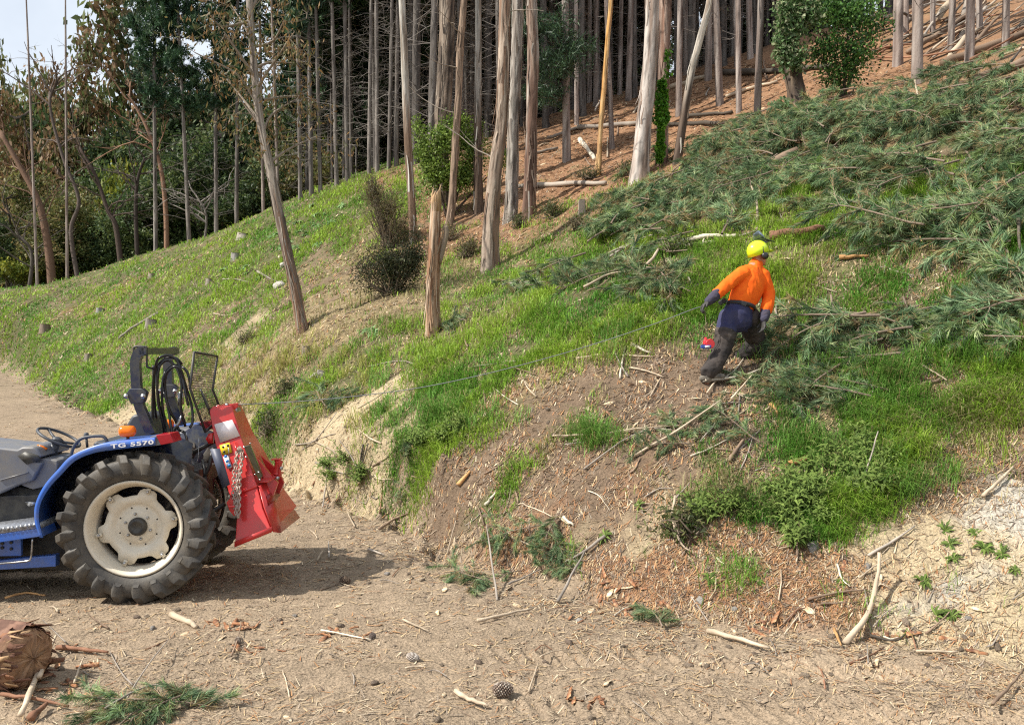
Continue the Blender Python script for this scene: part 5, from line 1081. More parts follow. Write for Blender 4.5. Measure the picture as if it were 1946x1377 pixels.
for i, (x, y, w_, k) in enumerate([(1706, 125, 19, 0), (1743, 158, 21, 2), (1807, 95, 12, 1), (1842, 118, 16, 3), (1862, 70, 12, 0), (1911, 90, 13, 2), (1772, 60, 10, 1), (1722, 70, 10, 1)]):
    b_ = base_of(x, y); Z_ = to_px(b_)[2]; s_ = w_*.5*Z_/FPX/.13
    place(PB[k], b_, rp.uniform(0, 6.28), (s_, s_, 1), (rp.normal(0, .02), rp.normal(.01, .02)), 'pale grey pine among upslope dead branches, %s from the glossy evergreen' % ORD[[0, 2, 4, 5, 6, 7, 3, 1][i]], 'pine tree', 'pines above the felled branches')
# plantation interior
pts_ = []
for _ in range(9000):
    px_ = rp.uniform(560, 1760); Z_ = rp.uniform(29, 66); x_ = (px_-CX)/FPX*Z_; y_ = Z_
    if px_ > 1010 and Z_ < 31+ (px_-1010)*.004: continue
    if px_ < 780 and Z_ < 35: continue
    if px_ < 640 and Z_ < 41: continue
    if px_ < 780 and rp.random() < .45: continue
    if any((x_-a)**2+(y_-b)**2 < (1.9 if Z_ > 34 else 1.3)**2 for a, b in pts_): continue
    pts_.append((x_, y_))
    if len(pts_) >= 175: break
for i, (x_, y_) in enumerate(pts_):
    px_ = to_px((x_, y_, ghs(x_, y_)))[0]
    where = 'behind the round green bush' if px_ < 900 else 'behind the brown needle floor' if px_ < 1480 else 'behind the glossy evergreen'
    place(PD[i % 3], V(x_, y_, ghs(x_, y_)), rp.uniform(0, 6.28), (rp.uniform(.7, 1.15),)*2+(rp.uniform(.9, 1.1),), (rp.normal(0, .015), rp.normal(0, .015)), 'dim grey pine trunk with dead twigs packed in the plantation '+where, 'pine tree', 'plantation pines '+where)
print('plantation', len(pts_))
# dark green young pine foliage hanging in front of the plantation
tg = thing('pine_sapling', 'dark green pine foliage hanging around the grey pine above the fallen log', 'pine branch', atz(1000, 300, 27)); mb = MB(); a = np.random.default_rng(31); wb = MB()
for (x, y, rx, ry, k) in ((1040, 50, 45, 40, 60), (1060, 120, 45, 35, 60), (1030, 170, 40, 30, 50), (1090, 90, 30, 40, 40), (1000, 30, 30, 30, 30)):
    for _ in range(k):
        c_ = np.array(tuple(atz(x+a.normal(0, .5)*rx, y+a.normal(0, .5)*ry, 26.5+a.normal(0, .5)))); m_ = 26; tris(mb, c_+a.normal(0, .10, (m_, 3)), a.normal(0, .8, (m_, 3))+np.array((0, 0, -.2)), a.uniform(.15, .3, m_), .03, vcols(a, m_, [(.03, .07, .03), (.05, .10, .04), (.02, .045, .025)], .2), a)
        if _ % 4 == 0: wb.tube([atz(1076, y+20, 26.9), Vector(c_)], [.02, .006], 4, (.15, .12, .1), caps=False)
mb.build('needles', M_needle, tg); wb.build('twigs', M_pbark, tg)

# ---- broadleaf trees in the valley and behind the hill
def crown_tree(seed, pal, name='broadleaf_tree', bare=.25, nl=17000, L=.3):
    """unit tree, about 10 m tall: forking trunk and lumpy crown"""
    rg = np.random.default_rng(seed); t = bpy.data.objects.new(name, None); sc.collection.objects.link(t)
    mb = MB(); lf = MB(); forks = []
    for k in range(rg.integers(2, 4)):
        a = rg.uniform(0, 6.28); p = np.array((0, 0, -.5)); d = np.array((math.cos(a)*.18, math.sin(a)*.18, 1)); pts = [p]
        for i in range(7): d = d+rg.normal(0, .13, 3)*np.array((1, 1, .3)); d /= np.linalg.norm(d); pts.append(pts[-1]+d*1.15)
        mb.tube(pts, np.linspace(.20, .05, 8), 8, np.array((.085, .065, .052))*rg.uniform(.7, 1.6), caps=False); forks.append(pts)
    lobes = []
    for pts in forks:
        for i in range(3, 8):
            for _ in range(2):
                a = rg.uniform(0, 6.28); d = np.array((math.cos(a), math.sin(a), rg.uniform(0, .8))); e = pts[i]+d*rg.uniform(.9, 2.6)
                mb.tube([pts[i], (pts[i]+e)/2+rg.normal(0, .15, 3), e], [.06, .04, .015], 5, (.12, .10, .085), caps=False); lobes.append(e)
    rg.shuffle(lobes); per = int(nl/len(lobes))
    for e in lobes: s_ = rg.uniform(.6, 1.25); leaf_blob(lf, e, (s_*1.45, s_*1.45, s_*.95), per, rg, pal, L, L*.5, 12, .22, .3)
    mb.build('trunk', M_pbark, t, origin=V(0, 0, 0)); lf.build('crown', M_leaf, t, origin=V(0, 0, 0)); return t
PG = [(.06, .10, .035), (.09, .14, .045), (.04, .07, .03), (.13, .17, .055)]
PO = [(.26, .155, .08), (.20, .12, .065), (.29, .20, .10), (.14, .13, .05), (.12, .15, .05)]
PL = [(.13, .15, .045), (.19, .19, .06), (.09, .11, .04), (.22, .17, .07)]
PY = [(.20, .24, .035), (.28, .29, .04), (.12, .17, .03)]
CT = {'g': [crown_tree(80, PG), crown_tree(81, PG)], 'o': [crown_tree(82, PO)], 'l': [crown_tree(83, PL), crown_tree(84, PL)]}
KIND = {'g': 'dark green', 'o': 'rusty brown leaved', 'l': 'olive green'}
# px centre, py crown top, px half width, depth, kind, label tail
BT = [(70, 70, 90, 52, 'o', 'tree filling the sky edge behind the grassy hill'), (235, 46, 75, 62, 'o', 'rounded treetop behind the dense dark pine'), (15, 70, 60, 60, 'l', 'treetop at the very edge beside the rusty brown one'),
 (350, 105, 95, 56, 'g', 'tree between the dense pine and the leaning gum'), (285, 125, 75, 60, 'g', 'tree close beside the dense pine crown'), (430, 140, 100, 58, 'g', 'tree behind the leaning gum'), (545, 150, 100, 60, 'g', 'tree past the leaning gum towards the plantation'), (640, 200, 90, 64, 'l', 'sunlit tree showing between the plantation edge trunks'),
 (735, 120, 90, 70, 'l', 'tree glimpsed through the gap under the pale sky'), (215, 200, 100, 50, 'g', 'bushy tree under the dense pine crown'), (150, 345, 60, 48, 'l', 'bushy tree below the blue hill'), (50, 310, 70, 48, 'l', 'low tree below the rusty brown crown'), (350, 260, 90, 48, 'g', 'low tree behind the third crest pine'), (460, 250, 90, 50, 'g', 'low tree beyond the middle of the crest'),
 (560, 260, 80, 52, 'l', 'low tree beyond the upper crest'), (20, 400, 60, 46, 'g', 'low tree nearest the pale roofed house'), (1000, 20, 110, 72, 'g', 'mass added as plantation backdrop behind the grey gums'), (1120, -20, 110, 72, 'g', 'mass added as plantation backdrop behind the golden dead trunk'), (1230, -60, 110, 70, 'g', 'mass added as plantation backdrop behind the pinkish gum'), (1340, -90, 110, 68, 'g', 'mass added as plantation backdrop behind the leaning pole'), (1440, -120, 110, 66, 'g', 'mass added as plantation backdrop just before the ivy trunk'), (1550, -150, 110, 64, 'g', 'mass added as plantation backdrop behind the ivy trunk'), (900, 60, 110, 72, 'g', 'mass added as plantation backdrop behind the thick peeling gum'), (690, 230, 70, 56, 'g', 'low tree in the gap before the round bush'), (110, 400, 70, 45, 'l', 'low bushy tree by the fat brown trunk'), (210, 380, 70, 46, 'g', 'low bushy tree at the foot of the dense pine'), (300, 360, 70, 46, 'g', 'low thicket tree behind the lower crest'), (400, 340, 70, 46, 'g', 'low thicket tree behind the crest midpoint'), (500, 320, 70, 48, 'g', 'low thicket tree towards the upper crest')]  # backdrop masses are added to keep the gaps behind the plantation dark
for i, (x, y, hw, Z_, k, lab) in enumerate(BT):
    tp_ = atz(x, y, Z_); g = ghs(tp_.x, tp_.y); hgt = tp_.z-g; pr = CT[k][i % len(CT[k])]
    sx = hw*Z_/FPX/3.0; sz = hgt/9.6; sx = max(sx, (.42 if x < 200 else .62)*sz)
    place(pr, V(tp_.x, tp_.y, g), rp.uniform(0, 6.28), (sx, sx, sz), (0, 0), KIND[k]+' '+lab, 'tree')
M_py = PY; bushp = None
def bush_mesh(seed, pal, n=2200, L=.16, rad=(1, 1, .8), name='bush'):
    rg = np.random.default_rng(seed); t = bpy.data.objects.new(name, None); sc.collection.objects.link(t); mb = MB(); lf = MB()
    for k in range(9):
        a = rg.uniform(0, 6.28); e = np.array((math.cos(a)*rad[0]*.6, math.sin(a)*rad[1]*.6, rad[2]*rg.uniform(.5, 1.5))); mb.tube([(0, 0, -.1), e*.5+rg.normal(0, .08, 3), e], [.03, .02, .006], 5, (.10, .08, .06), caps=False)
        leaf_blob(lf, e, (rad[0]*.5, rad[1]*.5, rad[2]*.42), n//9, rg, pal, L, L*.5, 10, .10, .2)
    mb.build('stem', M_pbark, t, origin=V(0, 0, 0)); lf.build('foliage', M_leaf, t, origin=V(0, 0, 0)); return t
yb = bush_mesh(90, PY, 2600, .18, (1.4, 1.4, 1.1), 'valley_shrub')
for i, (x, y, Z_, s_, lab) in enumerate([(75, 525, 46, 1.2, 'below the pale roofed house'), (135, 485, 47, 1.2, 'by the slender pale trunks'), (185, 470, 48, 1.1, 'beside the foot of the dense pine'), (265, 440, 48, 1.3, 'past the foot of the dense pine'), (330, 430, 48, 1.2, 'in the hollow before the crest'), (400, 400, 50, 1.2, 'further along the crest'), (640, 300, 58, 1.6, 'between the upper crest pines'), (700, 270, 60, 1.8, 'in the gap before the round bush'), (30, 510, 44, 1., 'at the lowest corner of the valley')]):
    p_ = atz(x, y, Z_); g = ghs(p_.x, p_.y); place(yb, V(p_.x, p_.y, max(g, p_.z-s_*1.6)), rp.uniform(0, 6), (s_, s_, s_*max(1, (p_.z-g)/1.8 if p_.z-g < 5 else 2)), (0, 0), 'sunlit yellow green shrub '+lab, 'shrub', 'yellow green valley shrubs')
# crooked trunks standing out against the valley trees
M_cr = [((100, 530), (92, 470), (74, 386), (40, 320), (0, 250)), ((317, 465), (315, 400), (305, 317), (283, 252), (262, 210), (243, 180)), ((150, 510), (135, 440), (150, 380), (120, 300), (95, 200), (110, 150)), ((262, 482), (258, 400), (262, 340), (275, 300)), ((232, 470), (220, 430), (205, 400), (180, 330), (150, 280)), ((385, 440), (392, 410), (372, 370)), ((55, 545), (60, 480), (30, 440))]
for i, (pp, w_, c_, lab) in enumerate(zip(M_cr, (17, 10, 9, 9, 11, 6, 8), ((.16, .10, .07), (.25, .15, .10), (.10, .08, .07), (.05, .04, .035), (.08, .06, .05), (.2, .18, .16), (.08, .07, .06)), ('fat red brown trunk bending away at the hill foot', 'curved smooth brown gum between two crest pines', 'dark forked trunk standing against the blue hill', 'nearly black straight trunk next to the dense pine', 'dark bowed trunk behind the dense pine', 'short pale crooked trunk beyond the crest', 'thin dark bent trunk by the house'))):
    Z_ = 41; path = [atz(x, y, Z_) for x, y in pp]; g = ghs(path[0].x, path[0].y); path[0] = V(path[0].x, path[0].y, min(path[0].z, g)-.3)
    t = thing('crooked_tree', lab, 'tree', path[0]); mb = MB(); rg = np.random.default_rng(300+i); pts = smooth_path(path, 5); mb.tube(pts, np.linspace(w_*.5*Z_/FPX, w_*.22*Z_/FPX, len(pts)), 9, c_); mb.build('trunk', M_pbark, t, smooth=True)
    mb = MB()
    for _ in range(9): j = rg.integers(len(pts)//3, len(pts)); branch(mb, pts[j], (rg.normal(), rg.normal()*.4, .7), rg.uniform(1.5, 3.4), .045, rg, .0, .2, np.array(c_)*1.2, 4, 4, 6)
    mb.build('branches', M_pbark, t)
# house with a pale roof far down the valley
hc_ = atz(28, 470, 62); hg = ghs(hc_.x, hc_.y); hs_ = thing('house', 'small house with pale blue grey roof half hidden in the valley trees', 'house', V(hc_.x, hc_.y, hg))
zt = hc_.z; mb = MB(); mb.box((hc_.x, hc_.y, (hg+zt)/2-.2), (5.2, 4, zt-hg)); mb.build('wall', mat('weatherboard', (.45, .44, .42), .8), hs_)
mb = MB(); a_ = [V(hc_.x-3, hc_.y-2.4, zt-.2), V(hc_.x-3, hc_.y+2.4, zt-.2), V(hc_.x-3, hc_.y, zt+.75)]; mb.prism(a_, [p+V(6, 0, 0) for p in a_]); mb.build('roof', mat('roof iron', (.50, .60, .70), .35), hs_)
for dx in (-1.4, 1.4):
    mb = MB(); mb.box((hc_.x+dx, hc_.y-2.02, zt-1.2), (1.0, .08, .9)); mb.build('window', M_bk, hs_)
# ---------------------------------------------------------------- undergrowth, slash and litter
def slope_rot(x, y, yaw, tilt=1., roll=0.):
    e = .25; n_ = V(-(ghs(x+e, y)-ghs(x-e, y))/(2*e), -(ghs(x, y+e)-ghs(x, y-e))/(2*e), 1)
    n_ = V(n_.x*tilt, n_.y*tilt, 1).normalized(); q = V(0, 0, 1).rotation_difference(n_)
    return (q.to_matrix() @ Matrix.Rotation(yaw, 3, 'Z') @ Matrix.Rotation(roll, 3, 'X')).to_euler()
LM = [('near the tractor wheel', 250, 1100), ('below the red winch', 500, 1020), ('beside the worker', 1360, 700), ('by the ragged log end', 90, 1280), ('around the large pine cone', 950, 1310), ('by the small pale cone', 785, 1240),
      ('on the scraped brown gully', 1050, 800), ('on the brown slope foot', 1150, 1000), ('at the track edge bough', 1000, 1090), ('by the leafy dark weeds', 1530, 980), ('on the white clay face', 1790, 1120), ('under the curved dead branch', 1620, 1190),
      ('along the near track edge', 1430, 1230), ('on the corner bank', 1900, 900), ('above the worker', 1450, 480), ('on the grass beyond the tractor', 250, 620), ('by the leaning gum', 570, 560), ('under the winch line', 800, 740),
      ('by the cream cut bank', 640, 880), ('among the boughs upslope', 1650, 380), ('by the torn reddish bark', 1560, 930), ('on the middle grass', 1150, 560), ('by the far fallen log', 1150, 300), ('near the upper slash', 1800, 100), ('on the green right bank', 1800, 720), ('by the broken snag', 820, 600), ('on the middle track', 600, 1230)]
TODO = []
def later(o, adj, noun, cat, px, py): TODO.append((o, adj, noun, cat, px, py))
def name_all():
    by = {}
    for o, adj, noun, cat, px, py in TODO:
        lm = min(LM, key=lambda l: (l[1]-px)**2+(l[2]-py)**2); by.setdefault((adj, noun, cat, lm), []).append((math.hypot(lm[1]-px, lm[2]-py), o))
    for (adj, noun, cat, lm), L_ in by.items():
        L_.sort(key=lambda q: q[0])
        for i, (d, o) in enumerate(L_):
            tag(o, '%s %s %s%s' % (adj, noun, lm[0], '' if len(L_) == 1 else (', the nearest one there' if i == 0 else ', %s nearest there' % ORD[i] if i < 20 else ', among the farther ones')), cat, '%s %s %s' % (adj, noun, lm[0]))
# the round green bush
rb0 = np.random.default_rng(400); Zb = to_px(hit(852, 425))[2]+.45
bs = thing('round_bush', 'bright green rounded bush on a thin stem among the gum trunks', 'bush', hit(850, 412)); lf = MB(); st_ = MB(); foot_ = hit(850, 412)
for (x, y, rx, ry, k) in ((812, 300, 34, 58, 3000), (850, 262, 42, 48, 3000), (893, 285, 40, 62, 3200), (845, 335, 55, 34, 2600), (880, 340, 40, 34, 1800), (960, 300, 22, 40, 500), (793, 240, 12, 26, 260), (868, 235, 34, 24, 1000)):
    leaf_blob(lf, tuple(atz(x, y, Zb)), (rx*Zb/FPX, .42, ry*Zb/FPX), k, rb0, [(.14, .22, .035), (.20, .30, .05), (.08, .14, .025), (.25, .34, .08)], .085, .05, 10, .085, .1)
    st_.tube([foot_-V(0, 0, .1), foot_.lerp(atz(x, y, Zb), .4)+V(.05, 0, 0), atz(x, y, Zb)], [.045, .03, .01], 5, (.10, .075, .06), caps=False)
lf.build('foliage', M_leaf, bs); st_.build('stem', M_pbark, bs)
def shrub(lobes, Z, pal, label, cat='shrub', seed=1, L=.05, W=.012, twig=(.14, .11, .08), name='gorse_bush', tw=60, base=None):
    rg = np.random.default_rng(seed); b_ = base or atz(lobes[0][0], lobes[0][1]+lobes[0][3], Z); b_ = V(b_.x, b_.y, ghs(b_.x, b_.y)); t = thing(name, label, cat, b_); lf = MB(); w_ = MB()
    for (x, y, rx, ry, k) in lobes:
        c = atz(x, y, Z); leaf_blob(lf, tuple(c), (rx*Z/FPX, min(rx, ry)*Z/FPX*1.1, ry*Z/FPX), k, rg, pal, L, W, 16, .09, -.2)
        for _ in range(tw//len(lobes)):
            e = np.array(tuple(c))+rg.normal(0, .5, 3)*np.array((rx, min(rx, ry), ry))*Z/FPX; s0 = np.array(tuple(b_))+rg.normal(0, .1, 3)*np.array((1, 1, 0)); w_.tube([s0, (s0+e)/2+rg.normal(0, .06, 3), e], [.012, .008, .003], 3, np.array(twig)*rg.uniform(.6, 1.4), caps=False)
    lf.build('foliage', M_leaf, t); w_.build('twigs', M_pbark, t); return t
def zat(x, y): return to_px(hit(x, y))[2]
DG = [(.030, .042, .020), (.05, .06, .026), (.07, .065, .035), (.09, .10, .04)]
OB = [(.12, .10, .05), (.16, .12, .065), (.08, .075, .04), (.10, .115, .045)]
shrub([(745, 505, 58, 52, 8200), (705, 520, 40, 42, 4000), (780, 490, 34, 60, 4000), (760, 560, 40, 18, 1500)], zat(745, 560), DG, 'dark dense gorse bush between the leaning gum and the snag', seed=401, L=.07, W=.02, tw=130)
shrub([(740, 395, 50, 42, 5600), (708, 368, 34, 26, 2200), (760, 440, 44, 36, 3600), (705, 340, 12, 16, 300)], zat(745, 470), OB, 'half dead brown gorse bush above the dark dense one', seed=402, L=.06, W=.016, tw=170)
for i, (x, y, rx, ry, k, lab) in enumerate([(1050, 400, 45, 22, 1500, 'below the fallen grey log'), (985, 420, 22, 18, 700, 'at the foot of the grey furrowed gum'), (1120, 330, 45, 16, 900, 'behind the fallen grey log'), (890, 470, 34, 26, 1500, 'beside the big peeling gum'), (860, 440, 24, 22, 700, 'behind the broken snag top'), (1190, 320, 28, 22, 700, 'beside the broad pinkish gum'), (470, 640, 24, 14, 500, 'on the hill above the winch'), (1100, 425, 40, 16, 600, 'by the pale broken stump'), (545, 735, 30, 18, 600, 'on top of the cream cut bank'), (510, 800, 30, 34, 800, 'hanging over the cream cut face behind the winch'), (1290, 470, 60, 14, 900, 'by the splintered pale logs'), (1300, 995, 55, 18, 900, 'by the dark leafy weeds')]):
    shrub([(x, y, rx, ry, k)], zat(x, y+ry*.7), (OB if i in (3, 4, 7) else [(.085, .11, .035), (.13, .14, .05), (.05, .065, .03)]), 'low olive gorse shrub '+lab, seed=410+i, L=.06, W=.02, tw=40)
# ---- pine boughs
M_bn = mat('pine bough needles', (1, 1, 1), .5, vcol=True, transl=.25, spec=.18, rnd=.25)
PB_ = [(.10, .175, .080), (.15, .24, .115), (.21, .30, .155), (.06, .11, .055), (.29, .34, .17), (.19, .27, .09), (.28, .21, .10)]
def bough(seed, L=1.7, ntw=12, needles=26, name='pine_bough'):
    rg = np.random.default_rng(seed); t = bpy.data.objects.new(name, None); sc.collection.objects.link(t); wb = MB(); nb_ = MB()
    d = np.array((1, 0, .22)); pts = [np.array((0, 0, .03))]
    for i in range(9): d = d+np.array((0, rg.normal(0, .10), -.055)); d /= np.linalg.norm(d); pts.append(pts[-1]+d*L/9)
    bc = np.array((.19, .145, .11)); wb.tube(pts, np.linspace(.016, .005, 10), 6, bc, caps=False)
    ends = [(pts[-1], d)]; 
    for k in range(ntw):
        i = rg.integers(2, 9); s_ = rg.choice([-1, 1]); q = np.array((rg.uniform(.4, 1.1), s_*rg.uniform(.5, 1.1), rg.uniform(-.1, .45))); q /= np.linalg.norm(q); l_ = L*rg.uniform(.18, .42); p = pts[i]; tp2 = [p]
        for j in range(5): q = q+rg.normal(0, .10, 3)+np.array((.05, 0, -.07)); q /= np.linalg.norm(q); tp2.append(tp2[-1]+q*l_/5)
        wb.tube(tp2, np.linspace(.008, .003, 6), 4, bc*rg.uniform(.8, 1.3), caps=False)
        for j in (1, 2, 3, 4, 5): ends.append((tp2[j], (tp2[j]-tp2[j-1])/(np.linalg.norm(tp2[j]-tp2[j-1])+1e-9)))
        if rg.random() < .7:
            q2 = q+np.array((0, s_*.6, rg.uniform(-.2, .3))); q2 /= np.linalg.norm(q2); e = tp2[3]+q2*l_*.5; wb.tube([tp2[3], e], [.004, .002], 3, bc, caps=False); ends += [(e, q2), ((e+tp2[3])/2, q2)]
    for p, q in ends:
        m_ = needles; c_ = p+q*rg.uniform(-.12, .0, (m_, 1)); dd = q*rg.uniform(.5, 1.4, (m_, 1))+rg.normal(0, .40, (m_, 3))+np.array((0, 0, -.25)); base = PB_[rg.integers(len(PB_))]
        col = np.array(base)*rg.uniform(.7, 1.3, (m_, 1)); tris(nb_, c_, dd, rg.uniform(.09, .17, m_), .0105, col, rg)
    wb.build('stem', M_pbark, t, origin=V(0, 0, 0)); nb_.build('needles', M_bn, t, origin=V(0, 0, 0)); return t
BOL = [1.0+.16*(i % 4) for i in range(6)]; BO = [bough(500+i, BOL[i], 11+i % 4, 24) for i in range(6)]
rb = np.random.default_rng(55); first_b = set()
def put_bough(px, py, yaw, s, lift=.0, roll=0, tilt=1., centre=True):
    p = hit(px, py); k = int(rb.integers(6)); pr = BO[k]
    if centre: qx, qy = p.x-math.cos(yaw)*BOL[k]*s*.55, p.y-math.sin(yaw)*BOL[k]*s*.55; p = V(qx, qy, ghs(qx, qy))
    if pr.name in first_b: o = copy_tree(pr)
    else: o = pr; first_b.add(pr.name)
    o.location = p+V(0, 0, lift); o.rotation_euler = slope_rot(p.x, p.y, yaw, tilt, roll); o.scale = (s, s, s)
    later(o, 'green needled', 'pine bough', 'pine branch', px, py); return o
BZ = [(1450, 310, 150, 40, 34), (1330, 390, 130, 50, 34), (1220, 440, 100, 45, 22), (1130, 520, 90, 24, 7), (1600, 260, 130, 50, 28), (1560, 370, 120, 30, 9), (1760, 240, 130, 50, 28), (1720, 350, 150, 30, 8), (1900, 200, 60, 60, 12), (1905, 330, 50, 60, 10), (1700, 475, 120, 30, 7), (1900, 420, 60, 40, 9), (1860, 610, 80, 35, 10), (1920, 560, 40, 40, 6), (1660, 650, 80, 26, 7), (1560, 690, 60, 26, 8), (1390, 815, 50, 10, 2), (1550, 765, 60, 16, 4), (1050, 560, 90, 22, 5), (860, 622, 40, 18, 3), (1010, 1090, 90, 28, 7), (900, 1105, 40, 16, 3), (1280, 560, 60, 20, 3), (620, 760, 30, 12, 2), (780, 890, 22, 14, 2), (1260, 810, 40, 12, 2), (1240, 860, 26, 12, 1), (1420, 950, 20, 20, 1), (290, 1352, 60, 20, 3), (190, 1362, 50, 14, 2), (1230, 1185, 30, 8, 1), (1030, 1215, 30, 6, 0)]
for x, y, rx, ry, n_ in BZ:
    for _ in range(n_):
        px_, py_ = x+rb.normal(0, .5)*rx, y+rb.normal(0, .5)*ry; sm = 1.0 if py_ < 560 else .75 if py_ < 800 else .42
        put_bough(px_, py_, rb.normal(math.pi, .9) if rb.random() < .7 else rb.uniform(0, 6.28), sm*rb.uniform(.75, 1.25), rb.uniform(-.02, .5 if py_ < 500 else .2)*sm, rb.normal(0, .3))
for x, y, yaw, s_, l_ in ((1510, 672, 2.9, 1.1, .30), (1545, 690, 3.3, 1.0, .25), (1560, 722, 3.0, 1.0, .12), (1480, 735, 3.4, .7, .05), (1880, 640, 2.8, 1.1, .2), (1840, 680, 2.7, .9, .1), (1600, 740, 2.6, .7, .05), (1620, 690, 3.1, 1.0, .15)): put_bough(x, y, yaw, s_, l_)
# ---- sticks, logs, chips, bark
def ground_line(pts, lift, k=5):
    P = [hit(x, y) for x, y in pts]; P = [p+V(0, 0, lift if np.isscalar(lift) else lift[i]) for i, p in enumerate(P)]; return smooth_path(P, k)
rs = np.random.default_rng(66)
WC_ = {'pale': (.46, .37, .27), 'grey': (.30, .26, .22), 'brown': (.22, .155, .11), 'red': (.23, .12, .075), 'orange': (.50, .28, .12), 'dark': (.09, .075, .06), 'white': (.60, .53, .42)}
def stick(pts, w_, col, lift=.02, noun='stick', name='fallen_stick', label=None, n=6, bend=.0, taper=.5, cat=None, group=None):
    P = [hit(x, y) for x, y in pts]; Z = np.mean([to_px(p)[2] for p in P]); r = w_*.5*Z/FPX
    zl = [r*.7+(lift if np.isscalar(lift) else lift[i]) for i in range(len(P))]
    P = [p+V(0, 0, l_) for p, l_ in zip(P, zl)]; sp = smooth_path(P, max(3, 12//len(P)))
    gz_ = gh(sp[:, 0], sp[:, 1]); sp[:, 2] = np.maximum(sp[:, 2], gz_+r*.35); sp = sp+rs.normal(0, r*.15, sp.shape)
    c = np.array(WC_[col])*rs.uniform(.8, 1.2); cc = c*rs.uniform(.75, 1.2, (len(sp), 1)); mb = MB()
    mb.tube(sp, np.linspace(r, r*taper, len(sp))*rs.uniform(.85, 1.15, len(sp)), n, cc)
    mid = P[0]; o = mb.build(name, M_wood, None, origin=mid, smooth=n > 6)
    if label: tag(o, label, cat or noun, group)
    else: later(o, {'pale': 'pale', 'grey': 'grey', 'brown': 'brown', 'red': 'reddish', 'orange': 'orange', 'dark': 'dark', 'white': 'whitish'}[col], noun, cat or noun, pts[0][0], pts[0][1])
    return o
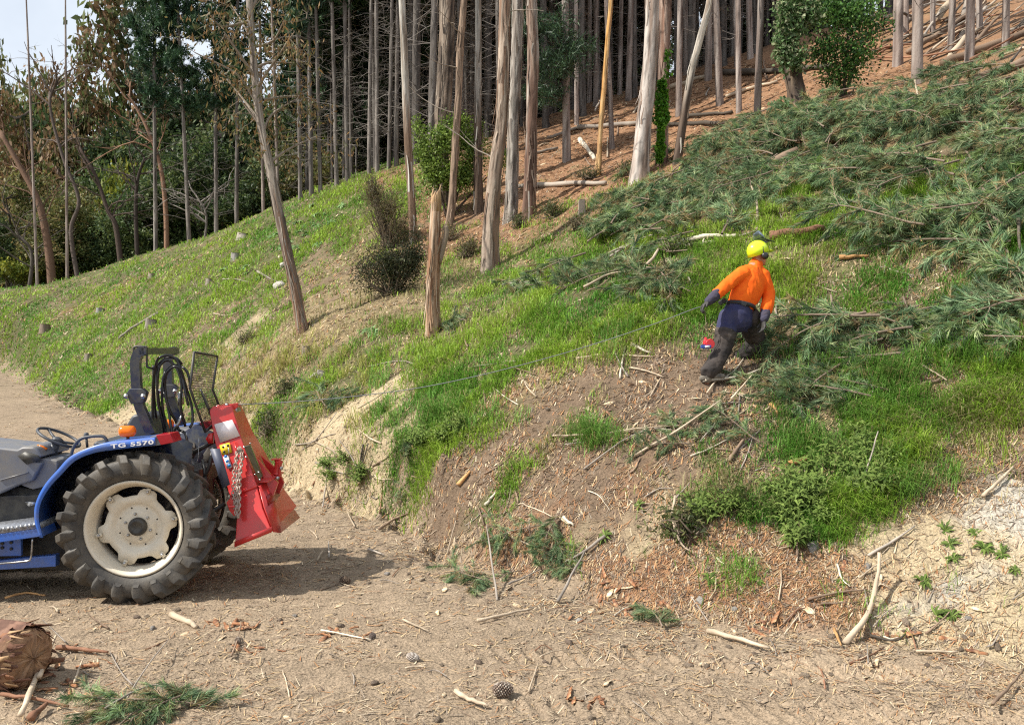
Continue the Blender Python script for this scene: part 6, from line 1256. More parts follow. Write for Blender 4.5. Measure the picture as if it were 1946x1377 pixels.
S_ = [([(870, 930), (893, 902)], 9, 'orange'), ([(922, 972), (942, 942)], 7, 'white'), ([(945, 1143), (925, 1050)], 5, 'grey', (.0, .25)), ([(908, 1188), (950, 1176), (1015, 1164)], 7, 'pale'), ([(1385, 883), (1402, 858), (1418, 840)], 8, 'brown'), ([(1345, 1207), (1395, 1222), (1462, 1243)], 12, 'pale'),
 ([(1605, 1228), (1650, 1195), (1665, 1150), (1672, 1132)], 14, 'pale', (.0, .05, .15, .3)), ([(1585, 1203), (1598, 1236)], 7, 'orange'), ([(1650, 1065), (1700, 1040), (1738, 1008)], 6, 'grey'), ([(1523, 1050), (1517, 1020), (1515, 1088)], 6, 'brown', .1), ([(1284, 960), (1278, 1000), (1290, 1045), (1312, 1070)], 6, 'pale', .06), ([(1285, 975), (1310, 940)], 3, 'grey', .1),
 ([(1535, 1150), (1590, 1142), (1648, 1134)], 6, 'brown'), ([(1560, 1153), (1632, 1155)], 5, 'brown'), ([(1868, 960), (1900, 930), (1925, 905)], 8, 'pale', .05), ([(1620, 980), (1650, 930), (1668, 900)], 5, 'grey', (.0, .2, .35)), ([(1885, 1360), (1920, 1320), (1946, 1290)], 7, 'brown', .05), ([(1595, 500), (1650, 495)], 9, 'orange', .04), ([(1438, 442), (1437, 405), (1420, 378)], 6, 'pale', (.03, .2, .35)),
 ([(1738, 180), (1746, 215), (1758, 245)], 4, 'pale', (.3, .2, .05)), ([(1655, 1218), (1700, 1225), (1722, 1216)], 6, 'dark'), ([(1740, 1246), (1820, 1250)], 7, 'pale'), ([(765, 1184), (815, 1206)], 5, 'pale'), ([(610, 1204), (650, 1212), (705, 1222)], 4, 'white'), ([(866, 1322), (890, 1338), (928, 1350)], 11, 'pale'), ([(1060, 1150), (1110, 1090)], 7, 'grey', (.02, .15)), ([(1150, 1035), (1100, 1072), (1060, 1090)], 6, 'grey', .05),
 ([(1070, 990), (1090, 1008)], 7, 'white'), ([(1062, 988), (1082, 1002)], 5, 'pale'), ([(990, 1040), (1065, 1074)], 4, 'pale', .03), ([(720, 1010), (750, 992), (778, 985)], 6, 'brown'), ([(850, 1058), (866, 1010)], 4, 'pale', (.02, .1)), ([(1290, 560), (1350, 540)], 5, 'grey'), ([(1200, 662), (1235, 678)], 8, 'white'), ([(1095, 685), (1240, 685)], 5, 'pale'), ([(1460, 640), (1510, 615)], 8, 'orange'), ([(1160, 500), (1210, 470), (1240, 458)], 5, 'grey', .1),
 ([(1110, 555), (1160, 530), (1200, 525)], 5, 'pale', .06), ([(1230, 525), (1250, 500), (1258, 470)], 6, 'pale', .15), ([(955, 550), (1010, 545), (1060, 530)], 5, 'grey', .08), ([(1340, 735), (1410, 728), (1450, 712)], 5, 'white', .06), ([(1390, 780), (1430, 730)], 4, 'pale', .1), ([(1370, 805), (1330, 850)], 4, 'grey', .05), ([(1200, 880), (1290, 840), (1370, 800)], 5, 'pale', (.03, .1, .2)), ([(1090, 850), (1180, 828), (1290, 820)], 5, 'pale', .04), ([(1110, 900), (1180, 850), (1230, 830)], 4, 'grey', .04),
 ([(235, 1345), (280, 1295), (320, 1232)], 4, 'grey', (.02, .1, .06)), ([(200, 1375), (260, 1340), (300, 1330), (310, 1345)], 4, 'grey', .08), ([(40, 1375), (70, 1300), (105, 1240)], 12, 'pale', (.03, .05, .1)), ([(75, 1310), (95, 1255), (85, 1240)], 9, 'pale', .06), ([(108, 1240), (160, 1244), (205, 1250)], 10, 'red', .02), ([(0, 1330), (60, 1336), (130, 1350)], 9, 'red', .02), ([(60, 1375), (90, 1350)], 16, 'red', .02), ([(325, 1175), (360, 1188), (372, 1196)], 14, 'pale', 0), ([(10, 1138), (50, 1130), (85, 1134)], 6, 'orange', 0),
 ([(560, 870), (600, 850), (640, 800)], 3, 'grey', .1), ([(690, 870), (680, 930), (700, 860)], 4, 'dark', .1), ([(1750, 700), (1800, 735)], 5, 'pale'), ([(1740, 740), (1785, 728)], 8, 'brown'), ([(1535, 880), (1500, 886), (1548, 870)], 8, 'orange'), ([(1465, 780), (1480, 800)], 9, 'orange'), ([(1540, 545), (1590, 560)], 4, 'pale'), ([(1575, 590), (1640, 595)], 5, 'pale'), ([(420, 430), (405, 440), (432, 425)], 9, 'white', .3), ([(300, 600), (250, 630), (225, 650)], 7, 'grey', .05), ([(490, 520), (530, 540)], 5, 'grey'), ([(1000, 690), (900, 700)], 3, 'grey'), ([(700, 700), (760, 690), (800, 700)], 3, 'grey', .02),
 ([(680, 790), (720, 770), (745, 745)], 3, 'pale', .1), ([(1480, 895), (1500, 925), (1510, 940)], 6, 'brown'), ([(1870, 800), (1820, 830)], 5, 'pale'), ([(1050, 840), (1120, 835)], 5, 'pale', .03), ([(700, 1050), (730, 1060)], 5, 'grey'), ([(1880, 235), (1935, 300)], 5, 'dark', .3), ([(1935, 450), (1938, 500)], 8, 'dark', (.3, .0)), ([(1640, 600), (1690, 560)], 5, 'brown'), ([(1150, 200), (1130, 240)], 6, 'grey', .5)]
for q in S_: stick(*q)
# felled stems
LOGS = [([(1130, 505), (1200, 470)], 9, 'grey', 'slim grey stem lying under the lowest felled boughs'), ([(1345, 372), (1420, 340), (1515, 298)], 20, 'brown', 'brown felled pine stem half buried in boughs, its broken end by the slope middle'), ([(1566, 280), (1640, 262)], 18, 'brown', 'brown section of the felled stem showing between boughs'), ([(1660, 245), (1740, 212), (1850, 165), (1960, 118)], 19, 'brown', 'thick pinkish brown log running up to the picture edge across the boughs'), ([(1790, 130), (1870, 100), (1960, 70)], 16, 'brown', 'thinner log above the thick pinkish one'),
 ([(1300, 466), (1350, 458), (1400, 458)], 9, 'white', 'whitish split log upslope of the worker'), ([(1302, 476), (1360, 468)], 8, 'white', 'second whitish split piece just under the first upslope'), ([(1465, 462), (1510, 456), (1567, 447)], 18, 'red', 'reddish splintered log right above the worker helmet'), ([(985, 360), (1070, 356), (1150, 354)], 10, 'grey', 'straight fallen grey log at the edge of the needle floor'), ([(1098, 248), (1170, 243), (1222, 240)], 10, 'grey', 'grey fallen trunk lying across the needle floor'), ([(1270, 242), (1340, 240), (1412, 242)], 9, 'dark', 'dark fallen trunk beyond the leaning pole'), ([(1300, 226), (1390, 218)], 7, 'dark', 'thin dark log just above the dark fallen trunk'), ([(1368, 144), (1470, 141), (1580, 133)], 12, 'dark', 'dark log with orange end across the upper needle floor'), ([(1380, 188), (1420, 175), (1478, 160)], 7, 'pale', 'pale slender log slanting over the needle floor'), ([(1040, 268), (1100, 246)], 7, 'grey', 'short grey log slanting up to the grey fallen trunk'), ([(1102, 270), (1130, 308)], 9, 'white', 'bleached stick like log leaning by the golden dead trunk'), ([(1270, 172), (1350, 148)], 9, 'pale', 'pale log among the upper floor pines'), ([(1000, 300), (1060, 285)], 6, 'grey', 'short grey log low on the needle floor')]
for pts, w_, c, lab in LOGS: stick(pts, w_, c, .04, 'log', 'fallen_log', lab, n=12, taper=.8, cat='log')
for i in range(60):   # slash on the upper right
    x = rs.uniform(1580, 1940); y = rs.uniform(5, 60)+max(0, (x-1560)*.02)+rs.uniform(0, 90); L_ = rs.uniform(50, 190); a = rs.normal(.42, .28); stick([(x, y), (x+L_*.5*math.cos(a), y-L_*.5*math.sin(a)+rs.normal(0, 4)), (x+L_*math.cos(a), y-L_*math.sin(a))], rs.choice([4, 5, 7, 12], p=[.4, .3, .2, .1]), rs.choice(['brown', 'pale', 'red', 'grey', 'dark']), (.05, rs.uniform(.1, .35), rs.uniform(.1, .5)), 'slash pole', 'slash_pole', n=6, cat='branch')
# scattered small wood: sticks, chips, bark flakes
def scatter(n_, boxes, fn):
    tot = sum(b[4] for b in boxes)
    for _ in range(n_):
        r = rs.uniform(0, tot); b = None
        for q in boxes:
            if r < q[4]: b = q; break
            r -= q[4]
        fn(rs.uniform(b[0], b[2]), rs.uniform(b[1], b[3]))
SC = [(560, 980, 1500, 1180, 5), (900, 720, 1500, 980, 5), (1250, 450, 1940, 640, 5), (1400, 640, 1940, 860, 3), (100, 1150, 1900, 1370, 4), (350, 480, 1200, 800, 3), (1350, 1040, 1940, 1290, 3), (560, 850, 800, 980, 2), (1000, 150, 1500, 330, 2)]
def rnd_stick(x, y):
    L_ = rs.uniform(14, 75) if y > 400 else rs.uniform(15, 45); a = rs.normal(.45, .7) if rs.random() < .6 else rs.uniform(0, 3.14); k = rs.choice(['pale', 'grey', 'brown', 'red', 'white'], p=[.34, .22, .22, .12, .10]); stick([(x, y), (x+L_*.5*math.cos(a)+rs.normal(0, 2), y-L_*.5*math.sin(a)+rs.normal(0, 3)), (x+L_*math.cos(a), y-L_*math.sin(a))], rs.uniform(2.2, 4.6), k, rs.uniform(0, .03), n=5)
scatter(215, SC, rnd_stick)
def flake(seed, name, pal, th=.3):
    rg = np.random.default_rng(seed); mb = MB(); k = 7; L_ = 1.; rows = []
    for i in range(k):
        t = i/(k-1); w_ = .5*(.20+.16*math.sin(t*3.1))*(rg.uniform(.6, 1.2)); z = .05*math.sin(t*3+seed)+rg.normal(0, .015); rows += [(t-.5, -w_, z), (t-.5, w_, z+rg.normal(0, .03)), (t-.5, w_*.8, z+.035), (t-.5, -w_*.8, z+.035)]
    mb.add(rows, [(4*i+j, 4*i+(j+1) % 4, 4*i+4+(j+1) % 4, 4*i+4+j) for i in range(k-1) for j in range(4)]+[(0, 3, 2, 1), (4*k-4, 4*k-3, 4*k-2, 4*k-1)], vcols(rg, 4*k, pal, .2)); o = mb.build(name, M_wood, None, origin=V(0, 0, 0)); return o
CH = [flake(600+i, 'wood_chip', [(.55, .42, .27), (.62, .52, .38), (.48, .33, .19)]) for i in range(4)]; BKF = [flake(610+i, 'bark_flake', [(.28, .12, .06), (.42, .20, .10), (.17, .085, .055), (.46, .30, .17)]) for i in range(4)]
used_f = set()
def put_flat(protos, x, y, s, lift=.0, adj='', noun='', cat='', yaw=None, zs=1.):
    pr = protos[int(rs.integers(len(protos)))]; p = hit(x, y)
    if pr.name in used_f: o = copy_tree(pr)
    else: o = pr; used_f.add(pr.name)
    o.location = p+V(0, 0, lift); o.rotation_euler = slope_rot(p.x, p.y, rs.uniform(0, 6.28) if yaw is None else yaw, 1, rs.normal(0, .3)); o.scale = (s, s*rs.uniform(.7, 1.3), s*zs); later(o, adj, noun, cat, x, y); return o
scatter(110, SC, lambda x, y: put_flat(CH, x, y, rs.uniform(.05, .15) if y > 700 else rs.uniform(.1, .25), .004, 'yellowish', 'wood chip', 'wood chip'))
for cx_, cy_, sx_, sy_, n_ in ((650, 1200, 60, 14, 12), (450, 1190, 40, 9, 12), (480, 1235, 40, 8, 7), (140, 1290, 60, 40, 16), (1190, 1120, 50, 30, 16), (1560, 930, 30, 20, 12), (1580, 940, 14, 14, 6), (1480, 905, 22, 10, 6), (1440, 1190, 50, 14, 10), (1700, 1215, 25, 8, 7), (1850, 1240, 30, 8, 5), (1120, 1340, 35, 8, 8), (630, 950, 50, 20, 8), (1150, 1160, 90, 12, 10), (1600, 1080, 20, 12, 4)):
    for _ in range(n_): put_flat(BKF, cx_+rs.normal(0, .7)*sx_, cy_+rs.normal(0, .7)*sy_, rs.uniform(.05, .15), .008, 'red brown', 'bark shred', 'bark', zs=1.4)
# pine cones
def cone(name, loc, L_, label, rz, pal=((.30, .23, .18), (.42, .36, .30), (.2, .15, .12)), open_=1.):
    rg = np.random.default_rng(int(L_*999)); mb = MB(); n_ = 150; r0 = L_*.36
    mb.sweep((0, 0, 0), [(r0*.3, -L_*.5), (r0*.75, -L_*.35), (r0*.85, -.05*L_), (r0*.6, L_*.25), (r0*.1, L_*.48)], n=16, col=(.14, .10, .075))
    for i in range(n_):
        t = i/n_; a = i*2.39996; z = -L_*.47+L_*.95*t; rr = r0*math.sin(math.pi*min(.97, .14+t*.84))**.7; d = np.array((math.cos(a), math.sin(a), .35)); s_ = np.array((-math.sin(a), math.cos(a), 0)); p = np.array((math.cos(a)*rr*.75, math.sin(a)*rr*.75, z)); w_ = L_*.055; l_ = L_*.12*open_; u = np.array((0, 0, 1))*L_*.022
        q = [p-s_*w_-u, p+s_*w_-u, p+d*l_+s_*w_*.7-u, p+d*l_-s_*w_*.7-u, p-s_*w_+u, p+s_*w_+u, p+d*l_+s_*w_*.7+u*1.6, p+d*l_-s_*w_*.7+u*1.6]; mb.add(q, [(0, 1, 2, 3), (7, 6, 5, 4), (0, 4, 5, 1), (1, 5, 6, 2), (2, 6, 7, 3), (3, 7, 4, 0)], np.array(pal[rg.integers(3)])*rg.uniform(.8, 1.2))
    o = mb.build(name, M_wood, None, origin=V(0, 0, 0)); o.location = loc+V(0, 0, L_*.30); o.rotation_euler = (R(90), 0, rz); return tag(o, label, 'pine cone')
cone('pine_cone', hit(955, 1326), .125, 'large open grey brown pine cone lying alone on the track', R(100))
cone('pine_cone', hit(785, 1258), .095, 'smaller closed pale pine cone on the track by pine needles', R(60), ((.48, .44, .40), (.40, .35, .30), (.55, .50, .45)), .5)
cone('pine_cone', hit(452, 1222), .075, 'small round brown cone by the red bark shreds', R(20), open_=.4)
cone('pine_cone', hit(655, 1108), .10, 'dark brown cone on the track in front of the shadow edge', R(70), ((.16, .11, .08), (.2, .15, .11), (.12, .09, .07)))
cone('pine_cone', hit(708, 1216), .07, 'dark little cone among orange bark shreds', R(10), ((.10, .08, .07), (.14, .11, .1), (.2, .16, .13)))
# stones and clods
def rock(seed, name='stone', pal=((.42, .39, .35), (.33, .30, .27))):
    rg = np.random.default_rng(seed); me = bpy.data.meshes.new(name); import bmesh; bm = bmesh.new(); bmesh.ops.create_icosphere(bm, subdivisions=3, radius=.5); v = np.array([tuple(q.co) for q in bm.verts]); f = [tuple(x.index for x in q.verts) for q in bm.faces]; bm.free(); bpy.data.meshes.remove(me)
    n_ = fbm(v[:, 0]*2+seed, v[:, 1]*2, 1.3, 3, seed, z=v[:, 2]*2); v = v*(1+.45*n_)[:, None]*np.array((1, .8, .6)); c = np.array(pal[seed % 2])*(1+.3*fbm(v[:, 0], v[:, 1], 6, 2, seed+3, z=v[:, 2]))[:, None]; mb = MB(); mb.add(v, f, c); return mb.build(name, M_rock, None, origin=V(0, 0, 0))
M_rock = mat('stone', (1, 1, 1), .95, vcol=True, bump=(14, .03), spec=.2, rnd=.2)
RK = [rock(700+i) for i in range(4)]; CLD = [rock(710+i, 'earth_clod', ((.30, .235, .175), (.25, .19, .145))) for i in range(4)]
for (x, y, w_) in ((290, 1195, 18), (560, 1170, 12), (1100, 1180, 14), (1545, 1045, 26), (735, 1090, 12), (600, 718, 22), (1650, 1080, 18), (530, 545, 28), (540, 505, 20), (1840, 1180, 16), (1330, 1150, 18), (1395, 1160, 14)):
    p = hit(x, y); put_flat(RK, x, y, w_*to_px(p)[2]/FPX, 0, 'pale', 'stone', 'stone', zs=1)
scatter(80, [(0, 1140, 1940, 1370, 3), (1300, 1200, 1900, 1300, 3), (700, 980, 1000, 1120, 1), (930, 760, 1300, 900, 1)], lambda x, y: put_flat(CLD, x, y, rs.uniform(.02, .075), .004, 'crumbly', 'earth clod', 'clod'))
# stumps
M_end = mat('sawn wood', (.56, .44, .29), .85, noise=(30, (.38, .27, .17), .2))
def stump(px, py, w_, h_, col, lab, name='stump'):
    b_ = hit(px, py); Z = to_px(b_)[2]; r = w_*.5*Z/FPX; hh = h_*Z/FPX; t = thing(name, lab, 'stump', b_); mb = MB(); sd_ = int(px+py); rg = np.random.default_rng(sd_)
    f = lambda t_, th, P: 1+.10*np.sin(th*3+sd_)+.06*np.sin(th*7+sd_*2)+.10*np.exp(-t_*6)
    mb.tube([b_-V(0, 0, .12), b_+V(0, 0, hh*.3), b_+V(0, 0, hh*.7), b_+V(r*.05, 0, hh)], [r*1.1, r, r*.95, r*.93], 20, np.array(col)*.7, caps=False, ridge=f); mb.build('trunk_base', M_bark, t)
    mb = MB(); th = np.arange(20)/20*6.283; rr = r*.93*(1+.10*np.sin(th*3+sd_)+.06*np.sin(th*7+sd_*2)); mb.poly([b_+V(math.cos(-a)*q, math.sin(-a)*q, hh-.002+.04*r*math.sin(a*2)) for a, q in zip(th[::-1], rr[::-1])]); mb.build('sawn_top', M_end, t)
for px, py, w_, h_, c, lab in [(85, 629, 22, 16, (.28, .22, .17), 'round pale topped stump low on the grassy hill, nearest the track bend'), (168, 684, 17, 15, (.3, .26, .21), 'small stump in grass above the track bend'), (190, 594, 19, 10, (.4, .38, .36), 'bleached grey stump on the middle of the grassy hill'), (583, 676, 22, 22, (.36, .30, .23), 'square pale stump under the leaning gum'), (398, 536, 16, 7, (.34, .3, .25), 'flat stump near the grassy crest by a dead branch'), (462, 452, 26, 10, (.48, .43, .36), 'ragged bleached stump highest on the grassy hill'), (288, 526, 14, 8, (.36, .3, .24), 'little stump beside the orange needle patch'), (287, 618, 24, 14, (.35, .31, .27), 'weathered root stump with trailing roots on the hill'), (447, 492, 18, 14, (.38, .36, .34), 'grey stump standing in grass upslope of the roll bar'), (1106, 404, 16, 30, (.5, .42, .33), 'torn whitish stump below the fallen grey log'), (613, 716, 24, 14, (.36, .33, .30), 'rotten grey stump just above the cut bank'), (1000, 590, 14, 8, (.3, .26, .2), 'small dark stump on the middle grass')]: stump(px, py, w_*.82, h_*.8, c, lab)
# ragged log end in the corner
lg = thing('bark_log', 'thick log end with shredding red brown bark at the near corner', 'log', on0(-10, 1330)); ax0, ax1 = on0(-260, 1262)+V(0, 0, .16), on0(52, 1305)+V(0, 0, .19)
mb = MB(); k_ = 60; pts = [ax0.lerp(ax1, t) for t in np.linspace(0, 1, k_)]; A0 = np.arange(k_)
def lr(t_, th, P): return 1+.10*fbm(th*0+np.cos(th)*3, np.sin(th)*3+t_*1.5, 1.4, 3, 5)+.05*vnoise(np.cos(th)*9, np.sin(th)*9+t_*3, None, 6)+.0*t_
cc = vcols(np.random.default_rng(9), k_, [(.19, .105, .075), (.24, .14, .10), (.14, .08, .06)], .12); mb.tube(pts, np.linspace(.225, .200, k_), 96, cc, ridge=lr, caps=False); mb.build('bark', M_bark, lg, smooth=True)
mb = MB(); dv = (ax1-ax0).normalized(); u_ = dv.cross(V(0, 0, 1)).normalized(); w2 = u_.cross(dv); rg = np.random.default_rng(12)
rows = []; nn = 64
for k, (rr, dx) in enumerate(((.196, -.05), (.192, .0), (.165, .03), (.12, .045), (.06, .04), (.005, .05))):
    for j in range(nn):
        a = 2*math.pi*j/nn; rr_ = rr*(1+.10*float(vnoise(np.array([math.cos(a)*3]), np.array([math.sin(a)*3+k]), None, 6)[0])); rows.append(tuple(ax1+dv*(dx+rg.normal(0, .007))+(u_*math.cos(a)+w2*math.sin(a))*rr_))
mb.add(rows, [(i*nn+j, i*nn+(j+1) % nn, (i+1)*nn+(j+1) % nn, (i+1)*nn+j) for i in range(5) for j in range(nn)], np.repeat(np.array([(.15, .08, .05), (.22, .13, .08), (.33, .20, .12), (.24, .14, .085), (.34, .21, .125), (.22, .13, .08)]), nn, 0)*rg.uniform(.75, 1.2, (6*nn, 1))); mb.build('heartwood', M_wood, lg)
mb = MB()
for i in range(85):
    a = rg.uniform(0, 6.28); rr = rg.uniform(.17, .215); p = ax1+(u_*math.cos(a)+w2*math.sin(a))*rr-dv*rg.uniform(.03, .10); q = p+dv*rg.uniform(.05, .16)+V(*rg.normal(0, .03, 3)); s0 = (u_*-math.sin(a)+w2*math.cos(a))*rg.uniform(.004, .03)
    o_ = (u_*math.cos(a)+w2*math.sin(a))*.006; mb.add([tuple(x) for x in (p-s0, p+s0, q+s0*.5, q-s0*.3, p-s0+o_, p+s0+o_, q+s0*.5+o_*.3, q-s0*.3+o_*.3)], [(0, 1, 2, 3), (7, 6, 5, 4), (0, 4, 5, 1), (1, 5, 6, 2), (2, 6, 7, 3), (3, 7, 4, 0)], np.array([(.24, .12, .07), (.42, .27, .15), (.17, .085, .055), (.20, .11, .08)][rg.integers(4)])*rg.uniform(.8, 1.2))
mb.build('bark_shreds', M_wood, lg)
# leafy weeds and rosettes
M_weed = mat('weed leaves', (1, 1, 1), .5, vcol=True, transl=.25, spec=.06, rnd=.15)
def weed(seed, nst=11, h_=.24, L_=.10, W_=.017, pal=((.115, .17, .04), (.16, .22, .055), (.08, .125, .03)), name='leafy_weed', flat=0):
    rg = np.random.default_rng(seed); t = MB()
    for s_ in range(nst):
        a = rg.uniform(0, 6.28); tilt = rg.uniform(.2, .9); top = np.array((math.cos(a)*tilt, math.sin(a)*tilt, 1.))*h_*rg.uniform(.5, 1.1); top[2] *= (1-flat)
        if not flat: t.tube([(0, 0, -.02), top*.5+np.array((0, 0, .02)), top], [.005, .004, .002], 3, pal[0], caps=False)
        m_ = 12 if not flat else 2
        for j in range(m_):
            f_ = (j+2)/(m_+1) if not flat else .05; b_ = top*f_; d = np.array((math.cos(a+j*2.4), math.sin(a+j*2.4), .35 if not flat else rg.uniform(.05, .8))); d /= np.linalg.norm(d); l_ = L_*rg.uniform(.6, 1.2)*(1.15-f_*.5); s0 = np.cross(d, (0, 0, 1)); s0 /= np.linalg.norm(s0); m1 = b_+d*l_*.5+np.array((0, 0, .01)); e = b_+d*l_-np.array((0, 0, l_*.35)); w0 = W_*.5
            t.add([b_-s0*w0*.3, b_+s0*w0*.3, m1+s0*w0, m1-s0*w0, e], [(0, 1, 2, 3)], np.array(pal[rg.integers(3)])*rg.uniform(.8, 1.25)); t.f3.append(np.array([[3, 2, 4]])+t.n-5); t.m3.append(np.zeros(1, int))
    return t.build(name, M_weed, None, origin=V(0, 0, 0))
WD = [weed(720+i) for i in range(3)]; RO = [weed(730+i, 12, .06, .08, .016, name='rosette_weed', flat=.7) for i in range(3)]; FX = [weed(740+i, 9, .12, .17, .045, ((.14, .24, .09), (.20, .30, .13), (.09, .16, .05)), 'broad_leaf_weed', flat=.4) for i in range(3)]
for cx_, cy_, sx_, sy_, n_ in ((1500, 975, 55, 40, 12), (1640, 885, 55, 36, 11), (1560, 960, 30, 14, 3), (1380, 975, 60, 14, 6), (1510, 1040, 20, 14, 3), (1650, 930, 30, 14, 4), (870, 815, 10, 8, 2), (830, 840, 30, 14, 3), (700, 920, 20, 10, 2), (640, 905, 40, 16, 3)):
    for _ in range(n_): put_flat(WD, cx_+rs.normal(0, .6)*sx_, cy_+rs.normal(0, .6)*sy_, rs.uniform(.7, 1.25), 0, 'dark green', 'leafy weed', 'weed', zs=1)
for (x, y) in ((1796, 1012), (1852, 1022), (1805, 1035), (1812, 1070), (1928, 1085), (1755, 1110), (1808, 1172), (1780, 1178), (1905, 1060), (1870, 1050), (1440, 1110), (1150, 1030), (1350, 1100), (1290, 1020), (1600, 1110), (1215, 965)): put_flat(RO, x, y, rs.uniform(.7, 1.25), 0, 'flat green', 'rosette weed', 'weed', zs=1)
for cx_, cy_, sx_, sy_, n_ in ((590, 425, 40, 14, 9), (575, 470, 40, 12, 7), (540, 450, 40, 12, 5), (620, 400, 40, 10, 4), (470, 520, 50, 14, 4), (1240, 590, 30, 10, 3), (700, 640, 30, 12, 2)):
    for _ in range(n_): put_flat(FX, cx_+rs.normal(0, .6)*sx_, cy_+rs.normal(0, .6)*sy_, rs.uniform(.9, 1.5), 0, 'pale green', 'broad leaved weed', 'weed', zs=1)
name_all()
# ---- grass: one sheet of blades over the green ground
M_grass = mat('grass blades', (1, 1, 1), .55, vcol=True, transl=.35, spec=.25)
def sample_px(n_, x0=-350, x1=2450, y0=300, y1=1400):
    q = np.c_[rs.uniform(x0, x1, n_), rs.uniform(y0, y1, n_)]; p, ok = hits(q); return p[ok & (p[:, 1] < 60)]
def blades(mb, p, L_, W_, lean, col, tipcol=1.15):
    n_ = len(p); a = rs.uniform(0, 2*math.pi, n_); d = np.c_[np.cos(a), np.sin(a), np.zeros(n_)]; s_ = np.c_[-np.sin(a), np.cos(a), np.zeros(n_)]*(W_*.5)[:, None]
    m1 = p+np.c_[d[:, :2]*(L_*lean*.35)[:, None], L_*.55]; e = p+np.c_[d[:, :2]*(L_*lean)[:, None], L_*(.95-.45*lean)]
    v = np.stack([p-s_-np.array((0, 0, .015)), p+s_-np.array((0, 0, .015)), m1+s_*.8, m1-s_*.8, e], 1).reshape(-1, 3); i = np.arange(n_)*5
    cc = np.repeat(col, 5, 0); mb.add(v, np.stack([i, i+1, i+2, i+3], 1), cc); mb.f3.append(np.stack([i+3, i+2, i+4], 1)+mb.n-len(v)); mb.m3.append(np.zeros(n_, int))
p = sample_px(430000)
def extra(p, k, r): return np.repeat(p, k, 0)+np.c_[rs.normal(0, 1, (len(p)*k, 2))*r, np.zeros(len(p)*k)]
W = zone_w(p[:, 0], p[:, 1]); dd, w_ = toe_dist(p[:, 0], p[:, 1])
cl = fbm(p[:, 0], p[:, 1], 3.2, 3, 121, g=.6); cl2 = fbm(p[:, 0], p[:, 1], .8, 3, 131)
prob = np.clip((W[0]*1.15+W[1]*.20)*(.62+2.6*cl), 0, 1); prob *= (dd > .05)
keep = rs.random(len(p)) < prob; g = p[keep]; gW = W[:, keep]; gc1 = cl[keep]; gc2 = cl2[keep]
Zg = g[:, 1]; k_ = 3; g3 = np.repeat(g, k_, 0); Zr = np.repeat(Zg, k_); g3[:, :2] += rs.normal(0, 1, (len(g3), 2))*(.006*Zr+.01)[:, None]; g3[:, 2] = gh(g3[:, 0], g3[:, 1])
hh = np.repeat(np.clip(.11+.22*gc1+.06*gc2, .035, .36), k_)*rs.uniform(.6, 1.35, len(g3)); ww = np.maximum(.004, .00085*Zr)*rs.uniform(.7, 1.3, len(g3))
a_ = np.repeat(sstep(-.45, .45, gc2+.5*gc1), k_)[:, None]; dry = np.repeat(gW[1]/(gW[0]+gW[1]+1e-6), k_)[:, None]
cg = np.array((.105, .27, .038))*(1-a_)+np.array((.29, .43, .055))*a_; rd = rs.random((len(g3), 1)); cg = np.where(rd < .10, np.array((.30, .27, .11)), cg); cg = np.where(rs.random((len(g3), 1)) < dry*.8, np.array((.38, .33, .17)), cg); cg = cg*rs.uniform(.65, 1.35, (len(g3), 1))
gb = MB(); blades(gb, g3, hh, ww, rs.uniform(.4, 1.35, len(g3)), cg)
tag(gb.build('grass', M_grass, None, origin=V(0, 0, 0)), 'tufted green grass covering the cut slope', 'grass', kind='stuff')
# long tussocks overhanging the bank and on the right
p = sample_px(60000, 350, 2070, 560, 1000); W = zone_w(p[:, 0], p[:, 1]); pxy = np.array([to_px(q)[:2] for q in p]); sel = np.zeros(len(p))
for x, y, rx, ry in ((560, 715, 150, 40), (600, 772, 70, 12), (800, 790, 110, 20), (1700, 700, 150, 40), (1620, 800, 60, 30), (1700, 900, 70, 50), (1130, 835, 40, 16), (1180, 655, 60, 20), (1540, 840, 40, 20), (1850, 700, 100, 30), (1940, 790, 30, 30)): sel = np.maximum(sel, np.exp(-(((pxy[:, 0]-x)/rx)**2+((pxy[:, 1]-y)/ry)**2)))
cl = fbm(p[:, 0], p[:, 1], 2.6, 3, 141, g=.6); keep = rs.random(len(p)) < sel*np.clip(.25+2.2*cl, 0, 1); g = p[keep]; k_ = 7; g3 = np.repeat(g, k_, 0); g3[:, :2] += rs.normal(0, .035, (len(g3), 2)); g3[:, 2] = gh(g3[:, 0], g3[:, 1])
ll = rs.uniform(.16, .38, len(g3)); pp = np.array([[x < 700] for x in np.repeat(pxy[keep][:, 0], k_)]); cg = np.where(pp, np.array((.36, .38, .10)), np.array((.16, .31, .06))); cg = np.where(rs.random((len(g3), 1)) < np.where(pp, .35, .14), np.array((.40, .33, .16)), cg)*rs.uniform(.7, 1.35, (len(g3), 1))
tb = MB(); blades(tb, g3, ll, np.maximum(.005, .0008*g3[:, 1]), rs.uniform(.5, 1.25, len(g3)), cg)
tag(tb.build('long_grass', M_grass, None, origin=V(0, 0, 0)), 'long drooping tussock grass along the bank edge', 'grass', kind='stuff')
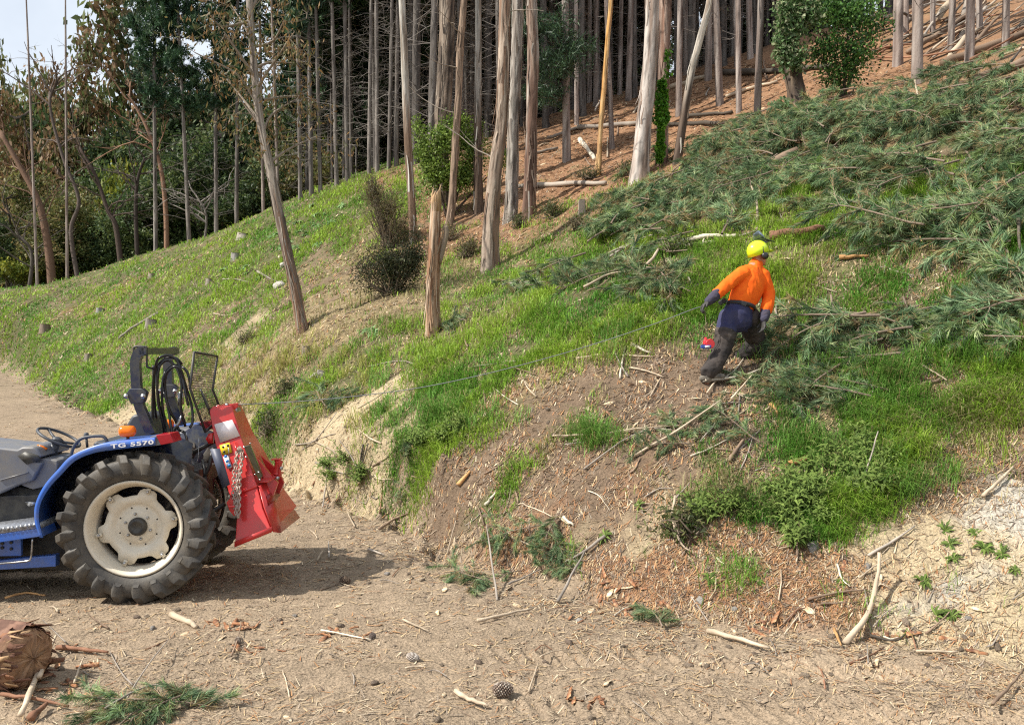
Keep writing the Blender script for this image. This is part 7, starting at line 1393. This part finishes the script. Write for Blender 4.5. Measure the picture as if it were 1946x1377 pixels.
# ---- needle, straw and twig litter
M_lit = mat('litter', (1, 1, 1), .85, vcol=True, spec=.2)
p = sample_px(390000, -350, 2450, 120, 1400); W = zone_w(p[:, 0], p[:, 1]); cl = fbm(p[:, 0], p[:, 1], 3.6, 3, 151, g=.6)
onset = toe_dist(p[:, 0], p[:, 1])[0]
prob = np.clip((W[4]*.95+W[3]*.6+W[1]*.9+W[0]*.28+W[2]*.16+W[6]*.16+W[5]*(.10+.5*np.exp(-(onset/.6)**2)))*(1+1.7*cl), 0, 1); keep = rs.random(len(p)) < prob; g = p[keep]; gW = W[:, keep]; n_ = len(g); Z = g[:, 1]
a = rs.uniform(0, 2*math.pi, n_); L_ = rs.uniform(.02, .11, n_)*np.maximum(1, Z/12); wd = np.maximum(.0018, .00042*Z)*rs.uniform(.6, 2.2, n_)
d = np.c_[np.cos(a), np.sin(a)]*L_[:, None]*.5; sl_ = (gh(g[:, 0]+d[:, 0], g[:, 1]+d[:, 1])-gh(g[:, 0]-d[:, 0], g[:, 1]-d[:, 1]))/L_; d = d/np.sqrt(1+sl_**2)[:, None]**1.6; e1 = g[:, :2]+d; e0 = g[:, :2]-d; z1 = gh(e1[:, 0], e1[:, 1])+rs.uniform(.002, .02, n_); z0 = gh(e0[:, 0], e0[:, 1])+rs.uniform(.002, .012, n_); s_ = np.c_[-np.sin(a), np.cos(a)]*wd[:, None]
v = np.stack([np.c_[e0-s_, z0], np.c_[e0+s_, z0], np.c_[e1+s_*.4, z1], np.c_[e1-s_*.4, z1]], 1).reshape(-1, 3)
pal = np.array([(.35, .19, .09), (.28, .14, .07), (.45, .33, .19), (.52, .43, .30), (.20, .14, .10), (.27, .22, .17), (.12, .09, .07)]); wt = np.array([.24, .20, .14, .06, .18, .10, .08]); wt2 = np.array([.07, .07, .33, .16, .14, .15, .08]); ch_ = np.where(rs.random(n_) < gW[4]+gW[3]*.5+.15, rs.choice(7, n_, p=wt), rs.choice(7, n_, p=wt2)); col = pal[ch_]*rs.uniform(.7, 1.3, (n_, 1)); i = np.arange(n_)*4
lb = MB(); lb.add(v, np.stack([i, i+1, i+2, i+3], 1), np.repeat(col, 4, 0)); tag(lb.build('needle_litter', M_lit, None, origin=V(0, 0, 0)), 'dry pine needles, straw and twigs strewn over the slope', 'litter', kind='stuff')
# ---- gravel and crumbs of soil
p = sample_px(70000, -300, 2350, 700, 1400); W = zone_w(p[:, 0], p[:, 1]); keep = rs.random(len(p)) < np.clip(W[5]*.8+W[3]*1.+W[2]*.8+W[6]*.9+W[4]*.4, 0, 1)*np.clip(.45+2*fbm(p[:, 0], p[:, 1], 2.3, 3, 161), .05, 1); g = p[keep]; n_ = len(g)
oc = np.array([(1, 0, 0), (0, 1, 0), (-1, 0, 0), (0, -1, 0), (.2, .1, .8), (0, 0, -.6)], float); r = rs.gamma(1.5, .0034, n_)+.002; v = oc[None]*rs.uniform(.6, 1.3, (n_, 6, 1))*r[:, None, None]; a = rs.uniform(0, 6.28, n_); ca, sa = np.cos(a)[:, None], np.sin(a)[:, None]; v = np.stack([v[..., 0]*ca-v[..., 1]*sa, v[..., 0]*sa+v[..., 1]*ca, v[..., 2]], 2)+g[:, None]+np.array((0, 0, .002))
f = np.array([(0, 1, 4), (1, 2, 4), (2, 3, 4), (3, 0, 4)]); ff = (f[None]+(np.arange(n_)*6)[:, None, None]).reshape(-1, 3); zc = sum(W[:, keep][i][:, None]*np.array(ZC[k]) for i, k in enumerate(KINDS)); col = zc*rs.uniform(.75, 1.15, (n_, 1)); gr = MB(); gr.add(v.reshape(-1, 3), ff, np.repeat(col, 6, 0)); tag(gr.build('gravel', M_lit, None, origin=V(0, 0, 0)), 'crumbs of soil and small gravel on track and slope', 'gravel', kind='stuff')
print('litter', len(lb.f4[0]), 'grass', len(g3), 'objects', len(bpy.data.objects))
